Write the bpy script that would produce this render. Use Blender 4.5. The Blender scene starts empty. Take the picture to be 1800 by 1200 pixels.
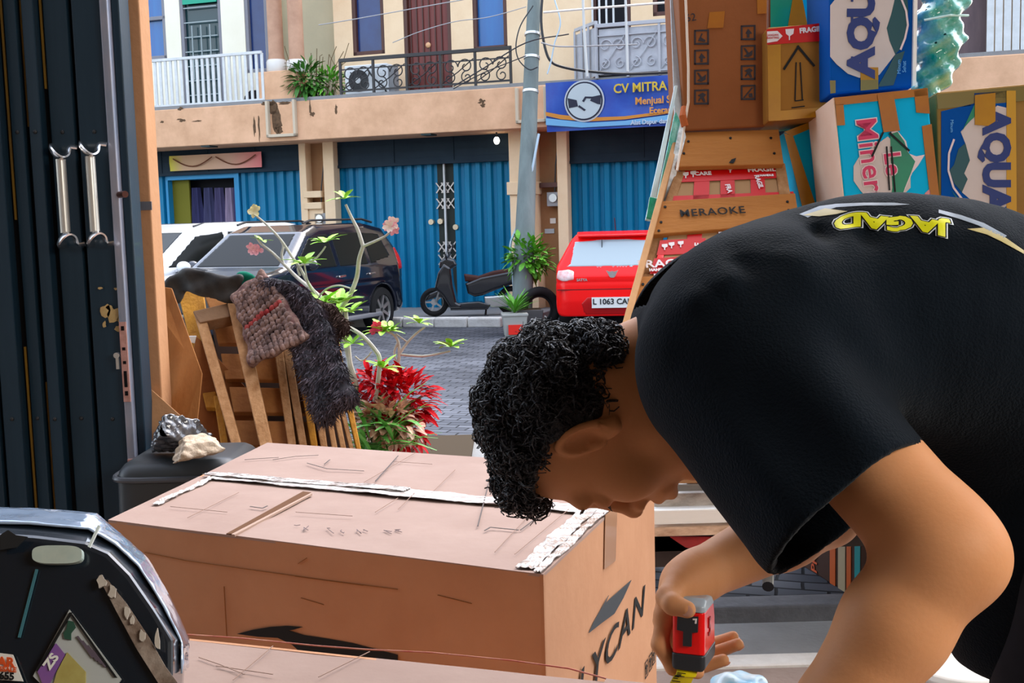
import bpy, bmesh, math, random
import numpy as np
from mathutils import Vector, Matrix, Euler
from mathutils.bvhtree import BVHTree
random.seed(7); np.random.seed(7)
SC = bpy.context.scene
COL = SC.collection
# ------------------------------------------------------------------ camera
F_PX = 2000.0
CAM_H = 1.30
PITCH = math.atan(0.1025); ROLL = 0.027
_f = Vector((0, math.cos(PITCH), -math.sin(PITCH)))
_r0 = Vector((1, 0, 0)); _u0 = _r0.cross(_f)
_r = _r0 * math.cos(ROLL) - _u0 * math.sin(ROLL)
_u = _u0 * math.cos(ROLL) + _r0 * math.sin(ROLL)
CAM = Vector((0, 0, CAM_H))
cd = bpy.data.cameras.new('camera'); cam = bpy.data.objects.new('camera', cd); COL.objects.link(cam)
cd.sensor_width = 36.0; cd.lens = F_PX / 1800.0 * 36.0; cd.clip_start = 0.05; cd.clip_end = 200
cam.matrix_world = Matrix(((_r.x, _u.x, -_f.x, 0), (_r.y, _u.y, -_f.y, 0), (_r.z, _u.z, -_f.z, CAM_H), (0, 0, 0, 1)))
SC.camera = cam
# ------------------------------------------------------------------ light and exposure
SC.view_settings.view_transform = 'Standard'; SC.view_settings.look = 'None'
SC.view_settings.exposure = 0.50; SC.view_settings.gamma = 1.0
wd = bpy.data.worlds.new('daylight'); SC.world = wd; wd.use_nodes = True
nt = wd.node_tree; bg = nt.nodes['Background']
sky = nt.nodes.new('ShaderNodeTexSky'); sky.sky_type = 'NISHITA'; sky.sun_disc = False
sky.sun_elevation = math.radians(58); sky.sun_rotation = math.radians(40); sky.air_density = 1.0; sky.dust_density = 2.0; sky.ozone_density = 1.0
hs = nt.nodes.new('ShaderNodeHueSaturation'); hs.inputs['Saturation'].default_value = 0.55; nt.links.new(sky.outputs[0], hs.inputs['Color']); nt.links.new(hs.outputs[0], bg.inputs[0]); bg.inputs[1].default_value = 0.62
SUN_DIR = Vector((0.42, 0.36, 0.83))      # towards the sun
sd = bpy.data.lights.new('sun', 'SUN'); sd.energy = 0.26; sd.angle = math.radians(14); sd.color = (1.0, 0.93, 0.82)
so = bpy.data.objects.new('sun', sd); COL.objects.link(so); so.rotation_euler = SUN_DIR.to_track_quat('Z', 'Y').to_euler()
ld = bpy.data.lights.new('arm_fill_light', 'AREA'); ld.shape = 'RECTANGLE'; ld.size = 1.2; ld.size_y = 0.7; ld.energy = 40; ld.color = (1.0, 0.95, 0.88)  # added fill light for the near arm and camera side, no real fitting
lo = bpy.data.objects.new('arm_fill_light', ld); COL.objects.link(lo); lo.location = (1.8, -0.3, 2.1); lo.rotation_euler = (Vector((1.5, -1.3, 1.1))).to_track_quat('Z', 'Y').to_euler()
# ------------------------------------------------------------------ helpers
def P(px, py, d):
    """point seen at pixel (px,py), d metres in front of the camera"""
    return CAM + (_f + _r * ((px - 900) / F_PX) + _u * ((600 - py) / F_PX)) * d
def ray(px, py):
    return _f + _r * ((px - 900) / F_PX) + _u * ((600 - py) / F_PX)
def PZ(px, py, z):
    v = ray(px, py); t = (z - CAM_H) / v.z; return CAM + v * t
def PL(px, py, p0, n):
    v = ray(px, py); n = Vector(n); t = (Vector(p0) - CAM).dot(n) / v.dot(n); return CAM + v * t

MATS = {}
def mat(name, col, rough=0.6, metal=0.0, col2=None, scale=6.0, mix=0.5, bump=0.0, bscale=40.0, coat=0.0, spec=0.5,
        trans=0.0, ior=1.45, alpha=1.0, emit=None, estr=0.0, stretch=None, sss=0.0, sheen=0.0, detail=6.0):
    if name in MATS: return MATS[name]
    def sat(c):
        l = .3 * c[0] + .55 * c[1] + .15 * c[2]; return tuple(min(1.0, max(.002, l + (q - l) * 1.15)) for q in c)
    col = sat(col); col2 = sat(col2) if col2 is not None else None
    if rough >= .55 and not metal and not coat: spec = min(spec, .5) * .35
    m = bpy.data.materials.new(name); m.use_nodes = True; t = m.node_tree; b = t.nodes['Principled BSDF']
    c = tuple(col) + (1,)
    b.inputs['Base Color'].default_value = c; b.inputs['Roughness'].default_value = rough; b.inputs['Metallic'].default_value = metal
    b.inputs['Specular IOR Level'].default_value = spec
    b.inputs['Coat Weight'].default_value = coat; b.inputs['Coat Roughness'].default_value = 0.04
    b.inputs['Transmission Weight'].default_value = trans; b.inputs['IOR'].default_value = ior; b.inputs['Alpha'].default_value = alpha
    if sss: b.inputs['Subsurface Weight'].default_value = sss; b.inputs['Subsurface Radius'].default_value = (0.02, 0.008, 0.004); b.inputs['Subsurface Scale'].default_value = 0.4
    if sheen: b.inputs['Sheen Weight'].default_value = sheen; b.inputs['Sheen Roughness'].default_value = 0.5
    if emit: b.inputs['Emission Color'].default_value = tuple(emit) + (1,); b.inputs['Emission Strength'].default_value = estr
    tc = None
    if col2 is not None or bump:
        tc = t.nodes.new('ShaderNodeTexCoord'); mp = t.nodes.new('ShaderNodeMapping'); t.links.new(tc.outputs['Object'], mp.inputs[0])
        if stretch: mp.inputs['Scale'].default_value = stretch
    if col2 is not None:
        nz = t.nodes.new('ShaderNodeTexNoise'); nz.inputs['Scale'].default_value = scale; nz.inputs['Detail'].default_value = detail; nz.inputs['Roughness'].default_value = 0.65
        t.links.new(mp.outputs[0], nz.inputs['Vector'])
        cr = t.nodes.new('ShaderNodeValToRGB'); w = 0.22 * (1.2 - mix)
        cr.color_ramp.elements[0].position = 0.5 - w - 0.05; cr.color_ramp.elements[1].position = 0.5 + w + 0.08
        cr.color_ramp.elements[0].color = c; cr.color_ramp.elements[1].color = tuple(col2) + (1,)
        t.links.new(nz.outputs['Fac'], cr.inputs[0]); t.links.new(cr.outputs[0], b.inputs['Base Color'])
    if bump:
        n2 = t.nodes.new('ShaderNodeTexNoise'); n2.inputs['Scale'].default_value = bscale; n2.inputs['Detail'].default_value = 5
        t.links.new(mp.outputs[0], n2.inputs['Vector'])
        bp = t.nodes.new('ShaderNodeBump'); bp.inputs['Strength'].default_value = bump; bp.inputs['Distance'].default_value = 0.01
        t.links.new(n2.outputs['Fac'], bp.inputs['Height']); t.links.new(bp.outputs[0], b.inputs['Normal'])
    MATS[name] = m
    return m
def nodes_of(m): return m.node_tree, m.node_tree.nodes['Principled BSDF']

class MB:
    """collects shapes that end up as ONE mesh object"""
    def __init__(s): s.v = []; s.f = []; s.mi = []; s.cur = 0; s.sm = []; s.smooth = False
    def add(s, V, Fs):
        o = len(s.v); s.v += [tuple(p) for p in V]
        for f in Fs: s.f.append([i + o for i in f]); s.mi.append(s.cur); s.sm.append(s.smooth)
        return s
    def box(s, c, size, M=None):
        x, y, z = [k / 2 for k in size]; c = Vector(c)
        V = [Vector((sx * x, sy * y, sz * z)) for sz in (-1, 1) for sy in (-1, 1) for sx in (-1, 1)]
        if M is not None: V = [M @ p for p in V]
        return s.hexa([p + c for p in V])
    def hexa(s, V):   # 8 corners ordered x fastest, then y, then z
        return s.add(V, [(0, 2, 3, 1), (4, 5, 7, 6), (0, 1, 5, 4), (2, 6, 7, 3), (0, 4, 6, 2), (1, 3, 7, 5)])
    def bx(s, x0, x1, y0, y1, z0, z1):
        return s.box(((x0 + x1) / 2, (y0 + y1) / 2, (z0 + z1) / 2), (x1 - x0, y1 - y0, z1 - z0))
    def slab(s, quad, n, th):   # quad corners, thickness along -n
        q = [Vector(p) for p in quad]; n = Vector(n).normalized() * th
        V = q + [p - n for p in q]; k = len(q)
        Fs = [tuple(range(k)), tuple(range(2 * k - 1, k - 1, -1))] + [(i, i + k, (i + 1) % k + k, (i + 1) % k) for i in range(k)]
        return s.add(V, Fs)
    def beam(s, a, b, w, h, up=(0, 0, 1)):
        a = Vector(a); b = Vector(b); d = (b - a).normalized(); up = Vector(up)
        if abs(d.dot(up.normalized())) > 0.98: up = Vector((0, 1, 0))
        x = d.cross(up).normalized(); y = x.cross(d).normalized()
        V = []
        for yy in (-1, 1):
            pass
        V = [p + x * (sx * w / 2) + y * (sy * h / 2) for sy in (-1, 1) for p in (a, b) for sx in (-1, 1)]
        return s.hexa(V)
    def tube(s, pts, r, n=8, caps=True, ell=None, up=None):
        pts = [Vector(p) for p in pts]; m = len(pts)
        if not hasattr(r, '__len__'): r = [r] * m
        V = []; t0 = (pts[1] - pts[0]).normalized()
        ref = Vector(up) if up is not None else (Vector((0, 0, 1)) if abs(t0.z) < 0.9 else Vector((0, 1, 0)))
        x = t0.cross(ref).normalized()
        for i in range(m):
            t = (pts[min(i + 1, m - 1)] - pts[max(i - 1, 0)])
            t = t.normalized() if t.length > 1e-9 else t0
            x = (x - t * x.dot(t)); x = x.normalized() if x.length > 1e-6 else t.orthogonal().normalized()
            y = t.cross(x)
            ex, ey = ell if ell else (1, 1)
            for k in range(n):
                a = 2 * math.pi * k / n
                V.append(pts[i] + x * (math.cos(a) * r[i] * ex) + y * (math.sin(a) * r[i] * ey))
        Fs = [(i * n + k, i * n + (k + 1) % n, (i + 1) * n + (k + 1) % n, (i + 1) * n + k) for i in range(m - 1) for k in range(n)]
        if caps: Fs += [tuple(range(n - 1, -1, -1)), tuple(range((m - 1) * n, m * n))]
        return s.add(V, Fs)
    def cyl(s, a, b, r, n=16, r2=None): return s.tube([a, b], [r, r if r2 is None else r2], n)
    def lathe(s, prof, c=(0, 0, 0), n=24, M=None):   # prof: (r,z)
        c = Vector(c); V = []
        for (r, z) in prof:
            for k in range(n):
                a = 2 * math.pi * k / n; p = Vector((r * math.cos(a), r * math.sin(a), z))
                V.append((M @ p if M is not None else p) + c)
        m = len(prof)
        Fs = [(i * n + k, i * n + (k + 1) % n, (i + 1) * n + (k + 1) % n, (i + 1) * n + k) for i in range(m - 1) for k in range(n)]
        Fs += [tuple(range(n - 1, -1, -1)), tuple(range((m - 1) * n, m * n))]
        return s.add(V, Fs)
    def ell(s, c, r, n=12, M=None):
        c = Vector(c)
        if not hasattr(r, '__len__'): r = (r, r, r)
        prof = [(math.sin(math.pi * i / n), -math.cos(math.pi * i / n)) for i in range(1, n)]
        S = Matrix.Diagonal(Vector(r)); MM = (M @ S) if M is not None else S
        return s.lathe(prof, c, n * 2, MM)
    def prism(s, poly, M, th):   # 2D polygon, extruded along local +z by th; M 4x4
        k = len(poly); V = [M @ Vector((x, y, 0)) for x, y in poly] + [M @ Vector((x, y, th)) for x, y in poly]
        Fs = [tuple(range(k - 1, -1, -1)), tuple(range(k, 2 * k))] + [(i, (i + 1) % k, (i + 1) % k + k, i + k) for i in range(k)]
        return s.add(V, Fs)
    def build(s, name, m, parent=None, bevel=0.0, smooth=False, label=None, seg=2, rel=None, sub=0):
        me = bpy.data.meshes.new(name)
        V = s.v
        if rel is not None: V = [(p[0] - rel[0], p[1] - rel[1], p[2] - rel[2]) for p in V]
        me.from_pydata(V, [], s.f); ms = m if isinstance(m, (list, tuple)) else [m]
        for q in ms: me.materials.append(q)
        me.polygons.foreach_set('material_index', s.mi)
        me.polygons.foreach_set('use_smooth', [True] * len(s.f) if smooth else s.sm)
        me.update()
        bm = bmesh.new(); bm.from_mesh(me); bmesh.ops.recalc_face_normals(bm, faces=bm.faces)
        if smooth or any(s.sm):
            for e in bm.edges:
                if len(e.link_faces) == 2 and e.calc_face_angle(0) > 0.7: e.smooth = False
        bm.to_mesh(me); bm.free()
        o = bpy.data.objects.new(name, me); COL.objects.link(o)
        if parent is not None: o.parent = parent
        if bevel:
            b = o.modifiers.new('bevel', 'BEVEL'); b.width = bevel; b.segments = seg; b.limit_method = 'ANGLE'; b.angle_limit = math.radians(40)
        if label: o['label'] = label
        return o
def tag(o, label=None, cat=None, group=None, kind=None):
    if label: o['label'] = label
    if cat: o['category'] = cat
    if group: o['group'] = group
    if kind: o['kind'] = kind
    return o
def thing(name, label, cat, loc=(0, 0, 0), rotz=0.0, group=None, M=None):
    o = bpy.data.objects.new(name, None); COL.objects.link(o); o.empty_display_size = 0.1
    if M is not None: o.matrix_world = M
    else: o.location = loc; o.rotation_euler = (0, 0, rotz)
    return tag(o, label, cat, group)
def copy_tree(o, parent=None):
    c = o.copy(); COL.objects.link(c)
    if parent is not None: c.parent = parent
    for ch in [q for q in bpy.data.objects if q.parent == o]: copy_tree(ch, c)
    return c
def frame(o, x, y):   # 4x4 with origin o, x axis, approx y axis
    o = Vector(o); x = Vector(x).normalized(); z = x.cross(Vector(y)).normalized(); y = z.cross(x)
    return Matrix(((x.x, y.x, z.x, o.x), (x.y, y.y, z.y, o.y), (x.z, y.z, z.z, o.z), (0, 0, 0, 1)))
def spline(pts, n=8):
    pts = [np.array(p, float) for p in pts]; Q = [2 * pts[0] - pts[1]] + pts + [2 * pts[-1] - pts[-2]]; out = []
    for i in range(1, len(Q) - 2):
        p0, p1, p2, p3 = Q[i - 1:i + 3]
        for k in range(n):
            t = k / n
            out.append(0.5 * ((2 * p1) + (-p0 + p2) * t + (2 * p0 - 5 * p1 + 4 * p2 - p3) * t * t + (-p0 + 3 * p1 - 3 * p2 + p3) * t ** 3))
    out.append(pts[-1]); return out
def text_mesh(s, size=1.0, bold=0.0, ext=0.0, sx=1.0, res=3, space=1.0):
    """letters as (verts, faces) in their own plane, centred"""
    c = bpy.data.curves.new('t', 'FONT'); c.body = s; c.size = size; c.offset = bold; c.extrude = ext; c.align_x = 'CENTER'; c.align_y = 'CENTER'
    c.resolution_u = res; c.space_character = space; c.fill_mode = 'BOTH'
    o = bpy.data.objects.new('t', c); COL.objects.link(o)
    me = bpy.data.meshes.new_from_object(o.evaluated_get(bpy.context.evaluated_depsgraph_get()))
    V = [Vector((v.co.x * sx, v.co.y, v.co.z)) for v in me.vertices]; Fs = [tuple(p.vertices) for p in me.polygons]
    bpy.data.objects.remove(o); bpy.data.meshes.remove(me); bpy.data.curves.remove(c)
    return V, Fs
def letters(mb, s, M, size, bold=0.0, ext=0.0006, sx=1.0, space=1.0):
    V, Fs = text_mesh(s, size, bold, ext, sx, space=space)
    return mb.add([M @ v for v in V], Fs)

# ---- signed distance surfaces, meshed with surface nets on a sparse grid
def seg_d(p, a, b, ra, rb=None):
    a = np.array(a, float); b = np.array(b, float); rb = ra if rb is None else rb
    ab = b - a; h = np.clip(((p - a) @ ab) / max(ab @ ab, 1e-12), 0, 1)
    return np.linalg.norm(p - a - h[:, None] * ab, axis=1) - (ra + (rb - ra) * h)
def ell_d(p, c, r, R=None):
    q = p - np.array(c, float)
    if R is not None: q = q @ R            # columns of R = local axes
    r = np.array(r, float); k0 = np.linalg.norm(q / r, axis=1); k1 = np.linalg.norm(q / (r * r), axis=1)
    return k0 * (k0 - 1) / np.maximum(k1, 1e-9)
def box_d(p, c, h, R=None, rd=0.0):
    q = p - np.array(c, float)
    if R is not None: q = q @ R
    q = np.abs(q) - (np.array(h, float) - rd)
    return np.linalg.norm(np.maximum(q, 0), axis=1) + np.minimum(q.max(axis=1), 0) - rd
def poly_d(x, y, poly):
    poly = np.array(poly, float); n = len(poly); d = np.full(len(x), 1e18); s = np.ones(len(x))
    for i in range(n):
        a = poly[i]; b = poly[i - 1]; e = b - a; wx = x - a[0]; wy = y - a[1]
        t = np.clip((wx * e[0] + wy * e[1]) / (e @ e), 0, 1); bx = wx - e[0] * t; by = wy - e[1] * t
        d = np.minimum(d, bx * bx + by * by)
        c1 = y >= a[1]; c2 = y < b[1]; c3 = e[0] * wy > e[1] * wx
        s = np.where((c1 & c2 & c3) | (~c1 & ~c2 & ~c3), -s, s)
    return s * np.sqrt(d)
def smin(a, b, k):
    h = np.maximum(k - np.abs(a - b), 0) / k; return np.minimum(a, b) - h * h * k / 4
def smax(a, b, k): return -smin(-a, -b, k)
def sdf_mesh(f, lo, hi, res, levels=4, margin=1.2):
    lo = np.array(lo, float); hi = np.array(hi, float); s = res * 2 ** levels
    n = np.ceil((hi - lo) / s).astype(int); ijk = np.stack(np.meshgrid(*[np.arange(k) for k in n], indexing='ij'), -1).reshape(-1, 3)
    for L in range(levels + 1):
        c = lo + (ijk + 0.5) * s; d = f(c); ijk = ijk[np.abs(d) < s * 0.87 * margin + (0.5 * res)]
        if L < levels:
            off = np.array([(a, b, c_) for a in (0, 1) for b in (0, 1) for c_ in (0, 1)]); ijk = (ijk[:, None, :] * 2 + off).reshape(-1, 3); s /= 2
    cells = ijk; off = np.array([(a, b, c_) for a in (0, 1) for b in (0, 1) for c_ in (0, 1)])
    N = int(cells.max()) + 3
    key = lambda q: (q[..., 0].astype(np.int64) * N + q[..., 1]) * N + q[..., 2]
    corners = cells[:, None, :] + off; kc = key(corners); uk, inv = np.unique(kc.ravel(), return_inverse=True); inv = inv.reshape(kc.shape)
    uc = np.stack([uk // (N * N), (uk // N) % N, uk % N], -1); d = f(lo + uc * s); dc = d[inv]
    act = (dc.min(1) < 0) & (dc.max(1) >= 0); cells = cells[act]; dc = dc[act]; inv = inv[act]
    acc = np.zeros((len(cells), 3)); cnt = np.zeros(len(cells))
    E = [(a, b) for a in range(8) for b in range(a + 1, 8) if np.abs(off[a] - off[b]).sum() == 1]
    for a, b in E:
        m = (dc[:, a] < 0) != (dc[:, b] < 0); t = dc[:, a] / np.where(m, dc[:, a] - dc[:, b], 1)
        acc[m] += (off[a] + t[:, None] * (off[b] - off[a]))[m]; cnt[m] += 1
    V = lo + (cells + acc / np.maximum(cnt, 1)[:, None]) * s
    ck = key(cells); order = np.argsort(ck); cs = ck[order]; faces = []
    dmap = d
    for ax in range(3):
        st = np.zeros(3, int); st[ax] = 1; u = np.zeros(3, int); u[(ax + 1) % 3] = 1; w = np.zeros(3, int); w[(ax + 2) % 3] = 1
        # edges starting at corner 'cells' along ax
        ia = 0; ib = int(np.where((off == st).all(1))[0][0])
        m = (dc[:, ia] < 0) != (dc[:, ib] < 0); base = cells[m]; neg = dc[m, ia] < 0
        quad = []; ok = np.ones(len(base), bool)
        for dd in (0 * u, -u, -u - w, -w):
            k = key(base + dd); pos = np.clip(np.searchsorted(cs, k), 0, len(cs) - 1); ok &= cs[pos] == k; quad.append(order[pos])
        q = np.stack(quad, -1); q[~neg] = q[~neg][:, ::-1]; faces.append(q[ok])
    return V, np.concatenate(faces)
def np_obj(name, V, Fq, m, parent=None, rel=None, smooth=True, label=None, iters=0):
    V = np.array(V, float)
    if iters:
        E = np.concatenate([Fq[:, [0, 1]], Fq[:, [1, 2]], Fq[:, [2, 3]], Fq[:, [3, 0]]]); dg = np.bincount(E.ravel(), minlength=len(V)).astype(float)
        for _ in range(iters):
            S = np.zeros_like(V)
            for a in range(3): S[:, a] = np.bincount(E[:, 0], V[E[:, 1], a], len(V)) + np.bincount(E[:, 1], V[E[:, 0], a], len(V))
            V = V * 0.5 + 0.5 * S / np.maximum(dg, 1)[:, None]
    if rel is not None: V = V - np.array(rel)
    me = bpy.data.meshes.new(name); me.vertices.add(len(V)); me.vertices.foreach_set('co', V.ravel())
    nf = len(Fq); me.loops.add(nf * 4); me.loops.foreach_set('vertex_index', Fq.ravel().astype(np.int32))
    me.polygons.add(nf); me.polygons.foreach_set('loop_start', np.arange(0, nf * 4, 4, dtype=np.int32)); me.polygons.foreach_set('loop_total', np.full(nf, 4, np.int32))
    me.polygons.foreach_set('use_smooth', np.full(nf, smooth)); me.update(calc_edges=True); me.validate()
    for q in (m if isinstance(m, (list, tuple)) else [m]): me.materials.append(q)
    o = bpy.data.objects.new(name, me); COL.objects.link(o)
    if parent is not None: o.parent = parent
    if label: o['label'] = label
    return o
def struct(o): o['kind'] = 'structure'; return o
# ================================================================== materials
M_plaster = mat('cream_plaster', (.79, .62, .43), .85, col2=(.68, .50, .33), scale=1.6, mix=.5, bump=.15, bscale=30)
M_white = mat('white_plaster', (0.852, 0.816, 0.693), .85, col2=(0.732, 0.693, 0.553), scale=1.0, mix=.1, bump=.1, bscale=30)
M_fascia = mat('peach_plaster', (.70, .445, .295), .85, col2=(.53, .325, .205), scale=2.2, mix=.7, bump=.25, bscale=14, detail=9)
M_beige = mat('beige_wall', (0.511, 0.463, 0.330), .85, col2=(0.413, 0.380, 0.273), scale=1.0, mix=.3)
M_blue = mat('blue_shutter', (0.003, 0.144, 0.276), .42, col2=(0.004, 0.182, 0.312), scale=2.0, mix=.2, spec=.25)
M_lintel = mat('shutter_hood', (.010, .020, .032), .6, col2=(.018, .032, .046), scale=3)
M_conc = mat('concrete', (0.270, 0.270, 0.262), .85, col2=(0.203, 0.203, 0.203), scale=3, mix=.4, bump=.4, bscale=60)
M_concl = mat('pale_kerb', (.85, .83, .78), .8, col2=(.55, .52, .47), scale=5, mix=.4, bump=.4, bscale=40)
M_dark = mat('dark_interior', (.015, .015, .018), .8)
M_blackmetal = mat('black_iron', (.02, .018, .018), .45)
M_whitemetal = mat('white_painted_iron', (0.644, 0.660, 0.660), .5, col2=(0.495, 0.511, 0.495), scale=8, mix=.3)
M_brown = mat('dark_brown_timber', (.05, .018, .012), .5, col2=(.085, .03, .02), scale=6, stretch=(1, 1, .15))
M_reddoor = mat('red_brown_door', (.11, .022, .018), .5, col2=(.19, .045, .035), scale=14, stretch=(1, 1, .08))
M_bluepane = mat('blue_window_film', (0.007, 0.086, 0.277), .25, col2=(0.010, 0.125, 0.330), scale=3, stretch=(4, 4, .3), spec=.6)
M_navypane = mat('navy_window_film', (.012, .025, .10), .25, col2=(.018, .045, .15), scale=3)
M_greyframe = mat('grey_window_frame', (.22, .22, .24), .6)
M_wood = mat('pale_wood', (.52, .30, .13), .7, col2=(.38, .20, .08), scale=5, stretch=(1, 1, .12), bump=.3, bscale=30)
M_chrome = mat('chrome', (.8, .8, .8), .22, metal=1.0)
M_steel = mat('brushed_steel', (.62, .62, .60), .38, metal=.9)
M_black = mat('black_plastic', (.015, .016, .018), .45)
M_rubber = mat('tyre_rubber', (.018, .018, .018), .8, bump=.3, bscale=60)
M_red = mat('red_paint', (.85, .006, .012), .4, coat=.25, spec=.3)
M_bulb = mat('lit_bulb', (1, 1, .9), .4, emit=(1, .95, .8), estr=6)
M_green = mat('leaf_green', (.09, .28, .04), .5, col2=(.16, .40, .06), scale=20, mix=.6)
M_limeleaf = mat('lime_leaf', (.36, .62, .10), .5, col2=(.24, .50, .06), scale=20, mix=.6)
M_darkleaf = mat('dark_leaf', (.03, .12, .02), .5, col2=(.08, .20, .04), scale=20, mix=.6)

# paver material: herringbone-like interlocking blocks
M_pave = mat('grey_pavers', (.34, .36, .39), .85, spec=.25)
_t, _b = nodes_of(M_pave)
tc = _t.nodes.new('ShaderNodeTexCoord'); mp = _t.nodes.new('ShaderNodeMapping'); mp.inputs['Rotation'].default_value = (0, 0, .3)
wv = _t.nodes.new('ShaderNodeTexNoise'); wv.inputs['Scale'].default_value = 3; vm = _t.nodes.new('ShaderNodeMixRGB'); vm.blend_type = 'ADD'; vm.inputs[0].default_value = .05
br = _t.nodes.new('ShaderNodeTexBrick'); br.inputs['Scale'].default_value = 1.0; br.inputs['Brick Width'].default_value = .22; br.inputs['Row Height'].default_value = .11
br.inputs['Mortar Size'].default_value = .008; br.inputs['Mortar Smooth'].default_value = .4; br.inputs['Color1'].default_value = (.115, .122, .140, 1); br.inputs['Color2'].default_value = (.065, .070, .082, 1); br.inputs['Mortar'].default_value = (.02, .02, .022, 1)
ns = _t.nodes.new('ShaderNodeTexNoise'); ns.inputs['Scale'].default_value = .7; ns.inputs['Detail'].default_value = 8
mx = _t.nodes.new('ShaderNodeMixRGB'); mx.blend_type = 'OVERLAY'; mx.inputs[0].default_value = .75
_t.links.new(tc.outputs['Object'], mp.inputs[0]); _t.links.new(mp.outputs[0], vm.inputs[1]); _t.links.new(mp.outputs[0], wv.inputs['Vector']); _t.links.new(wv.outputs['Color'], vm.inputs[2])
_t.links.new(vm.outputs[0], br.inputs['Vector']); _t.links.new(br.outputs['Color'], mx.inputs[1]); _t.links.new(tc.outputs['Object'], ns.inputs['Vector']); _t.links.new(ns.outputs['Fac'], mx.inputs[2]); _t.links.new(mx.outputs[0], _b.inputs['Base Color'])
bp = _t.nodes.new('ShaderNodeBump'); bp.inputs['Strength'].default_value = .8; bp.inputs['Distance'].default_value = .01; bp.invert = True
_t.links.new(br.outputs['Fac'], bp.inputs['Height']); _t.links.new(bp.outputs[0], _b.inputs['Normal'])

M_inner = mat('dusty_inner_wall', (.30, .25, .20), .9)
# ================================================================== shop shell
YF, YT, YA, YK = PZ(1350, 1174, 0).y, PZ(1350, 1149, 0).y, PZ(1350, 1092, -.12).y, PZ(1350, 1046, -.3).y
mb = MB(); mb.bx(-1.9, 2.6, -2.6, YF, -.5, 0); struct(mb.build('floor', mat('brown_worn_floor', (.24, .18, .15), .8, col2=(.34, .27, .23), scale=4, bump=.3)))
mb = MB(); mb.bx(-1.9, 2.6, YF + .012, YT, -.5, .004); struct(mb.build('trim_1', M_concl, bevel=.01))
mb = MB(); mb.bx(-1.9, 2.6, YF, YF + .012, -.5, -.02); struct(mb.build('trim_4', M_dark))
mb = MB(); mb.bx(-2.0, 2.7, -2.6, 2.15, 3.1, 3.3); struct(mb.build('ceiling_with_shade_edge', M_inner))  # out of view; front edge extended to shade the carton tops
mb = MB(); mb.bx(-2.0, -1.9, -2.6, 1.4, -.5, 3.1); struct(mb.build('wall_left', M_inner))
mb = MB(); mb.bx(2.6, 2.7, -2.6, 1.4, -.5, 3.1); struct(mb.build('wall_right', M_inner))
mb = MB(); mb.bx(-2.0, 2.7, -2.7, -2.6, -.5, 3.3); struct(mb.build('wall_back', M_inner))
mb = MB(); mb.bx(-14, 14, 1.25, 1.4, 3.1, 8.0); mb.bx(-14, -1.9, 1.25, 1.4, -.5, 3.1); mb.bx(2.6, 14, 1.25, 1.4, -.5, 3.1); struct(mb.build('sky_block_wall', mat('sky_block_grey', (.16, .15, .14), .9)))  # unseen wall, added tall, wide and dark to hold back sky light and bounce
# outside ground
mb = MB(); mb.bx(-14, 14, YT, YA, -.6, -.12); struct(mb.build('apron', mat('swept_concrete', (.46, .46, .46), .85, col2=(.33, .33, .33), scale=3, mix=.4, bump=.3, bscale=60), bevel=.01))
mb = MB(); mb.bx(-14, 14, YA, YK - .14, -.75, -.6); struct(mb.build('shadow_trench', mat('shadow_band_dark', (.07, .07, .07), .6, col2=(.12, .12, .11), scale=6)))  # dark trench standing in for the truck's shadow band on the ground
mb = MB(); mb.bx(-14, 14, YK - .14, YK, -.7, -.298); struct(mb.build('kerb', mat('grey_kerbstone', (.25, .25, .26), .8, col2=(.16, .16, .17), scale=9, bump=.5), bevel=.01))
mb = MB(); mb.add([(-14, YK, -.3), (14, YK, -.3), (14, 26, -.3), (-14, 26, -.3), (-14, YK, -.5), (14, YK, -.5), (14, 26, -.5), (-14, 26, -.5)], [(0, 1, 2, 3), (7, 6, 5, 4), (0, 4, 5, 1), (1, 5, 6, 2), (2, 6, 7, 3), (3, 7, 4, 0)])
struct(mb.build('road', M_pave))

# ================================================================== the row of shophouses across the road
AL = math.atan(.32); FO = Vector((-3.18, 21.2, 0)); FU = Vector((math.cos(AL), -math.sin(AL), 0)); FN = Vector((-math.sin(AL), -math.cos(AL), 0))
def fac(px, py, off=0.0):
    p = PL(px, py, FO + FN * off, FN); q = p - FO
    return q.dot(FU), p.z
FM = Matrix.Translation(FO) @ Matrix.Rotation(-AL, 4, 'Z')       # local x along the wall, local y into it, z up
def fthing(name, label, cat, s=0, off=0, z=0, group=None):
    t = thing(name, label, cat, M=FM @ Matrix.Translation((s, -off, z)), group=group); t['o'] = 0; del t['o']; return t
B = fthing('shophouse_building', 'long two storey cream and peach shophouse row with blue folding shutters across the road', 'building')
def fbx(m, s0, s1, o0, o1, z0, z1): m.bx(s0, s1, -o1, -o0, z0, z1)   # o = distance in front of the wall plane
ZT = 6.4
# sidewalk (porch)
mb = MB(); fbx(mb, -9, fac(962, 560, 1)[0], 0, 2.1, -.32, -.15); p = mb.build('porch', M_conc, bevel=.02); p.matrix_world = FM; struct(p)
mb = MB()
for i in range(40):
    s0 = -9 + i * .56
    if s0 + .54 < fac(962, 560, 1)[0]: fbx(mb, s0, s0 + .555, 2.1, 2.24 + random.random() * .06, -.32, -.155 + random.random() * .015)
p = mb.build('kerb_stones', M_concl, bevel=.03); p.matrix_world = FM; struct(p)
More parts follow.
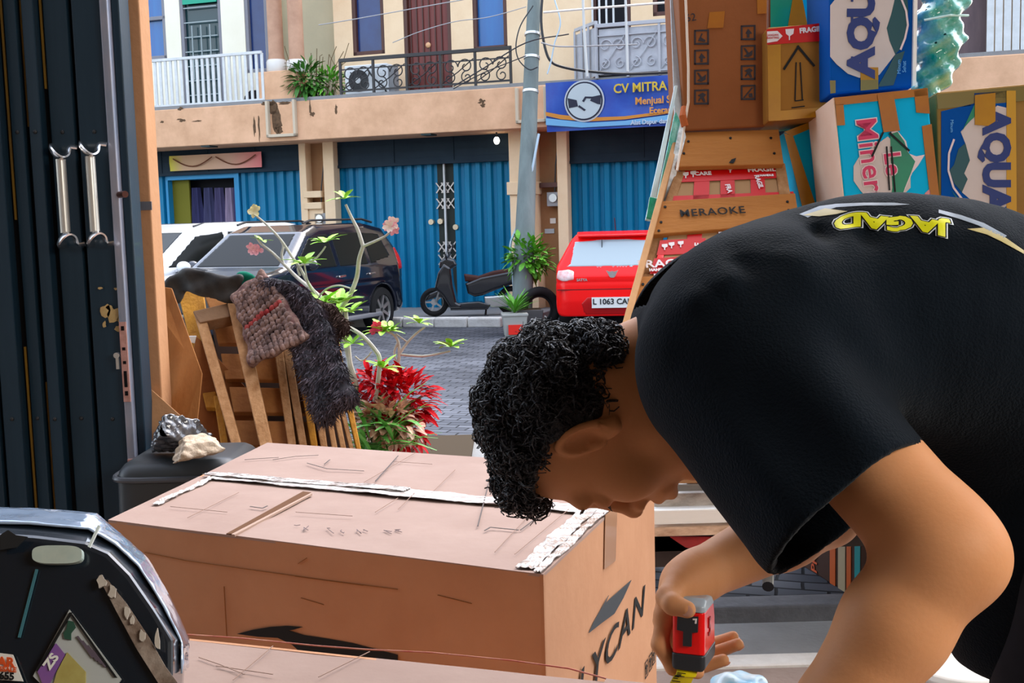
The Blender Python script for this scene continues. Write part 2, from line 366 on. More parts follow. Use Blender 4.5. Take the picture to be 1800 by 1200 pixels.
# ground floor back wall behind shutters, upper storey wall
sL0 = fac(225, 300)[0] - 3.2; sL1 = fac(543, 300)[0]; sM0 = fac(597, 300)[0]; sM1 = fac(912, 300)[0]; sR0 = fac(1003, 300)[0]; sR1 = sR0 + 3.9
mb = MB(); fbx(mb, -9, 14, -.4, -.3, -.3, ZT)
fbx(mb, sL0, sR1 + .6, -.3, 0, 2.8, 3.5); mb.build('back_wall', M_dark, B)
Zs = 2.88
mb = MB(); fbx(mb, -9, 14, 0, 1.0, Zs, 3.56); mb.build('balcony_slab', M_fascia, B, bevel=.015)
mb = MB(); fbx(mb, -9, 14, .02, .98, 3.56, 3.62); mb.build('balcony_floor', M_conc, B)
# upper walls with openings cut out by building them in strips
def wall_strips(name, s0, s1, z0, z1, holes, off0, off1, m):
    mb = MB(); cur = s0
    for (a, b, c, d) in sorted(holes):
        if a > cur: fbx(mb, cur, a, off0, off1, z0, z1)
        if c > z0: fbx(mb, a, b, off0, off1, z0, c)
        if d < z1: fbx(mb, a, b, off0, off1, d, z1)
        cur = b
    if cur < s1: fbx(mb, cur, s1, off0, off1, z0, z1)
    return mb.build(name, m, B)
def hole(x0, y0, x1, y1, off=0):   # pixel box of an opening
    a = fac(x0, (y0 + y1) / 2, off)[0]; b = fac(x1, (y0 + y1) / 2, off)[0]; xm = (x0 + x1) / 2
    return (a, b, fac(xm, y1, off)[1], fac(xm, y0, off)[1])
hA = hole(242, -60, 292, 106); hB = hole(322, -60, 394, 250); hC = hole(432, -60, 472, 128)
hB = (hB[0], hB[1], 3.6, hB[3])
sW = fac(478, 60)[0]
wall_strips('upper_wall', -9, sW, 3.5, ZT, [hA, hB, hC], -.1, .05, M_white)
hD = hole(620, -60, 676, 97); hE = hole(712, -60, 795, 200); hF = hole(832, -60, 892, 88); hE = (hE[0], hE[1], 3.6, hE[3])
sX = fac(598, 60)[0]; sY = fac(930, 60)[0]
wall_strips('upper_wall', sX, sY, 3.5, ZT, [hD, hE, hF], -.1, .05, M_plaster)
hG = hole(1042, -60, 1110, 130); hG = (hG[0], hG[1], 3.6, hG[3]); hH = hole(1148, -60, 1190, 28)
wall_strips('upper_wall', sY, 14, 3.5, ZT, [hG, hH], -.1, .05, M_plaster)
mb = MB(); fbx(mb, sW, sX, -.28, -.2, 3.5, ZT); fbx(mb, sW - .02, sW + .1, -.28, .05, 3.5, ZT); mb.build('recessed_wall', M_beige, B)
mb = MB(); fbx(mb, sX - .1, sX, -.28, .05, 3.5, ZT); mb.build('side_wall', M_plaster, B)
def window(h, frame_m, pane_m, bar=True, inset=-.05, name='window'):
    a, b, c, d = h; w = .07
    m = MB(); fbx(m, a, a + w, inset, inset + .09, c, d); fbx(m, b - w, b, inset, inset + .09, c, d); fbx(m, a, b, inset, inset + .09, c, c + w)
    if bar: fbx(m, a, b, inset, inset + .09, c + (d - c) * .42, c + (d - c) * .42 + w)
    o = m.build(name, frame_m, B, bevel=.008)
    m = MB(); fbx(m, a + w, b - w, inset - .02, inset + .01, c + w, d); m.build('pane', pane_m, o)
    return o
window(hA, M_greyframe, M_bluepane, True)
window(hC, M_greyframe, M_navypane, False)
o = window(hB, M_greyframe, mat('dark_green_pane', (.01, .035, .04), .2), False, name='door')
m = MB(); a, b, c, d = hB
for k in range(9): z = 3.9 + .27 * k; fbx(m, a + .09, b - .09, .04, .055, z, z + .02)
for k in range(3): s_ = a + .25 + k * (b - a - .5) / 2; fbx(m, s_, s_ + .02, .055, .07, 4.2, 5.2)
m.build('grille', mat('pale_bars', (.28, .33, .33), .5), o)
zt = fac(358, 6)[1]; m = MB(); fbx(m, a + .08, b - .08, .04, .06, zt, ZT); m.build('awning_panel', mat('green_panel', (.02, .30, .19), .5), o)
window(hD, M_brown, M_navypane, False); window(hF, M_brown, M_bluepane, False)
o = window(hE, M_brown, M_reddoor, False, name='door')
for k in range(6):
    m = MB(); s_ = hE[0] + .1 + k * (hE[1] - hE[0] - .2) / 6; fbx(m, s_, s_ + .02, -.03, -.015, 3.65, ZT); m.build('board_joint', M_brown, o)
s_, z_ = fac(752, 79); m = MB(); m.ell((s_, .02, z_), (.05, .03, .05)); m.build('door_light', mat('dull_brass', (.6, .35, .2), .4), o)
window(hG, M_brown, M_dark, False, name='door'); window(hH, M_brown, M_dark, False)
m = MB()
for k in range(4): s_ = sY + .55 + k * .12; fbx(m, hG[0] - .0 + .12 * k, hG[0] + .03 + .12 * k, .06, .09, 4.6, ZT)
m.build('pale_bars', M_whitemetal, B)
# round columns on the balcony with white bases
for cx_ in (481, 517):
    s_, z_ = fac(cx_ + 3, 60, .75); zb = fac(cx_, 128, .75)[1]; zc = fac(cx_, 106, .75)[1]
    m = MB(); m.lathe([(.15, zc), (.135, zc + .1), (.135, ZT)], (s_, -.75, 0), 20); col = m.build('column', mat('peeling_pink_plaster', (0.495, 0.314, 0.222), .85, col2=(0.371, 0.222, 0.156), scale=4, mix=.5), B, smooth=True)
    m = MB(); m.lathe([(.17, zb), (.185, zb + .03), (.185, zc - .04), (.16, zc)], (s_, -.75, 0), 20); m.build('column_base', mat('white_base_paint', (0.660, 0.627, 0.578), .8), col, smooth=True)
a = fac(462, 150, .7)[0]; b = fac(530, 150, .7)[0]; m = MB(); fbx(m, a, b, .45, .95, 3.56, fac(490, 128, .7)[1]); m.build('column_plinth', M_fascia, B, bevel=.01)
# square drain boxes cast on the ledge
for (x0, x1, y0, y1) in ((468, 520, 178, 242), (907, 962, 155, 217)):
    s0 = fac(x0, 200, 1.05)[0]; s1 = fac(x1, 200, 1.05)[0]; z1 = fac(x0, y0, 1.05)[1]; z0 = fac(x0, y1, 1.05)[1]
    m = MB(); t = .05; fbx(m, s0, s0 + t, 1.0, 1.09, z0, z1); fbx(m, s1 - t, s1, 1.0, 1.09, z0, z1); fbx(m, s0, s1, 1.0, 1.09, z0, z0 + t)
    m.build('ledge_moulding', mat('moulding_paint', (0.528, 0.449, 0.343), .8), B, bevel=.006)
# dark weather stains with their own ragged shapes on the ledge
m = MB(); rr = random.Random(3)
M_mould = mat('black_mould', (.07, .045, .03), .9, col2=(.16, .10, .06), scale=20)
def stain(cx, cy, w, h, jag=.35, n=14, off=1.004):
    s_, z_ = fac(cx, cy, off); sc = 1 / 100.
    pts = [(math.cos(2 * math.pi * k / n) * w * sc * (1 + rr.uniform(-jag, jag)), math.sin(2 * math.pi * k / n) * h * sc * (1 + rr.uniform(-jag, jag))) for k in range(n)]
    Mx = Matrix(((1, 0, 0, s_), (0, 0, -1, -off + .004), (0, 1, 0, z_), (0, 0, 0, 1))); m = MB(); m.prism(pts, Mx, .003); m.build('damp_stain', M_mould, B)
stain(487, 212, 9, 22); stain(478, 188, 10, 10); stain(470, 182, 14, 4); stain(490, 228, 7, 9); stain(500, 181, 12, 3)
stain(447, 222, 2, 20, .5); stain(455, 220, 1.6, 22, .5); stain(320, 211, 9, 2.5, .6); stain(345, 213, 12, 1.6, .6); stain(285, 214, 4, 2, .6); stain(318, 191, 6, 3, .6)
stain(545, 190, 1.5, 12, .6); stain(550, 200, 5, 4, .7); stain(590, 192, 3, 6, .8); stain(846, 178, 5, 3, .8); stain(849, 183, 4, 4, .8)
# soffit fittings and pillars
sP = [(fac(543, 380)[0], fac(560, 380)[0], .32, 'plain'), (fac(580, 380, .3)[0], sM0, .3, 'plain'), (sM1, fac(940, 380, .2)[0] , .3, 'x'), (fac(942, 380, .3)[0] , fac(953, 380, .3)[0] + .1, .3, 'x'), (fac(988, 380)[0], sR0, .3, 'x')]
mb = MB(); fbx(mb, fac(543, 380)[0], sM0, -.3, .12, -.3, 2.9); mb.build('party_wall', mat('brown_plaster', (0.330, 0.191, 0.106), .85, col2=(0.264, 0.145, 0.079), scale=2), B)
mb = MB(); fbx(mb, fac(543, 300)[0] - .02, fac(553, 300)[0], .1, .34, -.15, 2.9); fbx(mb, fac(583, 300)[0], sM0 + .05, .1, .34, -.15, 2.9)
mb.build('pillar', M_plaster, B, bevel=.01)
a0, a1 = fac(550, 350)[0], fac(580, 350)[0]
mb = MB()
for y0 in (340, 360): z_ = fac(566, y0, .3)[1]; fbx(mb, a0, a1, .12, .36, z_ - .07, z_ + .05)
fbx(mb, a0, a1, .12, .3, -.15, fac(566, 365)[1]); mb.build('pillar_band', M_plaster, B, bevel=.01)
mb = MB(); fbx(mb, sM1, sR0, -.3, .12, -.3, 2.9); mb.build('party_wall', mat('brown_plaster', (.5, .29, .16)), B)
mb = MB(); fbx(mb, sM1 - .02, fac(952, 300)[0], .1, .5, -.3, 2.9); fbx(mb, fac(988, 300)[0], sR0 + .03, .1, .34, -.3, 2.9); mb.build('pillar', M_plaster, B, bevel=.01)
mb = MB(); zz = fac(950, 330)[1]; fbx(mb, sM1 - .06, fac(955, 300)[0], .1, .54, zz - .12, zz + .1); mb.build('pillar_band', M_plaster, B, bevel=.01); mb = MB(); fbx(mb, sM1 - .06, fac(957, 300)[0], .1, .54, -.15, .55); mb.build('pillar_band', M_plaster, B, bevel=.01)
m = MB(); s_, z_ = fac(448, 168, .07); m.prism([(-.26, -.2), (.26, -.2), (.2, .0), (.1, .1), (-.1, .1), (-.22, 0)], Matrix(((1, 0, 0, s_), (0, 0, -1, -.06), (0, 1, 0, z_), (0, 0, 0, 1))), .006); m.build('wall_opening', M_dark, B)
# folding shutters: really pleated sheet
def shutter(s0, s1, z0, z1, label=None, hood=True, n=None, off=.02):
    w = s1 - s0; n = n or int(w / .19); V = []; Fs = []
    prof = []
    for i in range(n):
        a = s0 + w * i / n; p_ = w / n
        prof += [(a, .0), (a + p_ * .14, .055), (a + p_ * .55, .055), (a + p_ * .70, .0)]
    prof.append((s1, .0))
    for (x, y) in prof: V += [(x, -(off + y), z0), (x, -(off + y), z1)]
    k = len(prof)
    for (x, y) in prof: V += [(x, -(off + y) + .02, z0), (x, -(off + y) + .02, z1)]
    for i in range(k - 1):
        Fs.append((2 * i, 2 * i + 2, 2 * i + 3, 2 * i + 1)); j = 2 * k + 2 * i; Fs.append((j + 1, j + 3, j + 2, j))
        Fs.append((2 * i + 1, 2 * i + 3, j + 3, j + 1)); Fs.append((2 * i, j, j + 2, 2 * i + 2))
    m = MB(); m.add(V, Fs); o = m.build('folding_shutter', M_blue, B, label=label)
    return o
def hood(s0, s1, z0, z1):
    m = MB(); fbx(m, s0, s1, .0, .16, z0, z1); fbx(m, s0, s1, .16, .18, z0, z0 + .05); k = int((s1 - s0) / 1.0)
    for i in range(k + 1): s_ = s0 + (s1 - s0 - .03) * i / max(k, 1); fbx(m, s_, s_ + .03, .16, .175, z0, z1)
    for i in range(1, 4): z_ = z0 + (z1 - z0) * i / 4; fbx(m, s0, s1, .16, .166, z_, z_ + .015)
    m.build('shutter_hood', M_lintel, B)
zh = fac(700, 292)[1]
hood(sL0, sL1, zh, 2.9); hood(sM0, sM1, zh, 2.9); hood(sR0, sR1, zh - .1, 2.9)
sJ = fac(776, 400)[0]
shutter(sM0, sJ - .04, -.15, zh); shutter(fac(798, 400)[0] + .03, sM1, -.15, zh)
shutter(sR0, sR1, -.3, zh - .1)
mb = MB(); fbx(mb, sR1, sR1 + .9, -.3, .12, -.3, 2.9); mb.build('party_wall', M_plaster, B)
hood(sR1 + .9, sR1 + 4.9, zh - .1, 2.9); shutter(sR1 + .9, sR1 + 4.9, -.3, zh - .1)
sQ0, sQ1 = fac(299, 370)[0], fac(428, 370)[0]
shutter(sL0, sQ0, -.15, zh); shutter(sQ1, sL1, -.15, zh)
# joint between the two halves: lattice grille and bright lock bar
a0, a1 = sJ - .04, fac(798, 400)[0] + .03
m = MB(); fbx(m, a0, a1, -.02, .02, -.15, zh); g = m.build('shutter_gap', mat('gap_dark', (.03, .035, .03), .6), B)
m = MB(); cs = (a0 + a1) / 2; fbx(m, cs - .015, cs + .015, .06, .10, .0, zh); m.build('lock_bar', M_whitemetal, g)
for z0 in (1.62, 1.9, .62, .85):
    m = MB()
    for k in (-1, 0, 1):
        m.beam((cs + k * .1 - .07, -.05, z0), (cs + k * .1 + .07, -.05, z0 + .18), .012, .02); m.beam((cs + k * .1 - .07, -.055, z0 + .18), (cs + k * .1 + .07, -.055, z0), .012, .02)
    m.build('lattice', mat('rusty_silver', (.55, .5, .45), .5, metal=.4), g)
for (px, py) in ((758, 390), (774, 389), (801, 399)):
    s_, z_ = fac(px, py, .1); m = MB(); m.cyl((s_, -.02, z_), (s_, -.12, z_), .05, 12); m.build('lock', mat('tarnished_brass', (.55, .45, .32), .4, metal=.5), g)
# left shop: open doorway with dark room, lit blue inner frame
m = MB(); fbx(m, sQ0, sQ0 + .05, -.2, .1, -.15, zh); fbx(m, sQ1 - .1, sQ1, -.2, .12, -.15, zh); fbx(m, sQ0, sQ1, -.2, .1, zh - .08, zh)
m.build('doorway_frame', mat('pale_blue_paint', (.03, .22, .42), .5), B)
m = MB(); fbx(m, sQ0, sQ0 + .42, -.1, -.05, -.15, zh); m.build('inner_door', mat('olive_paint', (.16, .15, .03), .6), B)
# vents under the soffit
for (px, py) in ((381, 262), (763, 240)):
    s_, z_ = fac(px, py, .6); m = MB(); fbx(m, s_ - .09, s_ + .09, .7, .98, 2.855, 2.88); m.build('soffit_vent', mat('vent_dark', (.04, .06, .06), .6), B)
# far right neighbour
a = fac(1640, 50, .2)[0]
m = MB(); fbx(m, a - .8, fac(1733, 60, .1)[0], .05, .12, 3.6, ZT); m.build('timber_screen', mat('grey_brown_board', (.10, .075, .08), .7, col2=(.15, .11, .11), scale=8, stretch=(1, 1, .2)), B)
m = MB(); a0 = fac(1735, 60, .4)[0]
for k in range(14):
    fbx(m, a0 + k * .118, a0 + k * .118 + .10, .3, .36, 3.6, 5.3)
m.build('white_slat_fence', M_whitemetal, B)

# ---- railings
def railing_white():
    s0 = fac(238, 150, .95)[0] - .0; s1 = fac(462, 140, .95)[0]; zt_ = fac(350, 98, .95)[1]; zt = zt_
    r = fthing('balcony_railing', 'white painted iron balcony railing of straight bars at the upper left', 'railing', s0, .95, 3.56, group=None)
    m = MB(); w = s1 - s0; h = fac(240, 107, .95)[1] - 3.56
    m.bx(0, w, -.025, .025, h - .05, h); m.build('top_rail', M_whitemetal, r, bevel=.005)
    m = MB(); m.bx(0, w, -.02, .02, .05, .09); m.build('bottom_rail', M_whitemetal, r)
    n = 24
    for k in range(n + 1):
        m = MB(); x = w * k / n; m.bx(x - .025, x + .025, -.012, .012, .0, h - .04); m.build('baluster', M_whitemetal, r)
railing_white()
def scroll(m, c, r0, turns, a0, rad, sgn=1, n=20):
    pts = []
    for i in range(n + 1):
        t = i / n; a = a0 + sgn * turns * 2 * math.pi * t; r = r0 * (1 - .75 * t); pts.append((c[0] + r * math.cos(a), 0, c[1] + r * math.sin(a)))
    m.tube(pts, rad, 5)
def scroll_railing(x0, x1, ytop, name, label, m_, panels, off=.95, sx=1, zoff=3.6, ref=None, backing=None, dz=0):
    s0 = fac(x0, ytop, off)[0]; s1 = fac(x1, ytop, off)[0]; zt = fac((x0 + x1) / 2, ytop, off)[1]; r = fthing(name, label, 'railing', s0, off, zoff); w = s1 - s0; h = zt - zoff
    m = MB(); m.bx(0, w, -.03, .03, h - .06, h); m.build('top_rail', m_, r, bevel=.005)
    m = MB(); m.bx(0, w, -.015, .015, .06, .09); m.bx(0, w, -.012, .012, h - .2, h - .18); m.build('rail_bar', m_, r)
    if backing:
        m = MB(); m.bx(0.03, w, .03, .045, .05, h - .08); m.build('backing_sheet', backing, r)
    pw = w / panels
    for k in range(panels + 1):
        m = MB(); x = pw * k; m.bx(x - .02, x + .02, -.02, .02, 0, h); m.build('post', m_, r)
    for k in range(panels):
        m = MB(); cx = pw * (k + .5); hh = h - .26
        scroll(m, (cx - pw * .22, .1 + hh * .68), pw * .22, 1.2, 0, .011, 1); scroll(m, (cx + pw * .22, .1 + hh * .68), pw * .22, 1.2, math.pi, .011, -1)
        scroll(m, (cx - pw * .25, .1 + hh * .2), pw * .18, 1.2, math.pi / 2, .011, -1); scroll(m, (cx + pw * .25, .1 + hh * .2), pw * .18, 1.2, math.pi / 2, .011, 1)
        m.tube([(cx - pw * .45, 0, .1), (cx, 0, .1 + hh * .45), (cx + pw * .45, 0, .1 + hh)], .01, 5)
        m.build('scrollwork', m_, r)
    return r
scroll_railing(597, 897, 92, 'balcony_railing', 'black wrought iron balcony railing with scrollwork in front of the red-brown door', M_blackmetal, 5)
M_alu = mat('silver_sheet', (0.363, 0.370, 0.396), .45, metal=.3, col2=(0.515, 0.521, 0.541), scale=3, mix=.6, bump=.4, bscale=5)
scroll_railing(1048, 1215, 36, 'balcony_railing', 'silver balcony railing with curled ironwork over crumpled foil sheeting', mat('silver_paint', (0.396, 0.403, 0.422), .45), 3, backing=M_alu, off=1.0)
def side_rail():
    a, z = fac(1048, 36, 1.0); r = fthing('balcony_railing', 'short silver side return of the foil covered balcony railing beside the pole', 'railing', a, 1.0, 3.6); h = z - 3.6
    m = MB(); m.beam((0, 0, h - .03), (-.5, .6, h - .03), .05, .05); m.build('top_rail', mat('silver_paint', (0.396, 0.403, 0.422)), r)
    m = MB()
    m.slab([(0, 0.03, .05), (-.5, .63, .05), (-.5, .63, h - .1), (0, .03, h - .1)], (.77, .64, 0), .01); m.build('backing_sheet', M_alu, r)
    for k in range(4):
        m = MB(); t = k / 3; m.beam((-.5 * t - .01, .6 * t - .02, 0), (-.5 * t - .01, .6 * t - .02, h - .05), .03, .03); m.build('post', mat('silver_paint', (0.396, 0.403, 0.422)), r)
side_rail()
# ---- air conditioner
s0, z0 = fac(613, 168, .6); s1, z1 = fac(688, 112, .6)
r = fthing('air_conditioner', 'white air conditioner outdoor unit with a round black fan on the balcony', 'air conditioner', (s0 + s1) / 2, .6, 3.62)
w = s1 - s0; h = z1 - 3.62
m = MB(); m.bx(-w / 2, w / 2 - .02, -.14, .14, .02, h); m.build('casing', mat('ac_white', (.72, .74, .74), .5), r, bevel=.02)
m = MB(); cx = -w * .18; m.cyl((cx, -.141, h * .48), (cx, -.155, h * .48), h * .36, 28); fan = m.build('fan_grille', M_black, r)
m = MB(); m.cyl((cx, -.155, h * .48), (cx, -.17, h * .48), .05, 16); m.build('hub', M_whitemetal, fan)
m = MB(); m.bx(w / 2 - .02, w / 2 + .08, -.10, .12, .02, h * .93); m.build('side_panel', mat('ac_grey', (.25, .25, .25), .5), r, bevel=.01)
m = MB(); m.tube([(w * .05, -.16, h * .8), (w * .2, -.2, h * .5), (w * .42, -.2, h * .2), (w * .45, -.16, .02)], .015, 6); m.build('pipe', M_black, r)
# ---- banners
def wavy(mb, x0, x1, z0, z1, amp=.02, nx=24, nz=8, th=.01, seed=1, slope=0):
    r_ = random.Random(seed); ph = [r_.uniform(0, 6) for _ in range(6)]; g = lambda u, v: amp * (math.sin(u * 9 + ph[0] + v * 3) + .6 * math.sin(u * 19 + ph[1] - v * 5) + .5 * math.sin(v * 7 + u * 4 + ph[2]))
    V = []; Fs = []
    for s_ in (0, 1):
        for j in range(nz + 1):
            for i in range(nx + 1):
                u = i / nx; v = j / nz; V.append((x0 + (x1 - x0) * u, g(u, v) + s_ * th, z0 + (z1 - z0) * v + slope * u))
    N = (nx + 1) * (nz + 1); idx = lambda i, j, s_: s_ * N + j * (nx + 1) + i
    for j in range(nz):
        for i in range(nx):
            Fs.append((idx(i, j, 0), idx(i + 1, j, 0), idx(i + 1, j + 1, 0), idx(i, j + 1, 0))); Fs.append((idx(i, j + 1, 1), idx(i + 1, j + 1, 1), idx(i + 1, j, 1), idx(i, j, 1)))
    for i in range(nx): Fs += [(idx(i, 0, 0), idx(i, 0, 1), idx(i + 1, 0, 1), idx(i + 1, 0, 0)), (idx(i + 1, nz, 0), idx(i + 1, nz, 1), idx(i, nz, 1), idx(i, nz, 0))]
    for j in range(nz): Fs += [(idx(0, j + 1, 0), idx(0, j + 1, 1), idx(0, j, 1), idx(0, j, 0)), (idx(nx, j, 0), idx(nx, j, 1), idx(nx, j + 1, 1), idx(nx, j + 1, 0))]
    mb.add(V, Fs)
OB = 1.15
s0, zb = fac(961, 232, OB); _, zt = fac(961, 146, OB); s1 = s0 + 3.0
r = fthing('banner', 'blue vinyl shop banner with a white round handshake emblem hung on the ledge', 'banner', s0, OB, zb)
h = zt - zb
m = MB(); wavy(m, 0, 3.0, 0, h, .012, 40, 10, seed=4)
vb = mat('blue_vinyl', (0.010, 0.030, 0.264), .35, col2=(0.033, 0.106, 0.409), scale=2.5, mix=.2, spec=.6)
m.build('sheet', vb, r, smooth=True)
TF = lambda x, z, y=-.045: Matrix(((1, 0, 0, x), (0, 0, -1, y), (0, 1, 0, z), (0, 0, 0, 1)))
ex = fac(1028, 178, OB)[0] - s0; ez = fac(1028, 178, OB)[1] - zb
def disc(m, x, z, r_, y, th=.006, n=36, sx=1): m.prism([(r_ * sx * math.cos(2 * math.pi * k / n), r_ * math.sin(2 * math.pi * k / n)) for k in range(n)], TF(x, z, y), th)
m = MB(); disc(m, ex, ez, .33, -.036); m.build('emblem_ring', mat('emblem_white', (0.495, 0.528, 0.541), .5), r)
m = MB(); disc(m, ex, ez, .305, -.043); m.build('emblem_ring', mat('emblem_black', (.01, .012, .03), .5), r)
m = MB(); disc(m, ex, ez, .28, -.05); m.build('emblem_disc', mat('emblem_pale', (0.462, 0.528, 0.541), .5), r)
m = MB(); Mh = TF(ex, ez, -.057)
m.prism([(-.27, .06), (-.12, .02), (-.10, -.08), (-.25, -.10)], Mh, .004); m.prism([(.28, .08), (.14, .06), (.10, .0), (.22, -.06), (.27, -.07)], Mh, .004)
m.prism([(-.03, .0), (.02, .07), (.14, .06), (.12, .03), (.04, .04), (0, -.02)], Mh, .004)
m.prism([(-.10, -.09), (-.05, -.12), (0, -.16), (.03, -.14), (-.04, -.09), (-.08, -.06)], Mh, .004)
m.build('handshake_mark', mat('emblem_black', (.01, .012, .03)), r)
m = MB(); m.prism([(0, .30), (.25, .24), (.7, .17), (1.3, .16), (2.2, .22), (3, .27), (3, .24), (2.2, .18), (1.3, .11), (.7, .11), (.25, .17), (0, .24)], TF(0, 0.02, -.036), .004); m.build('gold_swoosh', mat('gold_ink', (0.495, 0.218, 0.053), .4), r)
m = MB(); m.prism([(0, .2), (.7, .09), (1.3, .09), (2.2, .16), (3, .23), (3, .1), (1.5, .02), (.6, .02), (0, .09)], TF(0, 0.02, -.034), .003); m.build('pale_swoosh', mat('sky_ink', (0.165, 0.363, 0.561), .4), r)
ox, oz = fac(1072, 158, OB); ox -= s0; oz -= zb
m = MB(); letters(m, 'CV MITRA MAKMUR', TF(ox + .92, oz + .0, -.05), .2, .004, .004, .95); m.build('lettering', mat('yellow_ink', (0.561, 0.409, 0.079), .5), r)
m = MB(); letters(m, 'Menjual Segala Produk', TF(ox + 1.08, oz - .21, -.05), .155, .004, .004, .95); m.build('lettering', mat('orange_ink', (0.561, 0.264, 0.079), .5), r)
m = MB(); letters(m, 'Eceran', TF(ox + .82, oz - .37, -.05), .14, .004, .004, .95); m.build('lettering', mat('orange_ink', (0.561, 0.264, 0.079), .5), r)
m = MB(); letters(m, 'Alat Dapur dan Rumah', TF(ox + .78, oz - .54, -.05), .10, .002, .004, .95); m.build('lettering', mat('pale_ink', (0.462, 0.528, 0.594), .5), r)
s0, zb = fac(299, 301, .25); s1, zt = fac(459, 272, .25)
r = fthing('banner', 'small faded yellow and pink draped banner over the open left doorway', 'banner', s0, .25, zb)
m = MB(); wavy(m, 0, s1 - s0, 0, fac(380, 275, .25)[1] - fac(380, 302, .25)[1], .006, 30, 6, seed=9)
mp_ = mat('yellow_to_pink_cloth', (.55, .38, .18), .7); t_, b_ = nodes_of(mp_)
tc = t_.nodes.new('ShaderNodeTexCoord'); cr = t_.nodes.new('ShaderNodeValToRGB'); sp = t_.nodes.new('ShaderNodeSeparateXYZ')
t_.links.new(tc.outputs['Generated'], sp.inputs[0]); t_.links.new(sp.outputs[0], cr.inputs[0]); t_.links.new(cr.outputs[0], b_.inputs['Base Color'])
cr.color_ramp.elements[0].color = (.62, .55, .06, 1); cr.color_ramp.elements[1].color = (.75, .22, .22, 1); e = cr.color_ramp.elements.new(.15); e.color = (.62, .40, .24, 1); e = cr.color_ramp.elements.new(.65); e.color = (.65, .40, .28, 1)
m.build('sheet', mp_, r, smooth=True)
m = MB(); W_ = s1 - s0
for (a, b) in ((.05, .48), (.52, .95)):
    m.tube([(W_ * (a + (b - a) * t), -.03, .23 - .16 * math.sin(math.pi * t)) for t in [i / 10 for i in range(11)]], .012, 5)
m.build('swag_line', mat('brown_ink', (0.165, 0.066, 0.040), .7), r)
# ---- clothes hanging in the doorway
for k, (px, c_) in enumerate(((345, (.02, .02, .05)), (366, (.03, .03, .06)), (385, (.04, .035, .07)), (404, (.14, .11, .15)), (418, (.03, .025, .06)))):
    s_, zt = fac(px, 330, -.1); r = None
    m = MB(); r_ = random.Random(k); V = []; Fs = []; nz = 10; nx = 12
    for j in range(nz + 1):
        for i in range(nx + 1):
            a = 2 * math.pi * i / nx; z = zt - (zt + .0) * j / nz; wd_ = .09 + .05 * min(j, 3) / 3
            V.append((wd_ * math.cos(a) * (1 + .15 * math.sin(4 * a + j * .3)), .05 * math.sin(a) * (1 + .3 * math.sin(5 * a)), z - 0))
    for j in range(nz):
        for i in range(nx): Fs.append((j * (nx + 1) + i, j * (nx + 1) + i + 1, (j + 1) * (nx + 1) + i + 1, (j + 1) * (nx + 1) + i))
    m.add(V, Fs); o = m.build('hanging_garment', mat('garment_%d' % k, c_, .9, col2=tuple(min(1, q * 2.2) for q in c_), scale=3, stretch=(6, 6, .5)), smooth=True)
    o.matrix_world = FM @ Matrix.Translation((s_, .1, 0))
    tag(o, ['leftmost black garment hanging in the open left doorway, beside the olive door', 'second garment from the left in the open doorway, blue-black', 'middle garment of the five in the open left doorway, dark violet', 'greyish purple garment hanging paler than the others in the left doorway', 'rightmost navy garment hanging in the open left doorway, beside the blue frame'][k], 'garment', 'garments hanging in the left doorway')
# ---- light bulb, meters
s_, z_ = fac(873, 247, .5); r = fthing('light_bulb', 'lit white bulb hanging under the ledge above the middle shutter', 'bulb', s_, .5, z_)
m = MB(); m.ell((0, 0, 0), (.05, .05, .065)); m.build('glass', M_bulb, r, smooth=True)
m = MB(); m.cyl((0, 0, .05), (0, 0, 2.88 - z_), .015, 8); m.build('socket', M_black, r)
def meter(px, py, label, group=None):
    s_, z_ = fac(px, py, .3); r = fthing('electricity_meter', label, 'meter', s_, .3, z_ - .12)
    m = MB(); m.bx(-.12, .12, 0, .17, 0, .24); m.build('case', mat('meter_grey', (.28, .28, .28), .5), r, bevel=.01)
    m = MB(); m.cyl((0, -.0, .14), (0, -.05, .14), .07, 16); m.build('dial', M_steel, r)
    m = MB(); m.tube([(0.02, .02, .24), (.05, 0, .7), (.12, .05, 1.3)], .012, 6); m.build('cable', M_black, r)
meter(563, 386, 'grey round faced electricity meter on the pillar left of the middle shutter'); meter(973, 350, 'black electricity meter with a dangling lead on the brown wall right of the pole')
m = MB(); s_, z_ = fac(975, 325, .15); o = MB().bx(-.22, .22, -.1, .1, -.04, .04).build('wall_shelf', M_brown); o.matrix_world = FM @ Matrix.Translation((s_, -.2, z_)); tag(o, 'small dark wooden shelf on the brown wall above the black meter', 'shelf')
for (px, py, w, h, c_, lb) in ((972, 388, .1, .09, (.75, .72, .66), 'small white notice stuck on the brown wall beside the pole, upper one'), (966, 406, .17, .08, (.45, .5, .52), 'pale grey notice stuck on the brown wall beside the pole, lower one')):
    s_, z_ = fac(px, py, .13); o = MB().bx(-w / 2, w / 2, -.006, .006, -h / 2, h / 2).build('notice', mat('notice_%d' % py, c_, .7)); o.matrix_world = FM @ Matrix.Translation((s_, -.13, z_)); tag(o, lb, 'notice')
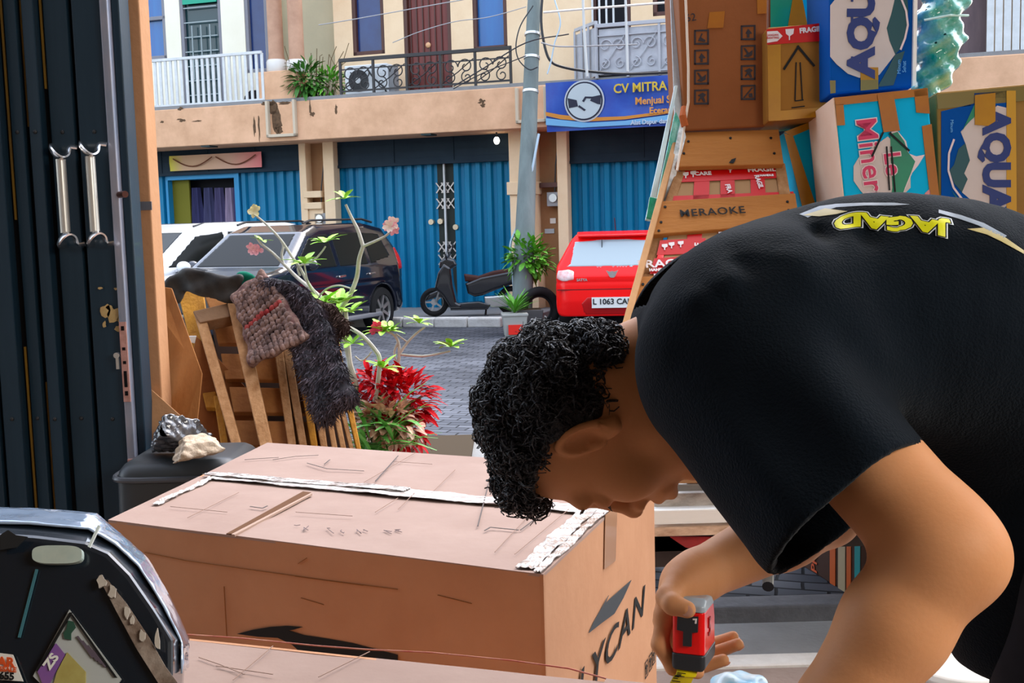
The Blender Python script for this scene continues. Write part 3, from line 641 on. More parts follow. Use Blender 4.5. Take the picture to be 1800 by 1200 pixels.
# ================================================================== vehicles
M_glass = mat('dark_car_glass', (.012, .013, .012), .2, spec=.12)
M_palegl = mat('pale_reflecting_glass', (.34, .40, .42), .1, spec=.9)
M_lamp = mat('headlamp_glass', (.62, .66, .68), .12, spec=.9, col2=(.2, .22, .24), scale=14, mix=.4)
M_tail = mat('tail_lamp_red', (.45, .01, .02), .15, coat=.6)
def car(name, label, loc, head, paint, prof, W, H, belt, roofw, wheels, wr, glassbits, L, res=.02, glass_m=None, kind='car', xr=.35):
    th = math.atan2(head[1], head[0]); r = thing(name, label, kind, loc, th)
    x0 = min(p[0] for p in prof); x1 = max(p[0] for p in prof)
    def f(p):
        x, y, z = p[:, 0], np.abs(p[:, 1]), p[:, 2]
        d = poly_d(x, z, prof)
        w = np.where(z < belt, W - .05 * np.clip((.45 - z) / .3, 0, 1) - .02 * np.clip((z - belt + .25) / .25, 0, 1), W - .02 - (z - belt) / (H - belt) * (W - roofw))
        dy = y - w
        hx = (x1 - x0) / 2; cx = (x1 + x0) / 2; qx = np.abs(x - cx) - (hx - xr); qy = y - (W - xr + .02)
        dp = np.hypot(np.maximum(qx, 0), np.maximum(qy, 0)) + np.minimum(np.maximum(qx, qy), 0) - xr
        d = smax(smax(d, dy, .10), dp, .06)
        crease = .008 * np.exp(-((z - belt * .78) / .02) ** 2); d = d + crease
        for wx in wheels:
            a = np.hypot(x - wx, z - wr) - (wr + .05); d = smax(d, -np.maximum(a, (W - .28) - y), .02)
        return d
    lo_, hi_ = (x0 - .1, -W - .1, -.05), (x1 + .1, W + .1, H + .1)
    V, Q = sdf_mesh(f, lo_, hi_, res, 4); np_obj('body', V, Q, paint, r)
    for (nm, kind_, reg, m_, out) in glassbits:
        if kind_ == 'side':      # polygon in x,z
            for sg in (1, -1):
                g = lambda p: np.maximum(np.maximum(np.maximum(f(p) - out, -(f(p) + .05)), poly_d(p[:, 0], p[:, 2], reg)), .25 - p[:, 1] * sg)
                V, Q = sdf_mesh(g, lo_, hi_, res, 4)
                if len(V): np_obj(nm, V, Q, m_, r)
        else:                    # polygon in y,z, on front or rear
            sg = 1 if kind_ == 'front' else -1; xl = (x1 - .42 if sg > 0 else x0 + .30) if 'lamp' in nm else (x0 + x1) / 2 + .3 * sg
            g = lambda p: np.maximum(np.maximum(np.maximum(f(p) - out, -(f(p) + .05)), poly_d(p[:, 1], p[:, 2], reg)), -(p[:, 0] - xl) * sg)
            V, Q = sdf_mesh(g, lo_, hi_, res, 4)
            if len(V): np_obj(nm, V, Q, m_, r)
    for wx in wheels:
        for sg in (1, -1):
            m = MB(); M_ = Matrix.Rotation(math.radians(-90 * sg), 4, 'X'); c = (wx, sg * (W - .21), wr)
            m.lathe([(wr * .62, 0), (wr * .97, .01), (wr, .04), (wr, .16), (wr * .96, .19), (wr * .68, .2), (wr * .66, .15)], c, 32, M_)
            wh = m.build('wheel', M_rubber, r, smooth=True)
            m = MB(); m.lathe([(.01, .12), (wr * .15, .17), (wr * .16, .13), (wr * .62, .13), (wr * .66, .19), (wr * .68, .18), (wr * .68, .0)], c, 32, M_)
            for k in range(7):
                a = 2 * math.pi * k / 7; d = Vector((math.cos(a), 0, math.sin(a)))
                m.beam(Vector(c) + d * wr * .1 + Vector((0, sg * .155, 0)), Vector(c) + d * wr * .64 + Vector((0, sg * .165, 0)), .045, .03, up=(0, 1, 0))
            m.build('rim', M_steel, wh, smooth=False)
    return r, f
suv = [(2.15, .3), (2.2, .5), (2.16, .82), (2.0, .98), (1.3, 1.08), (1.12, 1.12), (.45, 1.58), (.1, 1.68), (-1.2, 1.70), (-1.75, 1.62), (-1.95, 1.35), (-2.12, 1.0), (-2.18, .75), (-2.15, .38), (-1.9, .28), (1.9, .24)]
sidewin = [[(.98, 1.08), (.40, 1.50), (-.12, 1.56), (-.12, 1.05)], [(-.18, 1.05), (-.18, 1.56), (-.98, 1.56), (-1.0, 1.05)], [(-1.06, 1.06), (-1.04, 1.56), (-1.55, 1.52), (-1.72, 1.16)]]
def suvbits(gm):
    return [('side_window', 'side', w, gm, .004) for w in sidewin] + [('windscreen', 'front', [(-.70, 1.12), (-.56, 1.56), (.56, 1.56), (.70, 1.12)], gm, .004),
        ('rear_window', 'rear', [(-.62, 1.12), (-.55, 1.52), (.55, 1.52), (.62, 1.12)], gm, .004),
        ('headlamp', 'front', [(.50, .72), (.56, .86), (.95, .92), (.95, .74)], M_lamp, .006), ('headlamp', 'front', [(-.50, .72), (-.56, .86), (-.95, .92), (-.95, .74)], M_lamp, .006),
        ('grille', 'front', [(-.45, .55), (-.48, .84), (.48, .84), (.45, .55)], M_black, .008),
        ('tail_lamp', 'rear', [(.66, .95), (.62, 1.3), (.95, 1.3), (.95, .95)], M_tail, .01), ('tail_lamp', 'rear', [(-.66, .95), (-.62, 1.3), (-.95, 1.3), (-.95, .95)], M_tail, .01)]
def suvtrim(r, paint, mirror_m):
    for sg in (1, -1):
        m = MB(); m.ell((.82, sg * 1.0, 1.13), (.08, .13, .085)); m.beam((.84, sg * .84, 1.08), (.82, sg * .95, 1.1), .05, .04); m.build('mirror', mirror_m, r, smooth=True)
        for x in (-.1, -.95):
            m = MB(); m.beam((x + .02, sg * .885, .92), (x - .16, sg * .885, .93), .03, .03); m.build('door_handle', M_chrome, r, bevel=.008)
        m = MB(); m.bx(-1.3, 1.2, sg * .80 - .08, sg * .80 + .08, .26, .33); m.build('side_step', mat('step_grey', (.2, .2, .21), .4), r, bevel=.02)
        m = MB(); m.tube([(.3, sg * .56, 1.70), (.1, sg * .56, 1.74), (-1.3, sg * .56, 1.75), (-1.6, sg * .56, 1.70)], .018, 6); m.build('roof_rail', M_black, r)
M_blackpaint = mat('black_car_paint', (.006, .009, .018), .12, coat=1.0, spec=.8)
wp = PZ(672, 583, -.3); h = Vector((-.40, -.917, 0)).normalized(); lft = Vector((-h.y, h.x, 0)) * 1.0
lft = Vector((h.y * -1, h.x, 0))
c = wp + h * 1.40 - lft * .80
r, fS = car('suv_car', 'glossy black SUV parked facing the camera in front of the blue shutters', (c.x, c.y, -.3), h, M_blackpaint, suv, .88, 1.70, 1.03, .66, (1.38, -1.35), .35, suvbits(M_glass), 4.4)
suvtrim(r, M_blackpaint, M_blackpaint)
M_whitepaint = mat('white_car_paint', (.82, .84, .86), .2, coat=1.0)
hw = Vector((-.62, -.78, 0)).normalized(); lw = Vector((-hw.y, hw.x, 0)); mp_ = P(322, 456, 16.0); c = mp_ - hw * .82 - lw * 1.0; 
r, _ = car('suv_car', 'white car with dark windows parked behind the black one at the left', (c.x, c.y, -.3), hw, M_whitepaint, [(x, z * 1.04) for x, z in suv], .88, 1.77, 1.07, .68, (1.38, -1.35), .35, [(a, b, [(x, z * 1.04) for x, z in reg], g, o_) for a, b, reg, g, o_ in suvbits(M_glass)], 4.4)
suvtrim(r, M_whitepaint, M_whitepaint)
# red hatchback seen from behind
hat = [(1.75, .3), (1.8, .5), (1.72, .78), (1.0, .95), (.3, 1.38), (-.1, 1.46), (-1.1, 1.47), (-1.42, 1.41), (-1.70, 1.02), (-1.82, .85), (-1.86, .5), (-1.80, .28), (1.6, .22)]
hr = Vector((.16, .987, 0)).normalized(); rc = P(1077, 540, 16.0); c = Vector((rc.x, rc.y, 0)) + hr * 1.84
bits = [('side_window', 'side', [(.75, .95), (.18, 1.34), (-.3, 1.38), (-.3, .95)], M_glass, .004), ('side_window', 'side', [(-.36, .95), (-.36, 1.38), (-1.02, 1.36), (-1.25, 1.05)], M_glass, .004),
        ('rear_window', 'rear', [(-.66, .985), (-.60, 1.03), (-.56, 1.33), (-.2, 1.355), (.2, 1.355), (.56, 1.33), (.60, 1.03), (.66, .985), (.3, .97), (-.3, .97)], M_palegl, .005),
        ('windscreen', 'front', [(-.6, .98), (-.5, 1.33), (.5, 1.33), (.6, .98)], M_glass, .004),
        ('tail_lamp', 'rear', [(.54, .80), (.54, .92), (.62, .95), (.78, .93), (.80, .82), (.70, .78)], mat('tail_lamp_clear', (.75, .30, .28), .1, col2=(.85, .8, .78), scale=12, mix=.6), .012), ('tail_lamp', 'rear', [(-.54, .80), (-.54, .92), (-.62, .95), (-.78, .93), (-.80, .82), (-.70, .78)], mat('tail_lamp_clear', (.7, .3, .3)), .012),
        ('bumper_recess', 'rear', [(-.40, .30), (-.45, .46), (-.36, .56), (.36, .56), (.45, .46), (.40, .30)], mat('red_shadow_recess', (.45, .008, .01), .35), .004)]
r, fH = car('hatchback_car', 'bright red hatchback seen from behind beside the stacked truck', (c.x, c.y, -.3), hr, M_red, hat, .83, 1.47, .98, .58, (1.2, -1.15), .29, bits, 3.7, xr=.3)
m = MB(); m.slab([(-1.15, -.55, 1.47), (-1.15, .55, 1.47), (-1.52, .50, 1.425), (-1.52, -.50, 1.425)], (-.1, 0, 1), .035); m.build('spoiler', M_red, r, bevel=.015)
m = MB(); m.beam((-1.64, .0, 1.02), (-1.60, .36, 1.10), .025, .012); m.beam((-1.645, -.02, 1.0), (-1.63, .12, 1.08), .03, .02); m.build('wiper', M_black, r)
m = MB(); m.beam((-1.535, .16, 1.22), (-1.51, .16, 1.36), .03, .01); m.build('high_brake_lamp', M_black, r)
Rm = lambda y, z, x: Matrix(((0, 0, -1, x), (-1, 0, 0, y), (0, 1, 0, z), (0, 0, 0, 1)))
m = MB(); m.prism([(-.27, -.075), (.27, -.075), (.27, .075), (-.27, .075)], Rm(0.02, .48, -1.872), .012); pl = m.build('number_plate', mat('plate_white', (.78, .78, .74), .5), r)
m = MB(); letters(m, 'L 1063 CAI', Rm(0.02, .49, -1.888), .11, .002, .003); m.build('plate_number', M_black, pl)
m = MB(); m.prism([(-.07, .03), (-.09, .06), (-.03, .04), (0, .05), (.03, .04), (.09, .06), (.07, .03), (.04, -.03), (.02, -.045), (-.02, -.045), (-.04, -.03)], Rm(0, .87, -1.815), .014); m.build('emblem', M_chrome, r)
for y in (.57, -.57):
    m = MB(); letters(m, 'SATYA' if y > 0 else 'E', Rm(y * .75, .80, -1.826), .05, .002, .003); m.build('badge', M_chrome, r)
m = MB(); m.bx(-1.835, -1.80, -.78, .78, .655, .672); m.build('tailgate_seam', mat('seam_dark_red', (.2, .005, .006), .5), r)
m = MB(); m.cyl((-.95, 0, 1.47), (-1.15, 0, 1.66), .006, 6); m.build('aerial', M_black, r)
# ---- scooter facing left
fw = PZ(765, 556, -.15); rw = PZ(902, 553, -.15); hs = (fw - rw).normalized(); cc = (fw + rw) / 2
r = thing('scooter', 'black step-through scooter parked on its stand in front of the middle shutter', 'scooter', (cc.x, cc.y, -.15), math.atan2(hs.y, hs.x))
M_sb = mat('scooter_black', (.01, .011, .013), .2, coat=.8)
def sx(px, py): return ((835 - px) / 109.0, (556 - py) / 109.0)
def sblade(name, poly, w, m_, par=None, k=.03, taper=None, y0=0):
    q = [sx(*p) for p in poly]
    def f(p):
        wd = w if taper is None else np.interp(p[:, 2], *taper)
        return smax(poly_d(p[:, 0], p[:, 2], q), np.abs(p[:, 1] - y0) - wd, k)
    xs = [a for a, b in q]; zs = [b for a, b in q]
    V, Q = sdf_mesh(f, (min(xs) - .05, -w - .1 + min(y0, 0) * 1.2 - .1, min(zs) - .05), (max(xs) + .05, w + .1 + max(y0, 0) + .1, max(zs) + .05), .011, 4)
    return np_obj(name, V, Q, m_, par or r)
for (px, rr_) in ((765, .235), (902, .235)):
    x = sx(px, 0)[0]
    m = MB(); pts = [(x + (rr_ - .045) * math.cos(a), 0, rr_ + (rr_ - .045) * math.sin(a)) for a in [2 * math.pi * k / 28 for k in range(29)]]; m.tube(pts, .045, 8, caps=False); wh = m.build('wheel', M_rubber, r, smooth=True)
    m = MB(); m.cyl((x, -.05, rr_), (x, .05, rr_), .05, 12)
    for k in range(5):
        a = 2 * math.pi * k / 5; m.beam((x, 0, rr_), (x + .16 * math.cos(a), 0, rr_ + .16 * math.sin(a)), .03, .02, up=(0, 1, 0))
    pts = [(x + .155 * math.cos(a), 0, rr_ + .155 * math.sin(a)) for a in [2 * math.pi * k / 24 for k in range(25)]]; m.tube(pts, .014, 6, caps=False); m.build('rim', M_steel, wh)
sblade('front_fender', [(749, 528), (757, 515), (775, 508), (790, 515), (787, 525), (772, 521), (758, 526)], .06, M_sb)
sblade('front_shield', [(768, 505), (775, 478), (786, 462), (798, 470), (800, 500), (806, 530), (815, 535), (815, 542), (795, 542), (783, 520)], .17, M_sb, k=.05)
sblade('headlamp_cowl', [(776, 470), (778, 458), (788, 452), (804, 456), (808, 466), (796, 474)], .10, M_sb, k=.05)
sblade('floorboard', [(795, 533), (845, 530), (868, 536), (860, 545), (795, 545)], .15, M_sb)
sblade('rear_body', [(822, 498), (850, 487), (890, 480), (925, 474), (930, 485), (912, 500), (878, 510), (852, 520), (838, 522), (826, 516)], .13, M_sb, k=.05)
sblade('seat', [(820, 482), (845, 486), (870, 478), (915, 472), (918, 479), (880, 488), (846, 497), (822, 495)], .12, mat('seat_brown', (.06, .025, .02), .6), k=.04)
sblade('engine', [(855, 522), (892, 520), (905, 530), (900, 540), (868, 542), (856, 534)], .06, M_steel, y0=.08)
sblade('exhaust', [(880, 528), (918, 522), (922, 532), (884, 540)], .04, M_black, y0=-.12)
m = MB(); m.tube([(sx(792, 455)[0], -.3, 1.0), (sx(790, 455)[0], -.1, .95), (sx(790, 455)[0], .1, .95), (sx(792, 455)[0], .3, 1.0)], .018, 8); m.build('handlebar', M_black, r)
for sg in (-1, 1):
    m = MB(); m.tube([(sx(790, 0)[0], sg * .2, .97), (sx(796, 0)[0], sg * .3, 1.1)], .006, 6); m.ell((sx(797, 0)[0], sg * .32, 1.13), (.02, .06, .04)); m.build('mirror', M_black, r)
m = MB(); m.tube([(sx(768, 0)[0], .05, .24), (sx(784, 0)[0], .05, .62)], .02, 8); m.tube([(sx(768, 0)[0], -.05, .24), (sx(784, 0)[0], -.05, .62)], .02, 8); m.build('fork', M_steel, r)
m = MB(); m.tube([(sx(857, 0)[0], 0, .12), (sx(855, 0)[0], .12, .0), (sx(862, 0)[0], .12, .0)], .012, 6); m.tube([(sx(857, 0)[0], 0, .12), (sx(855, 0)[0], -.12, .0)], .012, 6); m.build('stand', M_black, r)
# ================================================================== utility pole, wires, pots by the pole
pb = PZ(916, 585, -.3); pt = P(941, -60, 17.6); ctr = pb
r = thing('utility_pole', 'leaning grey concrete utility pole in front of the shophouses', 'pole', (pb.x, pb.y, -.3))
m = MB(); m.tube([pb, pb + (pt - pb) * .25, pb + (pt - pb) * .5, pb + (pt - pb) * .75, pt], [.155, .15, .125, .11, .09], 24); m.build('shaft', mat('pole_concrete', (.20, .235, .225), .85, col2=(.13, .15, .145), scale=2, stretch=(3, 3, .4), bump=.2), r, smooth=True, rel=(pb.x, pb.y, -.3))
for z_, y_ in ((150, 0), (85, 0), (40, 0)):
    q = PL(935, z_, pb, (0, 1, 0)); m = MB(); ax = (pt - pb).normalized(); q = pb + (pt - pb) * ((q.z - pb.z) / (pt.z - pb.z)); m.tube([q - ax * .02, q + ax * .02], .125, 20); m.build('clamp', M_steel, r, rel=(pb.x, pb.y, -.3))
def wire(name, pts, d, rad, m_, label, cat='cable', group=None, n=6):
    w = [P(px, py, d + (dd[0] if dd else 0)) for px, py, *dd in pts]; w = [Vector(q) for q in spline(w, n)]
    m = MB(); c0 = w[0]; m.tube(w, rad, 5); o = m.build(name, m_, smooth=True, rel=tuple(c0)); o.location = c0; tag(o, label, cat, group); return o
wire('cable', [(955, -30), (951, 30), (955, 70), (966, 105), (990, 118), (1040, 126), (1110, 130), (1230, 124)], 17.3, .022, M_black, 'thick black cable curving from the pole top towards the stacked truck')
wire('cable', [(937, 10), (915, 45), (907, 80), (912, 105), (930, 122), (945, 118)], 17.2, .010, M_black, 'thin looping cable hanging left of the pole')
wire('cable', [(947, 235), (935, 300), (925, 350), (908, 400), (897, 430), (900, 470), (904, 520)], 17.1, .02, mat('pale_cable', (.42, .52, .58), .5), 'pale blue-grey cable running down the left side of the pole')
wire('cable', [(797, 152), (850, 120), (925, 75), (1000, 60)], 17.2, .010, M_black, 'black wire strung from the railing up to the pole, upper of two')
wire('cable', [(797, 156), (850, 128), (925, 98)], 17.2, .008, M_black, 'black wire strung from the railing up to the pole, lower of two')
wire('cable', [(560, 44), (622, 34), (700, 20), (800, 2), (860, -8)], 17.2, .008, mat('grey_wire', (.3, .3, .3), .5), 'thin grey wire crossing in front of the red-brown balcony door')
wire('cable', [(690, 75), (740, 55), (800, 38), (860, 30), (925, 12)], 17.2, .007, mat('grey_wire', (.3, .3, .3), .5), 'thin sagging wire passing below the round door lamp')
wire('cable', [(951, 75), (985, 82), (1060, 80), (1120, 78)], 17.1, .012, mat('grey_wire', (.3, .3, .3), .5), 'grey wire crossing the silver balcony railing')
wire('cable', [(975, 0), (985, 40), (975, 75), (968, 110), (962, 130)], 17.2, .012, mat('pale_cable', (.5, .55, .6), .5), 'pale wire dangling right of the pole in front of the cream wall')
wire('pipe', [(1024, -20), (1027, 60), (1032, 135)], 17.0, .022, mat('grey_pipe', (.5, .5, .48), .5), 'upright grey pipe left of the silver balcony corner', 'pipe')
wire('pipe', [(1099, -20), (1101, 60), (1103, 126)], 17.0, .02, mat('grey_pipe', (.5, .5, .48), .5), 'upright grey pipe in front of the silver balcony railing', 'pipe')
wire('pipe', [(955, 22), (1050, 14), (1192, 3)], 17.0, .018, mat('pale_pipe', (.7, .66, .6), .5), 'pale horizontal pipe above the silver balcony', 'pipe')
def leaf(mb, base, d, L, W, up, bend=.25, n=4):
    d = Vector(d).normalized(); up = Vector(up); s = d.cross(up)
    s = s.normalized() if s.length > 1e-3 else d.orthogonal().normalized(); u = s.cross(d)
    V = []
    for i in range(n + 1):
        t = i / n; w = W * math.sin(math.pi * (t * .86 + .07)) * (.75 + .5 * t) * .5; c = Vector(base) + d * (L * t) - u * (bend * L * t * t)
        V += [c - s * w + u * w * .25, c, c + s * w + u * w * .25]
    Fs = []
    for i in range(n): a = 3 * i; Fs += [(a, a + 1, a + 4, a + 3), (a + 1, a + 2, a + 5, a + 4)]
    mb.add(V, Fs)
def bush(mb, c, rad, n, L, W, rnd, flat=1.0, updir=.4, bend=.3):
    for _ in range(n):
        v = Vector((rnd.gauss(0, 1), rnd.gauss(0, 1), rnd.gauss(0, 1) * flat)).normalized(); p = Vector(c) + Vector((v.x * rad[0], v.y * rad[1], v.z * rad[2])) * rnd.uniform(.45, 1)
        d = v + Vector((rnd.uniform(-.5, .5), rnd.uniform(-.5, .5), rnd.uniform(-.2, updir + .4))); leaf(mb, p, d, L * rnd.uniform(.7, 1.2), W * rnd.uniform(.7, 1.2), (rnd.uniform(-.3, .3), rnd.uniform(-.3, .3), 1), bend)
rn = random.Random(5)
q = P(925, 452, 17.0); r = thing('hanging_plant', 'bright green leafy plant tied around the concrete pole', 'plant', (q.x, q.y, q.z - .4)); rel = (q.x, q.y, q.z - .4)
m = MB(); bush(m, q, (.30, .2, .30), 190, .17, .07, rn); bush(m, q + Vector((.2, -.05, -.05)), (.15, .1, .2), 60, .16, .07, rn); m.build('foliage', M_green, r, rel=rel)
m = MB()
for k in range(6): m.tube([q + Vector((rn.uniform(-.1, .1), .1, -.4)), q + Vector((rn.uniform(-.2, .2), 0, 0)), q + Vector((rn.uniform(-.3, .3), 0, rn.uniform(.1, .4)))], .008, 4)
m.build('stem', M_darkleaf, r, rel=rel)
pz = PZ(905, 586, -.3); r = thing('potted_plant', 'spiky green plant in a grey pot with a red label at the pole', 'plant', (pz.x, pz.y - .3, -.3), .05)
m = MB(); m.hexa([(-.15, -.15, 0), (.15, -.15, 0), (-.15, .15, 0), (.15, .15, 0), (-.18, -.18, .32), (.18, -.18, .32), (-.18, .18, .32), (.18, .18, .32)]); m.bx(-.19, .19, -.19, .19, .29, .33); m.build('pot', mat('grey_pot', (.38, .38, .35), .8), r, bevel=.01)
m = MB(); m.bx(-.10, .11, -.185, -.165, .03, .17); m.build('red_label', mat('red_label', (.7, .05, .04), .5), r)
m = MB()
for k in range(46): a = rn.uniform(0, 6.28); el = rn.uniform(.5, 1.4); leaf(m, (0, 0, .33), (math.cos(a) * math.cos(el), math.sin(a) * math.cos(el), math.sin(el)), rn.uniform(.25, .42), .035, (0, 0, 1), .25)
m.build('foliage', M_green, r)
pz = PZ(932, 586, -.3); r = thing('plant_pot', 'dark square concrete pot standing between the pole and the old tyre', 'pot', (pz.x, pz.y, -.3), .05)
m = MB(); m.hexa([(-.15, -.15, 0), (.15, -.15, 0), (-.15, .15, 0), (.15, .15, 0), (-.19, -.19, .36), (.19, -.19, .36), (-.19, .19, .36), (.19, .19, .36)]); m.build('pot_body', mat('dark_pot', (.12, .12, .12), .8), r, bevel=.01)
m = MB(); m.bx(-.16, .16, -.16, .16, .34, .365); m.build('soil', mat('soil', (.05, .035, .02), .9), r)
tz = P(948, 551, 16.9); r = thing('old_tyre', 'old black tyre standing upright to the right of the pole', 'tyre', (tz.x, tz.y, -.3), .4)
m = MB(); R_ = .27; m.tube([(R_ * math.cos(a), 0, .34 + R_ * math.sin(a)) for a in [2 * math.pi * k / 32 for k in range(33)]], .07, 10, caps=False); m.build('tread', M_rubber, r, smooth=True)
m = MB(); m.tube([(.2 * math.cos(a), 0, .34 + .2 * math.sin(a)) for a in [2 * math.pi * k / 32 for k in range(33)]], .02, 6, caps=False); m.build('bead', M_black, r, smooth=True)
# balcony plants
q0 = FM @ Vector((fac(545, 150, .8)[0], -.8, 3.62)); r = thing('balcony_plants', 'overgrown wild green plant on the balcony beside the pink columns', 'plant', q0); rel = tuple(q0)
m = MB(); bush(m, q0 + Vector((-.05, 0, .3)), (.28, .15, .3), 170, .2, .07, rn, bend=.5); m.build('foliage', M_darkleaf, r, rel=rel)
m = MB(); bush(m, q0 + Vector((.35, 0, .22)), (.30, .15, .24), 130, .16, .05, rn, bend=.5); m.build('foliage', M_green, r, rel=rel)
m = MB()
for k in range(16): a = rn.uniform(-.5, .9); m.tube([q0 + Vector((a * .5, 0, 0)), q0 + Vector((a * .7, 0, rn.uniform(.3, .75))), q0 + Vector((a * .9, -.05, rn.uniform(.5, .95)))], .006, 4)
m.build('twig', mat('dry_twig', (.12, .08, .04), .9), r, rel=rel)
# ================================================================== planter, frangipani, red shrub
Z6 = lambda x, y, d: P(400 + x / 2.552, 330 + y / 2.552, d)
M_bark = mat('pale_bark', (.42, .40, .34), .8, col2=(.55, .55, .50), scale=20, mix=.5)
def branchset(name, label, brs, root, ros, flo):
    r = thing(name, label, 'tree', root); rel = tuple(root)
    for pts, ra, rb in brs:
        w = [Vector(q) for q in spline([Z6(*p) for p in pts], 5)]; m = MB(); n_ = len(w); m.tube(w, [.72 * (ra + (rb - ra) * i / (n_ - 1)) for i in range(n_)], 8); m.build('branch', M_bark, r, smooth=True, rel=rel)
    for (x, y, d, n_, L) in ros:
        c = Z6(x, y, d); m = MB()
        for k in range(n_):
            a = 2 * math.pi * k / n_ + rn.uniform(-.2, .2); el = rn.uniform(.1, .9); leaf(m, c, (math.cos(a) * math.cos(el), math.sin(a) * math.cos(el), math.sin(el)), L * rn.uniform(.8, 1.2), L * .38, (0, 0, 1), .25)
        m.build('leaf_rosette', M_limeleaf, r, rel=rel)
    for (x, y, d, col_) in flo:
        c = Z6(x, y, d); m = MB()
        for _ in range(3):
            cc_ = c + Vector((rn.uniform(-.012, .012), rn.uniform(-.01, .01), rn.uniform(-.008, .012)))
            for k in range(5):
                a = 2 * math.pi * k / 5 + rn.uniform(0, 1); leaf(m, cc_, (math.cos(a), -.4, math.sin(a)), .026, .016, (0, -1, 0), -.2)
        m.build('flower', mat('petal_' + col_, {'pink': (.9, .50, .56), 'white': (.92, .80, .74), 'cream': (.88, .82, .55), 'deep': (.80, .12, .25)}[col_], .5), r, rel=rel)
d = 4.15
base = Z6(552, 1010, d)
fr_root = Vector((base.x, base.y, .4))
branchset('frangipani_tree', 'bare branched frangipani with few lime leaves and pink flowers behind the wooden pallets',
  [([(565, 1060, d), (560, 880, d), (545, 760, d), (535, 620, d), (530, 555, d)], .017, .011),
   ([(590, 1060, d + .05), (575, 880, d), (548, 780, d), (505, 575, d), (550, 480, d - .05), (580, 400, d - .05), (590, 320, d - .08), (608, 262, d - .1)], .014, .010),
   ([(608, 262, d - .1), (585, 190, d - .1), (555, 130, d - .1), (530, 75, d - .1)], .010, .006), ([(608, 262, d - .1), (660, 240, d - .15), (710, 215, d - .2), (738, 185, d - .2)], .008, .005),
   ([(505, 575, d), (440, 510, d + .05), (370, 450, d + .05), (310, 400, d + .1), (250, 340, d + .1), (200, 290, d + .1), (150, 250, d + .1), (125, 215, d + .1)], .012, .005),
   ([(250, 340, d + .1), (243, 300, d + .1), (250, 262, d + .1), (240, 235, d + .1)], .007, .006),
   ([(420, 500, d + .05), (370, 440, d), (325, 360, d), (290, 310, d), (240, 235, d), (180, 170, d), (120, 118, d)], .009, .005),
   ([(400, 490, d), (360, 420, d - .1), (345, 345, d - .1)], .006, .004), ([(325, 395, d), (318, 355, d), (385, 325, d), (420, 290, d), (440, 262, d)], .006, .004),
   ([(415, 480, d), (450, 450, d - .1), (500, 438, d - .15), (550, 450, d - .2)], .005, .004),
   ([(535, 620, d), (600, 660, d - .1), (660, 725, d - .1), (682, 775, d - .1), (670, 900, d - .05), (640, 1060, d)], .010, .012),
   ([(572, 755, d), (600, 775, d), (630, 755, d), (645, 735, d)], .004, .004)], fr_root,
  [(525, 50, d - .1, 7, .06), (160, 240, d + .1, 5, .045), (440, 245, d, 9, .07), (345, 340, d - .1, 9, .075), (500, 520, d - .1, 12, .09), (430, 525, d - .1, 9, .08), (560, 700, d - .1, 8, .07), (555, 560, d - .2, 7, .08), (695, 808, d - .1, 9, .07), (490, 560, d, 9, .08)],
  [(738, 168, d - .2, 'white'), (125, 272, d + .1, 'pink'), (115, 100, d, 'cream'), (740, 185, d - .2, 'pink')])
d = 4.3; base2 = Z6(755, 1000, d)
branchset('frangipani_tree', 'small twisting frangipani rising from the red leaved shrub, one branch reaching right', 
  [([(745, 1060, d), (750, 900, d), (762, 800, d), (770, 750, d), (765, 690, d), (740, 655, d), (700, 640, d)], .013, .005), ([(770, 745, d), (810, 690, d), (850, 650, d), (885, 625, d)], .008, .005),
   ([(775, 748, d), (870, 755, d), (940, 745, d), (1000, 732, d)], .007, .005), ([(755, 655, d), (790, 680, d), (808, 692, d)], .004, .004), ([(765, 690, d), (748, 740, d), (762, 800, d)], .006, .006)], Vector((base2.x, base2.y, .4)),
  [(860, 608, d, 9, .055), (1002, 715, d, 12, .07), (700, 645, d, 11, .075), (735, 640, d, 7, .06)], [(665, 628, d, 'deep')])
r0 = PZ(620, 800, .0); pc = Vector((-.62, 4.5, -.3)); 
r = thing('planter_box', 'low concrete planter behind the cartons holding the red shrub', 'planter', (-.62, 4.42, -.3)); m = MB(); m.bx(-.75, .5, -.42, .42, 0, .70); m.build('planter_wall', M_conc, r, bevel=.01)
m = MB(); m.bx(-.70, .45, -.37, .37, .68, .715); m.build('soil', mat('soil', (.05, .035, .02)), r)
cq = P(690, 712, 4.2); r = thing('red_shrub', 'bushy shrub of dark red and cream leaves beside the pallets', 'shrub', (cq.x, cq.y, .4)); rel = (cq.x, cq.y, .4)
m = MB(); bush(m, P(700, 700, 4.2), (.115, .1, .10), 260, .065, .022, rn, bend=.5); bush(m, P(668, 672, 4.2), (.09, .08, .05), 110, .06, .02, rn, bend=.5); bush(m, P(715, 755, 4.2), (.07, .08, .08), 110, .06, .02, rn, bend=.5); m.build('red_leaves', mat('crimson_leaf', (.62, .03, .035), .55, spec=.2, col2=(.26, .015, .02), scale=30), r, rel=rel)
m = MB(); bush(m, P(682, 742, 4.10), (.11, .06, .07), 230, .05, .026, rn, bend=.5); m.build('cream_leaves', mat('cream_pink_leaf', (.80, .62, .45), .5, col2=(.35, .06, .06), scale=30, mix=.6), r, rel=rel)
m = MB()
for k in range(7): m.tube([(cq.x + rn.uniform(-.05, .05), cq.y, .40), (cq.x + rn.uniform(-.1, .1), cq.y, .5), (cq.x + rn.uniform(-.15, .15), cq.y, .6)], .005, 5)
m.build('stem', M_bark, r, rel=rel)
cq = P(655, 770, 4.05); r = thing('strap_leaf_plant', 'dark green plant with long strap leaves below the red shrub', 'plant', (cq.x, cq.y, .4)); rel = (cq.x, cq.y, .4); m = MB()
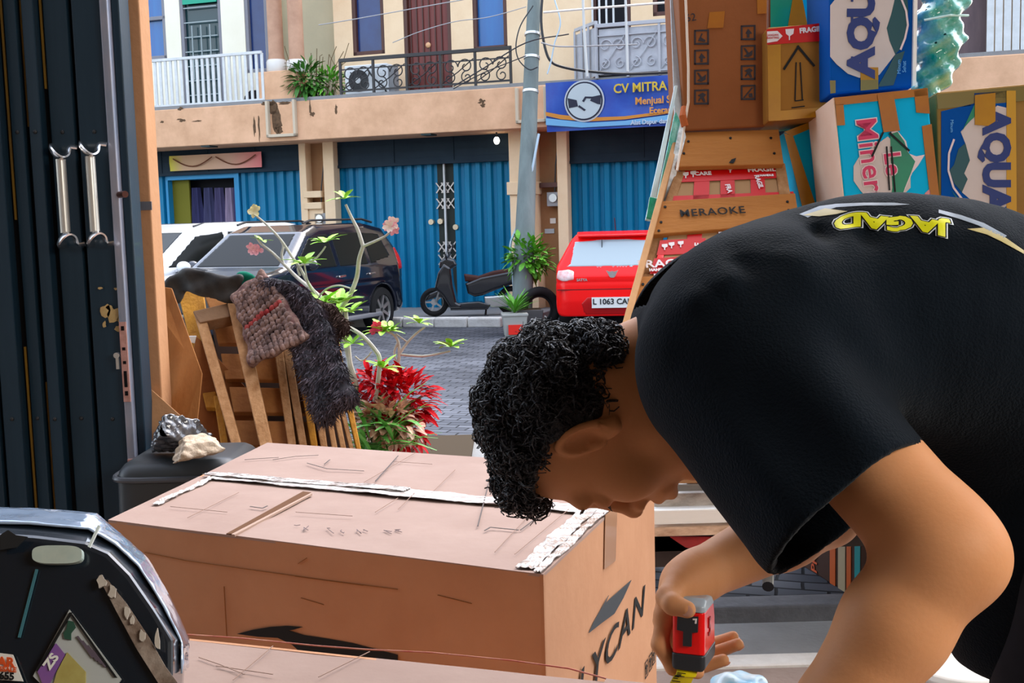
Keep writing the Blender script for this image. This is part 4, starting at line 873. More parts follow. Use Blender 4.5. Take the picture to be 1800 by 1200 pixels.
for k in range(70):
    a = rn.uniform(0, 6.28); el = rn.uniform(.2, 1.3); b_ = Vector((cq.x + rn.uniform(-.06, .1), cq.y + rn.uniform(-.04, .04), cq.z - .05 + rn.uniform(-.05, .10))); leaf(m, b_, (math.cos(a) * math.cos(el), math.sin(a) * math.cos(el), math.sin(el)), rn.uniform(.12, .24), .022, (0, 0, 1), .4)
m.build('foliage', mat('strap_leaf', (.06, .25, .04), .4, col2=(.20, .42, .12), scale=12), r, rel=rel)
m = MB(); m.cyl((cq.x, cq.y, .40), (cq.x, cq.y, cq.z - .02), .04, 10, r2=.03); m.build('stem', M_darkleaf, r, rel=rel)
# ================================================================== things at the shop front, left side
def cardboard(name, c1, c2, rough=.8):
    m = mat(name, c1, rough, col2=c2, scale=5, mix=.3, bump=.12, bscale=25); return m
M_card = cardboard('carton_board', (.46, .26, .16), (.38, .20, .12))
M_cardtop = cardboard('carton_top_board', (.33, .245, .21), (.27, .19, .16))
M_carddark = cardboard('dark_carton_board', (.26, .10, .04), (.33, .13, .055))
M_tapeb = mat('brown_packing_tape', (.30, .10, .015), .4, col2=(.36, .14, .025), scale=8, spec=.3)
M_tapeo = mat('ochre_packing_tape', (.42, .21, .025), .4, col2=(.34, .155, .02), scale=8, spec=.3)
M_ink = mat('black_print', (.012, .012, .012), .6)
M_gate = mat('black_gate_steel', (.010, .024, .038), .45, spec=.3, col2=(.016, .034, .052), scale=3, stretch=(6, 6, .6), coat=.1, bump=.05)
M_gate2 = mat('dark_gate_gap', (.004, .004, .005), .6)
M_ochre = mat('ochre_light_slit', (.22, .13, .03), .8, col2=(.08, .05, .02), scale=9, stretch=(1, 1, .3))
M_worn = mat('worn_blue_steel', (.18, .24, .32), .4, col2=(.42, .38, .42), scale=12, mix=.5, stretch=(1, 1, .25), metal=.3)
# ---- folding gate
gd = 3.12
gx = lambda px, d=gd: P(px, 460, d).x
gy = P(130, 460, gd).y
g = thing('folding_gate', 'black steel folding gate with two pale pull handles drawn back to the left', 'gate', (gx(120), gy, 0)); grel = (gx(120), gy, 0)
m = MB(); m.bx(gx(-110), gx(240), gy + .02, gy + .05, 0.0, 3.1); m.build('backing', M_gate2, g, rel=grel)
edges = [(-100, -62), (-54, -20), (-12, 24), (36, 60), (70, 94), (104, 148), (156, 212)]
for k, (a, b) in enumerate(edges):
    m = MB(); x0, x1 = gx(a), gx(b); dy = .012 if k % 2 else -.0
    m.hexa([(x0, gy - .01 + dy, 0), (x1, gy - .022 + dy, 0), (x0, gy + .02, 0), (x1, gy + .02, 0), (x0, gy - .01 + dy, 3.1), (x1, gy - .022 + dy, 3.1), (x0, gy + .02, 3.1), (x1, gy + .02, 3.1)])
    o = m.build('panel', M_gate, g, bevel=.003, rel=grel)
    for py in (232, 735):
        z = PL((a + b) / 2, py, (0, gy, 0), (0, 1, 0)).z; m = MB(); m.ell(((x0 + x1) / 2, gy - .016 + dy, z), (.006, .005, .006), 6); m.build('rivet', M_black, o, rel=grel, smooth=True)
for (a, z0, z1) in ((31, 1.35, 2.9), (65, 1.6, 2.9), (99, 1.7, 2.9), (31, .3, 1.0), (65, .35, .9)):
    m = MB(); m.bx(gx(a - 2), gx(a + 2), gy + .008, gy + .02, z0, z1); m.build('light_slit', M_ochre, g, rel=grel)  # ochre strips colour in the light shining through the gate gaps
m = MB(); m.bx(gx(212), gx(226), gy - .045, gy + .02, 0, 3.1); post = m.build('edge_strip', M_worn, g, bevel=.003, rel=grel)
m = MB(); m.bx(gx(226), gx(241), gy - .02, gy + .06, 0, 3.1); m.build('end_post', M_gate, g, bevel=.004, rel=grel)
def gz(px, py): return PL(px, py, (0, gy - .04, 0), (0, 1, 0))
for (xt, yt, xb, yb) in ((112, 268, 125, 422), (163, 263, 176, 420)):
    t_, b_ = gz(xt, yt), gz(xb, yb); y = gy - .075
    m = MB(); m.tube([(t_.x + .004, y, t_.z - .02), (b_.x + .0, y, b_.z + .02)], .013, 14); h_ = m.build('handle', mat('handle_aluminium', (.62, .60, .55), .35, metal=.6), g, rel=grel, smooth=True)
    for (q, sg) in ((t_, 1), (b_, -1)):
        m = MB(); pts = [(q.x - .028, gy - .01, q.z + .012 * sg), (q.x - .02, y, q.z + .012 * sg), (q.x - .006, y - .02, q.z - .004 * sg), (q.x + .012, y - .016, q.z - .018 * sg), (q.x + .022, y, q.z - .01 * sg), (q.x + .026, y + .01, q.z + .012 * sg), (q.x + .045, y + .015, q.z + .012 * sg)]
        m.tube([Vector(p_) for p_ in spline(pts, 4)], .0045, 6, ell=(1, 2.6)); m.build('bracket', M_chrome, h_, rel=grel, smooth=True)
q = gz(219, 342); m = MB(); m.cyl((q.x - .012, gy - .045, q.z), (q.x + .012, gy - .07, q.z), .009, 12); m.build('catch_bolt', mat('dark_bolt', (.10, .04, .03), .3, metal=.6), g, rel=grel)
a = gz(233, 805); b = gz(233, 860)
m = MB(); m.bx(a.x - .012, a.x + .014, gy - .05, gy - .044, b.z, a.z); lk = m.build('lock_plate', mat('primer_pink', (.55, .33, .30), .7, col2=(.35, .2, .17), scale=40), g, rel=grel, bevel=.003)
m = MB(); m.cyl((a.x, gy - .0505, (a.z + b.z) / 2), (a.x, gy - .052, (a.z + b.z) / 2), .007, 12); m.build('lock_hole', M_gate2, lk, rel=grel)
a = gz(228, 565); b = gz(234, 705)
m = MB(); m.bx(gx(213), gx(225), gy - .049, gy - .045, b.z, a.z); lk = m.build('strike_plate', mat('primer_pink', (.55, .33, .30)), g, rel=grel)
for (py, hh) in ((576, .006), (612, .004), (636, .004), (665, .022), (690, .006)):
    z = gz(230, py).z; m = MB(); m.bx(gx(219) - .004, gx(219) + .004, gy - .051, gy - .049, z - hh, z + hh); m.build('slot', M_gate2, lk, rel=grel)
q = gz(208, 630); m = MB(); m.cyl((q.x, gy - .04, q.z + .01), (q.x, gy - .055, q.z + .01), .008, 12); m.bx(q.x - .004, q.x + .004, gy - .05, gy - .04, q.z - .028, q.z + .005); m.build('keyhole_cover', M_steel, g, rel=grel)
m = MB(); rr = random.Random(2)
for (px, py, w, h) in ((198, 555, 13, 12), (182, 545, 9, 11), (212, 560, 8, 9), (172, 507, 4, 2), (200, 508, 4, 2), (213, 508, 2.5, 2), (205, 578, 6, 6), (180, 572, 3, 6), (190, 542, 6, 5), (210, 545, 5, 4)):
    q = gz(px, py); pts = [(math.cos(2 * math.pi * k / 11) * w * .00156 * (1 + rr.uniform(-.4, .4)), math.sin(2 * math.pi * k / 11) * h * .00156 * (1 + rr.uniform(-.4, .4))) for k in range(11)]
    m.prism(pts, Matrix(((1, 0, 0, q.x), (0, 0, -1, gy - .0235), (0, 1, 0, q.z), (0, 0, 0, 1))), .0012)
m.build('paint_splotch', mat('yellowed_paint', (.55, .42, .22), .8, col2=(.4, .28, .14), scale=30), g, rel=grel)
# wooden door post
x0, x1 = gx(244, 3.2), gx(269, 3.2); py_ = gy + .09
m = MB(); m.bx(x0, x1, py_, py_ + .09, -.0, 3.1); o = m.build('trim_2', mat('tan_post', (.50, .28, .16), .8, col2=(.42, .23, .13), scale=3, bump=.2), bevel=.004); struct(o)
q = PL(245, 362, (0, py_, 0), (0, 1, 0)); m = MB(); m.bx(x0 - .003, x1 + .003, py_ - .004, py_, q.z - .012, q.z + .012); o = m.build('trim_3', mat('grey_band', (.2, .2, .22), .4, metal=.5)); struct(o)
# ---- plywood sheets
def pxprism(m, pts, d, th, back=(0, 1, 0)):   # closed sheet from pixel outline; each point may carry its own depth
    q = [P(p[0], p[1], p[2] if len(p) > 2 else d) for p in pts]; n = (q[1] - q[0]).cross(q[2] - q[0]).normalized()
    if n.y > 0: n = -n
    m.slab(q, n, th); return q, n
M_ply = mat('weathered_plywood', (.42, .21, .09), .75, col2=(.26, .11, .045), scale=3, stretch=(2.5, 2.5, .5), mix=.5, bump=.2)
def sheet(pts, d, label, m_=M_ply, th=.012, name='plywood_sheet', cat='board'):
    m = MB(); q, n = pxprism(m, pts, d, th); c = sum(q, Vector()) / len(q); o = m.build(name, m_, bevel=.002, rel=tuple(c)); o.location = c; return tag(o, label, cat)
sheet([(240, 496, 3.42), (302, 506, 3.42), (355, 655, 3.32), (320, 1010, 3.26), (240, 1010, 3.26)], 3.4, 'tall weathered plywood sheet leaning behind the gate post')
sheet([(262, 680, 3.22), (335, 745, 3.22), (362, 790, 3.21), (362, 1040, 3.16), (250, 1040, 3.16)], 3.2, 'lighter plywood offcut with a slanted top edge behind the black tub', mat('lighter_plywood', (.48, .28, .16), .75, col2=(.36, .18, .09), scale=3, bump=.2))
sheet([(345, 590, 3.62), (470, 720, 3.60), (470, 1000, 3.52), (310, 1000, 3.52), (318, 720, 3.58)], 3.6, 'dark reddish plywood board behind the pallet frame', mat('reddish_plywood', (.20, .08, .035), .75, col2=(.28, .12, .05), scale=3, bump=.2))
# ---- pallets
Z5 = lambda x, y: (230 + x / 2.727, 460 + y / 2.727)
M_p1 = mat('pallet_wood', (.44, .26, .14), .75, col2=(.22, .105, .045), scale=9, stretch=(3, 3, .6), bump=.3)
M_p2 = mat('golden_pallet_wood', (.50, .26, .06), .7, col2=(.28, .12, .03), scale=7, stretch=(3, 3, .6), bump=.3)
def pd(y): return 3.80 - .45 * (y - 100) / 900.0           # the pallets lean away at the top
def board(r, rel, quad, m_, th=.022, name='slat', dd=0.0):
    m = MB(); q = [P(*Z5(x, y), pd(y) + dd) for x, y in quad]; n = (q[1] - q[0]).cross(q[2] - q[0]).normalized()
    if n.y > 0: n = -n
    m.slab(q, n, th); return m.build(name, m_, r, bevel=.003, rel=rel)
def ext(quad, yb=1250):   # carry a steep board on down to the ground
    (x0, y0), (x1, y1), (x2, y2), (x3, y3) = quad; f = lambda a, b, c, d: (c + (c - a) * (yb - d) / (d - b), yb)
    return [(x0, y0), (x1, y1), f(x1, y1, x2, y2), f(x0, y0, x3, y3)]
b0 = P(*Z5(560, 1250), pd(1250)); rel = (b0.x, b0.y, b0.z)
A = thing('wooden_pallet', 'open wooden pallet frame with golden end board leaning in front of the plywood', 'pallet', rel)
board(A, rel, ext([(300, 240), (350, 232), (545, 925), (498, 935)]), M_p1, .06, 'stringer', -.05)
board(A, rel, ext([(462, 196), (530, 200), (680, 880), (622, 900)]), M_p1, .06, 'stringer', -.08)
board(A, rel, [(296, 236), (470, 196), (476, 262), (330, 292)], mat('aged_grey_wood', (.30, .19, .12), .8, col2=(.2, .12, .07), scale=8, bump=.3), .05, 'end_board', -.06)
board(A, rel, ext([(222, 135), (345, 128), (410, 640), (350, 660)], 700), M_p2, .02, 'wide_board', .06)
board(A, rel, ext([(395, 640), (425, 640), (470, 930), (440, 930)]), M_p2, .03, 'inner_post', .05)
b0 = P(*Z5(850, 1250), pd(1250)); rel = (b0.x, b0.y, b0.z)
Bp = thing('wooden_pallet', 'large slatted wooden pallet carrying the rugs, its upright slats facing the shop', 'pallet', rel)
for (y0, y1, x0, x1) in ((300, 390, 395, 760), (438, 562, 430, 820), (598, 720, 470, 860), (758, 880, 500, 900)):
    board(Bp, rel, [(x0, y0), (x1, y0 + 8), (x1 + 20, y1 + 5), (x0 + 22, y1)], mat('brown_deck_board', (.36, .17, .07), .75, col2=(.24, .10, .04), scale=6, bump=.3), .02, 'deck_board', .02)
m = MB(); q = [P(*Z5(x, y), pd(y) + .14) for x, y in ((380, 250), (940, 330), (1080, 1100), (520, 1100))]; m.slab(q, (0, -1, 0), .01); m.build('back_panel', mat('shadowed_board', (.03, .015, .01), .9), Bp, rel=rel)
sl = [((668, 300), (722, 300), (800, 870), (752, 870), M_p1), ((712, 330), (762, 330), (852, 872), (806, 872), M_p1), ((768, 330), (822, 330), (903, 874), (862, 874), M_p2), ((830, 400), (880, 400), (950, 878), (908, 878), M_p1),
      ((890, 500), (930, 500), (998, 884), (962, 884), M_p1), ((925, 500), (962, 500), (1040, 888), (1004, 888), M_p1), ((975, 600), (1010, 600), (1076, 890), (1046, 890), M_p1), ((950, 340), (1000, 345), (1112, 892), (1080, 892), M_p2)]
for a, b, c, d_, mm in sl:
    b = (b[0] - 9, b[1]); c = (c[0] - 9, c[1]); board(Bp, rel, ext([a, b, c, d_]), mm, .05, 'slat', -.02)
board(Bp, rel, [(340, 130), (520, 160), (540, 250), (380, 230)], mat('brown_deck_board', (.36, .17, .07)), .03, 'top_board', .0)
board(Bp, rel, [(620, 240), (960, 320), (975, 380), (640, 300)], M_p1, .03, 'top_board', .0)
# ---- rugs thrown over the pallets
def draped(name, label, cat, pts, w0, w1, m_, th=.02, d_off=-.12, tufts=0, tuft_m=None, tl=.03, seed=1, knot=0):
    rr = random.Random(seed); c = [Vector(P(*Z5(x, y), (pd(y) + d_off + (dd[0] if dd else 0)))) for x, y, *dd in pts]; c = [Vector(q) for q in spline(c, 10)]; n = len(c); r = thing(name, label, cat, c[-1]); rel = tuple(c[-1])
    ws = [w0 + (w1 - w0) * i / (n - 1) for i in range(n)]
    C = np.array(c); W_ = np.array(ws)
    def f(p):
        d = np.full(len(p), 9.0)
        for i in range(0, n - 1):
            a, b = C[i], C[i + 1]; ab = b - a; h = np.clip(((p - a) @ ab) / (ab @ ab), 0, 1); q = p - a - h[:, None] * ab; w = W_[i]
            tx = ab / np.linalg.norm(ab); ax = np.cross(tx, (0.0, 1.0, 0)); ax /= np.linalg.norm(ax); nx = np.cross(ax, tx)
            u = np.abs(q @ ax) - w; v = np.abs(q @ nx); t_ = np.abs(q @ tx)
            d = np.minimum(d, np.sqrt(np.maximum(u, 0) ** 2 + v * v + t_ * t_) - th)
        return d + .004 * np.sin(p[:, 0] * 70 + p[:, 2] * 40) + .003 * np.sin(p[:, 2] * 95 - p[:, 0] * 30)
    lo_ = C.min(0) - w0 - .1; hi_ = C.max(0) + w0 + .1; V, Q = sdf_mesh(f, lo_, hi_, .008, 4); np_obj('cloth', V, Q, m_, r, rel=rel)
    if knot:    # braided lumps
        m = MB(); m.smooth = True
        for i in range(2, n - 2, 2):
            a = C[i]; tx = Vector(C[i + 1] - C[i - 1]).normalized(); ax = tx.cross(Vector((0, 1, 0))).normalized(); k = int(W_[i] / .0165)
            if i in (int(n * .48) // 2 * 2, int(n * .48) // 2 * 2 + 2): m.build('braid', tuft_m, r, rel=rel); m = MB(); m.smooth = True
            for j in range(-k, k + 1):
                p_ = Vector(a) + ax * (j * .0165 + rr.uniform(-.003, .003)) + Vector((0, -th - .007, 0)) + tx * rr.uniform(-.004, .004); m.ell(p_, (.0098, .0085, .0120), 5, Matrix.Rotation(rr.uniform(-.6, .6), 3, 'Y'))
            if i == int(n * .48) // 2 * 2: m.build('maroon_braid', mat('maroon_rags', (.22, .03, .035), .95, col2=(.42, .12, .11), scale=30), r, rel=rel); m = MB(); m.smooth = True
        if m.f: m.build('braid', tuft_m, r, rel=rel)
    if tufts:
        m = MB()
        idx = np.random.RandomState(seed).randint(0, len(V), tufts)
        for i in idx:
            p_ = Vector(V[i]); dv = Vector((rr.gauss(0, .6), -.5 + rr.gauss(0, .4), -1 + rr.gauss(0, .5))).normalized(); s_ = dv.cross(Vector((rr.random(), 1, rr.random()))).normalized() * .0016
            e = p_ + dv * tl * rr.uniform(.5, 1.2); mid = (p_ + e) / 2 + Vector((rr.gauss(0, .004), -.004, 0)); m.add([p_ - s_, p_ + s_, mid - s_, mid + s_, e], [(0, 1, 3, 2), (2, 3, 4)])
        m.build('pile', tuft_m, r, rel=rel)
    return r
M_mat1 = mat('brown_woven_rag', (.10, .05, .05), .95, col2=(.26, .18, .15), scale=38, mix=.8, bump=.6, bscale=70)
M_mat1b = mat('braid_rags', (.07, .05, .05), .95, col2=(.42, .30, .27), scale=22, mix=.7)
draped('braided_doormat', 'knotted brown and maroon rag doormat hanging over the pallet top', 'doormat', [(560, 110, -.0), (600, 180), (650, 270), (695, 370), (712, 425)], .055, .094, M_mat1, .012, -.15, knot=1, tuft_m=M_mat1b, seed=3)
draped('shaggy_rug', 'long shaggy dark grey rug draped down the slats of the pallet', 'rug', [(640, 165, .02), (740, 185), (830, 260), (880, 380), (920, 520), (965, 640), (985, 690)], .04, .052, mat('shaggy_dark', (.018, .02, .025), .95, col2=(.05, .045, .05), scale=25), .02, -.16, tufts=9000, tuft_m=mat('shaggy_pile', (.03, .03, .038), .8, col2=(.12, .10, .12), scale=18, mix=.7), tl=.032, seed=5)
draped('dark_brown_rag', 'small bunched dark brown rag on the right end of the pallet top', 'rag', [(880, 240, .03), (930, 260), (975, 310), (995, 350)], .03, .022, mat('rag_brown', (.04, .025, .02), .95), .016, -.12, tufts=1500, tuft_m=mat('rag_pile', (.06, .04, .035), .9), tl=.025, seed=8)
draped('green_cloth', 'scrap of dark green cloth lying over the rugs', 'cloth', [(520, 95, .05), (580, 100, .03), (650, 125, .02)], .018, .014, mat('dark_green_cloth', (.01, .10, .06), .9, col2=(.02, .18, .12), scale=20), .012, -.13, seed=9)
draped('black_rubber_mat', 'black rubber mat folded over the left end of the pallet', 'mat', [(190, 175, .08), (225, 110, .05), (290, 88), (400, 120), (515, 135)], .02, .035, mat('black_mat', (.02, .02, .02), .6, col2=(.08, .075, .07), scale=8), .012, -.10, seed=2)
sheet([(308, 545, 3.62), (318, 552, 3.62), (320, 582, 3.62), (330, 590, 3.62), (345, 590, 3.62), (347, 604, 3.62), (322, 600, 3.62), (311, 580, 3.62)], 3.6, 'torn white scrap hanging between the plywood and the pallet', mat('white_scrap', (.8, .8, .78), .7), .004, 'torn_paper', 'scrap')
# ---- black tub with stone and plastic bag
tq = P(340, 815, 3.0)
r = thing('plastic_tub', 'black plastic tub turned upside down beneath the stone and bag', 'tub', (tq.x - .04, tq.y + .12, 0)); zt = PZ(340, 812, 0).z
ztop = P(330, 800, 3.0).z
def ftub(p):
    q = p.copy(); k = 1 + .10 * (ztop - p[:, 2]); return box_d(np.stack([q[:, 0] / k, q[:, 1] / k, q[:, 2]], -1), (0, 0, ztop / 2 - .01), (.165, .15, ztop / 2), rd=.05)
V, Q = sdf_mesh(ftub, (-.3, -.3, -.05), (.3, .3, ztop + .1), .012, 4); np_obj('tub_body', V, Q, mat('grey_black_plastic', (.035, .04, .045), .4), r)
m = MB(); k = 1.0; pts = [(.175 * c_, .16 * s_, ztop - .055) for c_, s_ in [((abs(math.cos(a)) ** .35) * (1 if math.cos(a) > 0 else -1), (abs(math.sin(a)) ** .35) * (1 if math.sin(a) > 0 else -1)) for a in [2 * math.pi * i / 40 for i in range(41)]]]
m.tube(pts, .008, 8, caps=False); m.build('rim', mat('tub_rim', (.06, .065, .075), .35), r, smooth=True)
def rock(name, label, cat, c, rad, m_, seed, amp, fr, sharp=False):
    rs = np.random.RandomState(seed); pl = rs.normal(size=(14, 3)); pl /= np.linalg.norm(pl, axis=1)[:, None]; off = rs.uniform(.72, 1.0, 14)
    def f(p):
        q = (p - np.array(c)) / np.array(rad); d = (q @ pl.T - off).max(1) * min(rad)
        return d + amp * np.sin(q[:, 0] * fr + 1) * np.sin(q[:, 1] * fr * 1.3) * np.sin(q[:, 2] * fr * .9 + 2)
    V, Q = sdf_mesh(f, np.array(c) - np.array(rad) * 1.6, np.array(c) + np.array(rad) * 1.6, .004, 4); o = np_obj(name, V, Q, m_, rel=c, smooth=True); o.location = c; return tag(o, label, cat)
sc = P(352, 786, 2.98); rock('stone', 'pale rough stone lying on the upturned black tub', 'stone', (sc.x, sc.y, ztop + .022), (.058, .045, .028), mat('pale_rock', (.62, .52, .42), .9, col2=(.38, .30, .22), scale=40, bump=.6, bscale=90), 4, .003, 6)
sc = P(312, 766, 3.05); rock('plastic_bag', 'crumpled black and clear plastic bag on the upturned black tub', 'bag', (sc.x, sc.y, ztop + .045), (.075, .06, .055), mat('crumpled_plastic', (.008, .009, .010), .15, coat=1.0, col2=(.10, .10, .11), scale=9, mix=1.0, bump=1.0, bscale=25), 9, .005, 9)
# ================================================================== cartons in front
def carton_panel(m, q, nx, ny, amp, seed, th=.006, edge=.002):
    """bowed sheet over quad q (a,b,c,d), closed"""
    rr = np.random.RandomState(seed); a, b, c, d = [np.array(v) for v in q]; n = np.cross(b - a, d - a); n /= np.linalg.norm(n); ph = rr.uniform(0, 6.3, 8)
    V = []; N = (nx + 1) * (ny + 1)
    for s_ in (0, 1):
        for j in range(ny + 1):
            for i in range(nx + 1):
                u, v = i / nx, j / ny; p = (a * (1 - u) + b * u) * (1 - v) + (d * (1 - u) + c * u) * v; e = min(u, 1 - u, v, 1 - v) * 4; e = min(1, e) * .8 + .2
                h = amp * e * (.6 * math.sin(u * 7 + ph[0]) * math.sin(v * 3 + ph[1]) + .4 * math.sin(u * 17 + ph[2] + v * 6) + .35 * math.sin(v * 15 + ph[3] - u * 4) + .2 * math.sin(u * 39 + ph[4]) * math.sin(v * 27 + ph[5]))
                V.append(tuple(p + n * (h - s_ * th)))
    F_ = []; ix = lambda i, j, s_: s_ * N + j * (nx + 1) + i
    for j in range(ny):
        for i in range(nx): F_ += [(ix(i, j, 0), ix(i + 1, j, 0), ix(i + 1, j + 1, 0), ix(i, j + 1, 0)), (ix(i, j + 1, 1), ix(i + 1, j + 1, 1), ix(i + 1, j, 1), ix(i, j, 1))]
    for i in range(nx): F_ += [(ix(i, 0, 0), ix(i, 0, 1), ix(i + 1, 0, 1), ix(i + 1, 0, 0)), (ix(i + 1, ny, 0), ix(i + 1, ny, 1), ix(i, ny, 1), ix(i, ny, 0))]
    for j in range(ny): F_ += [(ix(0, j + 1, 0), ix(0, j + 1, 1), ix(0, j, 1), ix(0, j, 0)), (ix(nx, j, 0), ix(nx, j, 1), ix(nx, j + 1, 1), ix(nx, j + 1, 0))]
    m.add(V, F_)
HT = .75
cA, cB, cC, cD = PZ(190, 915, HT), PZ(955, 1011, HT), PZ(1149, 826, HT), PZ(470, 779, HT)
dn = Vector((0, 0, -HT)); ctr = (cA + cB + cC + cD) / 4; crel = (ctr.x, ctr.y, 0)
L = thing('cardboard_box', 'large closed brown carton with a black leaf logo and bold lettering on its end', 'box', crel)
m = MB(); carton_panel(m, (cA + dn, cB + dn, cB, cA), 40, 20, .0018, 1); front = m.build('front_panel', M_carddark if False else M_card, L, rel=crel, smooth=True)
m = MB(); carton_panel(m, (cB + dn, cC + dn, cC, cB), 30, 20, .0018, 2); endp = m.build('end_panel', M_card, L, rel=crel, smooth=True)
m = MB(); carton_panel(m, (cC + dn, cD + dn, cD, cC), 30, 20, .004, 3); m.build('back_panel', M_card, L, rel=crel, smooth=True)
m = MB(); carton_panel(m, (cD + dn, cA + dn, cA, cD), 30, 20, .004, 4); m.build('end_panel', M_card, L, rel=crel, smooth=True)
mAD = (cA + cD) / 2; mBC = (cB + cC) / 2
gap = (cD - cA).normalized() * .003; up = Vector((0, 0, 1))
m = MB(); carton_panel(m, (cA + up * .002, cB + up * .002, mBC - gap + up * .0, mAD - gap), 50, 20, .0022, 5, .005); fl1 = m.build('top_flap', M_cardtop, L, rel=crel, smooth=True)
m = MB(); carton_panel(m, (mAD + gap, mBC + gap, cC + up * .002, cD + up * .002), 50, 20, .0022, 6, .005); fl2 = m.build('top_flap', M_cardtop, L, rel=crel, smooth=True)
def top(u, v, z=.006): return cA + (cB - cA) * u + (cD - cA) * v + up * z      # u along, v across
def uvtop(px, py):
    q = PZ(px, py, HT) - cA; e1 = cB - cA; e2 = cD - cA; det = e1.x * e2.y - e1.y * e2.x
    return (q.x * e2.y - q.y * e2.x) / det, (e1.x * q.y - e1.y * q.x) / det
def tp(px, py, z=.006): return PZ(px, py, HT) + up * z
# open slit between two boards of the flap
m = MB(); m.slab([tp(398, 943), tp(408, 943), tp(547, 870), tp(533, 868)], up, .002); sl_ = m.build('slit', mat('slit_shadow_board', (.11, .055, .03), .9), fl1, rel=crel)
m = MB(); m.slab([tp(407, 944), tp(413, 945), tp(549, 872), tp(546, 871)], up, .004); m.build('raised_edge', mat('torn_board_edge', (.36, .26, .21), .9), fl1, rel=crel)
# creases, scuffs and handwriting
def line(m, pts, w, z=.0065, ff=tp):
    pts = [ff(*p) if len(p) == 2 else p for p in pts]
    for a, b in zip(pts[:-1], pts[1:]): m.beam(a, b, w, .0008)
m = MB()
for pts in ([(430, 812), (455, 810), (490, 808)], [(480, 812), (520, 806), (560, 804)], [(540, 818), (575, 828), (640, 832)], [(580, 812), (570, 820)], [(860, 850), (840, 930)], [(700, 805), (660, 850)], [(915, 937), (960, 903)]): line(m, pts, .0022); m.build('scuff', mat('scuff_grey', (.10, .085, .08), .8), fl1, rel=crel); m = MB()
for pts in ([(852, 938), (862, 932), (912, 937)], [(440, 895), (462, 898), (470, 894)]): line(m, pts, .003); m.build('scuff', mat('scuff_grey', (.10, .085, .08), .8), fl1, rel=crel); m = MB()
m = MB(); rr = random.Random(11)
for (x0, y0) in ((522, 928), (540, 934), (580, 938), (605, 939), (628, 938), (642, 940), (682, 940), (700, 938)):
    pts = [(x0 + rr.uniform(-7, 7), y0 + rr.uniform(-5, 5)) for _ in range(4)]; line(m, pts, .0012)
m.build('handwriting', mat('faint_pen', (.16, .12, .12), .8), fl1, rel=crel)
m = MB()
for pts in ([(660, 905), (700, 880)], [(700, 900), (730, 870)], [(520, 905), (620, 912)], [(300, 895), (400, 905)], [(330, 915), (420, 870)], [(905, 980), (1000, 900)], [(870, 976), (940, 900)], [(760, 870), (800, 830)], [(640, 852), (730, 800)], [(690, 815), (760, 820)]): line(m, pts, .0011); m.build('crease', mat('crease_board', (.26, .18, .145), .9), fl1, rel=crel); m = MB()
# wrinkled clear tape along the seam, over the ends and on the near right corner
M_tape = mat('glare_streaked_tape', (.34, .26, .215), .3, col2=(.93, .91, .89), scale=16, mix=.95, stretch=(1, 5, 1), bump=.6, bscale=90, coat=.5)  # white glare highlights are put into the tape's colour as streaks
def tape(m, p0, p1, w, seed, n=110, jag=.12, amp=.0018, upv=up, z=.006):
    rr = np.random.RandomState(seed); p0 = Vector(p0); p1 = Vector(p1); d = (p1 - p0).normalized(); s_ = upv.cross(d).normalized(); V = []
    ph = rr.uniform(0, 6.28, 12); K = 9
    ed = lambda t, o_: jag * (.5 * math.sin(t * 11 + ph[o_]) + .3 * math.sin(t * 27 + ph[o_ + 1]) + .25 * math.sin(t * 63 + ph[o_ + 2]))
    for i in range(n + 1):
        t = i / n; c_ = p0 + (p1 - p0) * t; a_ = w / 2 * (1 + ed(t, 0)); b_ = w / 2 * (1 + ed(t, 3))
        for k in range(K): u = k / (K - 1); e = -b_ + (a_ + b_) * u; V.append(c_ + s_ * e + upv * (z + amp * (.6 * math.sin(u * 19 + ph[6] + 2 * math.sin(t * 9 + ph[7])) + .4 * math.sin(u * 31 + t * 40 + ph[8]) + .25 * rr.uniform(-1, 1))))
    V += [v - upv * .0015 for v in V]; N = K * (n + 1); F_ = []
    for i in range(n):
        for k in range(K - 1): a_ = i * K + k; F_.append((a_, a_ + 1, a_ + K + 1, a_ + K)); F_.append((a_ + N, a_ + N + K, a_ + N + K + 1, a_ + N + 1))
    m.add(V, F_)
m = MB(); tape(m, mAD + (mBC - mAD) * .06, mBC, .058, 1); m.build('seam_tape', M_tape, L, rel=crel)
m = MB(); tape(m, mAD + (mBC - mAD) * .02, mAD + (mBC - mAD) * .55 + (cD - cA) * .02, .03, 4, z=.009); m.build('seam_tape', M_tape, L, rel=crel)
e1 = (cB - cA).normalized(); e2 = (cC - cB).normalized()
m = MB(); tape(m, cB - e1 * .035 + e2 * .01, mBC - e1 * .04, .034, 2, 60, .25); m.build('edge_tape', M_tape, L, rel=crel)
m = MB(); tape(m, cB - e1 * .010 + e2 * .0, mBC - e1 * .008, .016, 3, 60, .35); m.build('edge_tape', M_tape, L, rel=crel)
m = MB(); tape(m, cA + e2 * .12 + e1 * .02, mAD + e1 * .05, .016, 6, 60, .4); m.build('edge_tape', M_tape, L, rel=crel)
nE = Vector((e2.y, -e2.x, 0)).normalized()     # outward normal of the end panel
if nE.dot(Vector((1, 0, 0))) < 0: nE = -nE
def ep(px, py, o_=.0026): return PL(px, py, cB, nE) + nE * o_
m = MB(); m.slab([ep(1062, 905), ep(1083, 890), ep(1080, 985), ep(1060, 1000)], nE, .001); m.build('tape_tail', mat('tape_on_board', (.36, .20, .12), .3, coat=.6), endp, rel=crel)
nF = Vector((e1.y, -e1.x, 0)).normalized()
def fp(px, py, o_=.0026): return PL(px, py, cA, nF) + nF * o_
def curvepoly(m, pts, ff, th, n_):
    q = [ff(*p) for p in pts]; m.slab(q, n_, th)
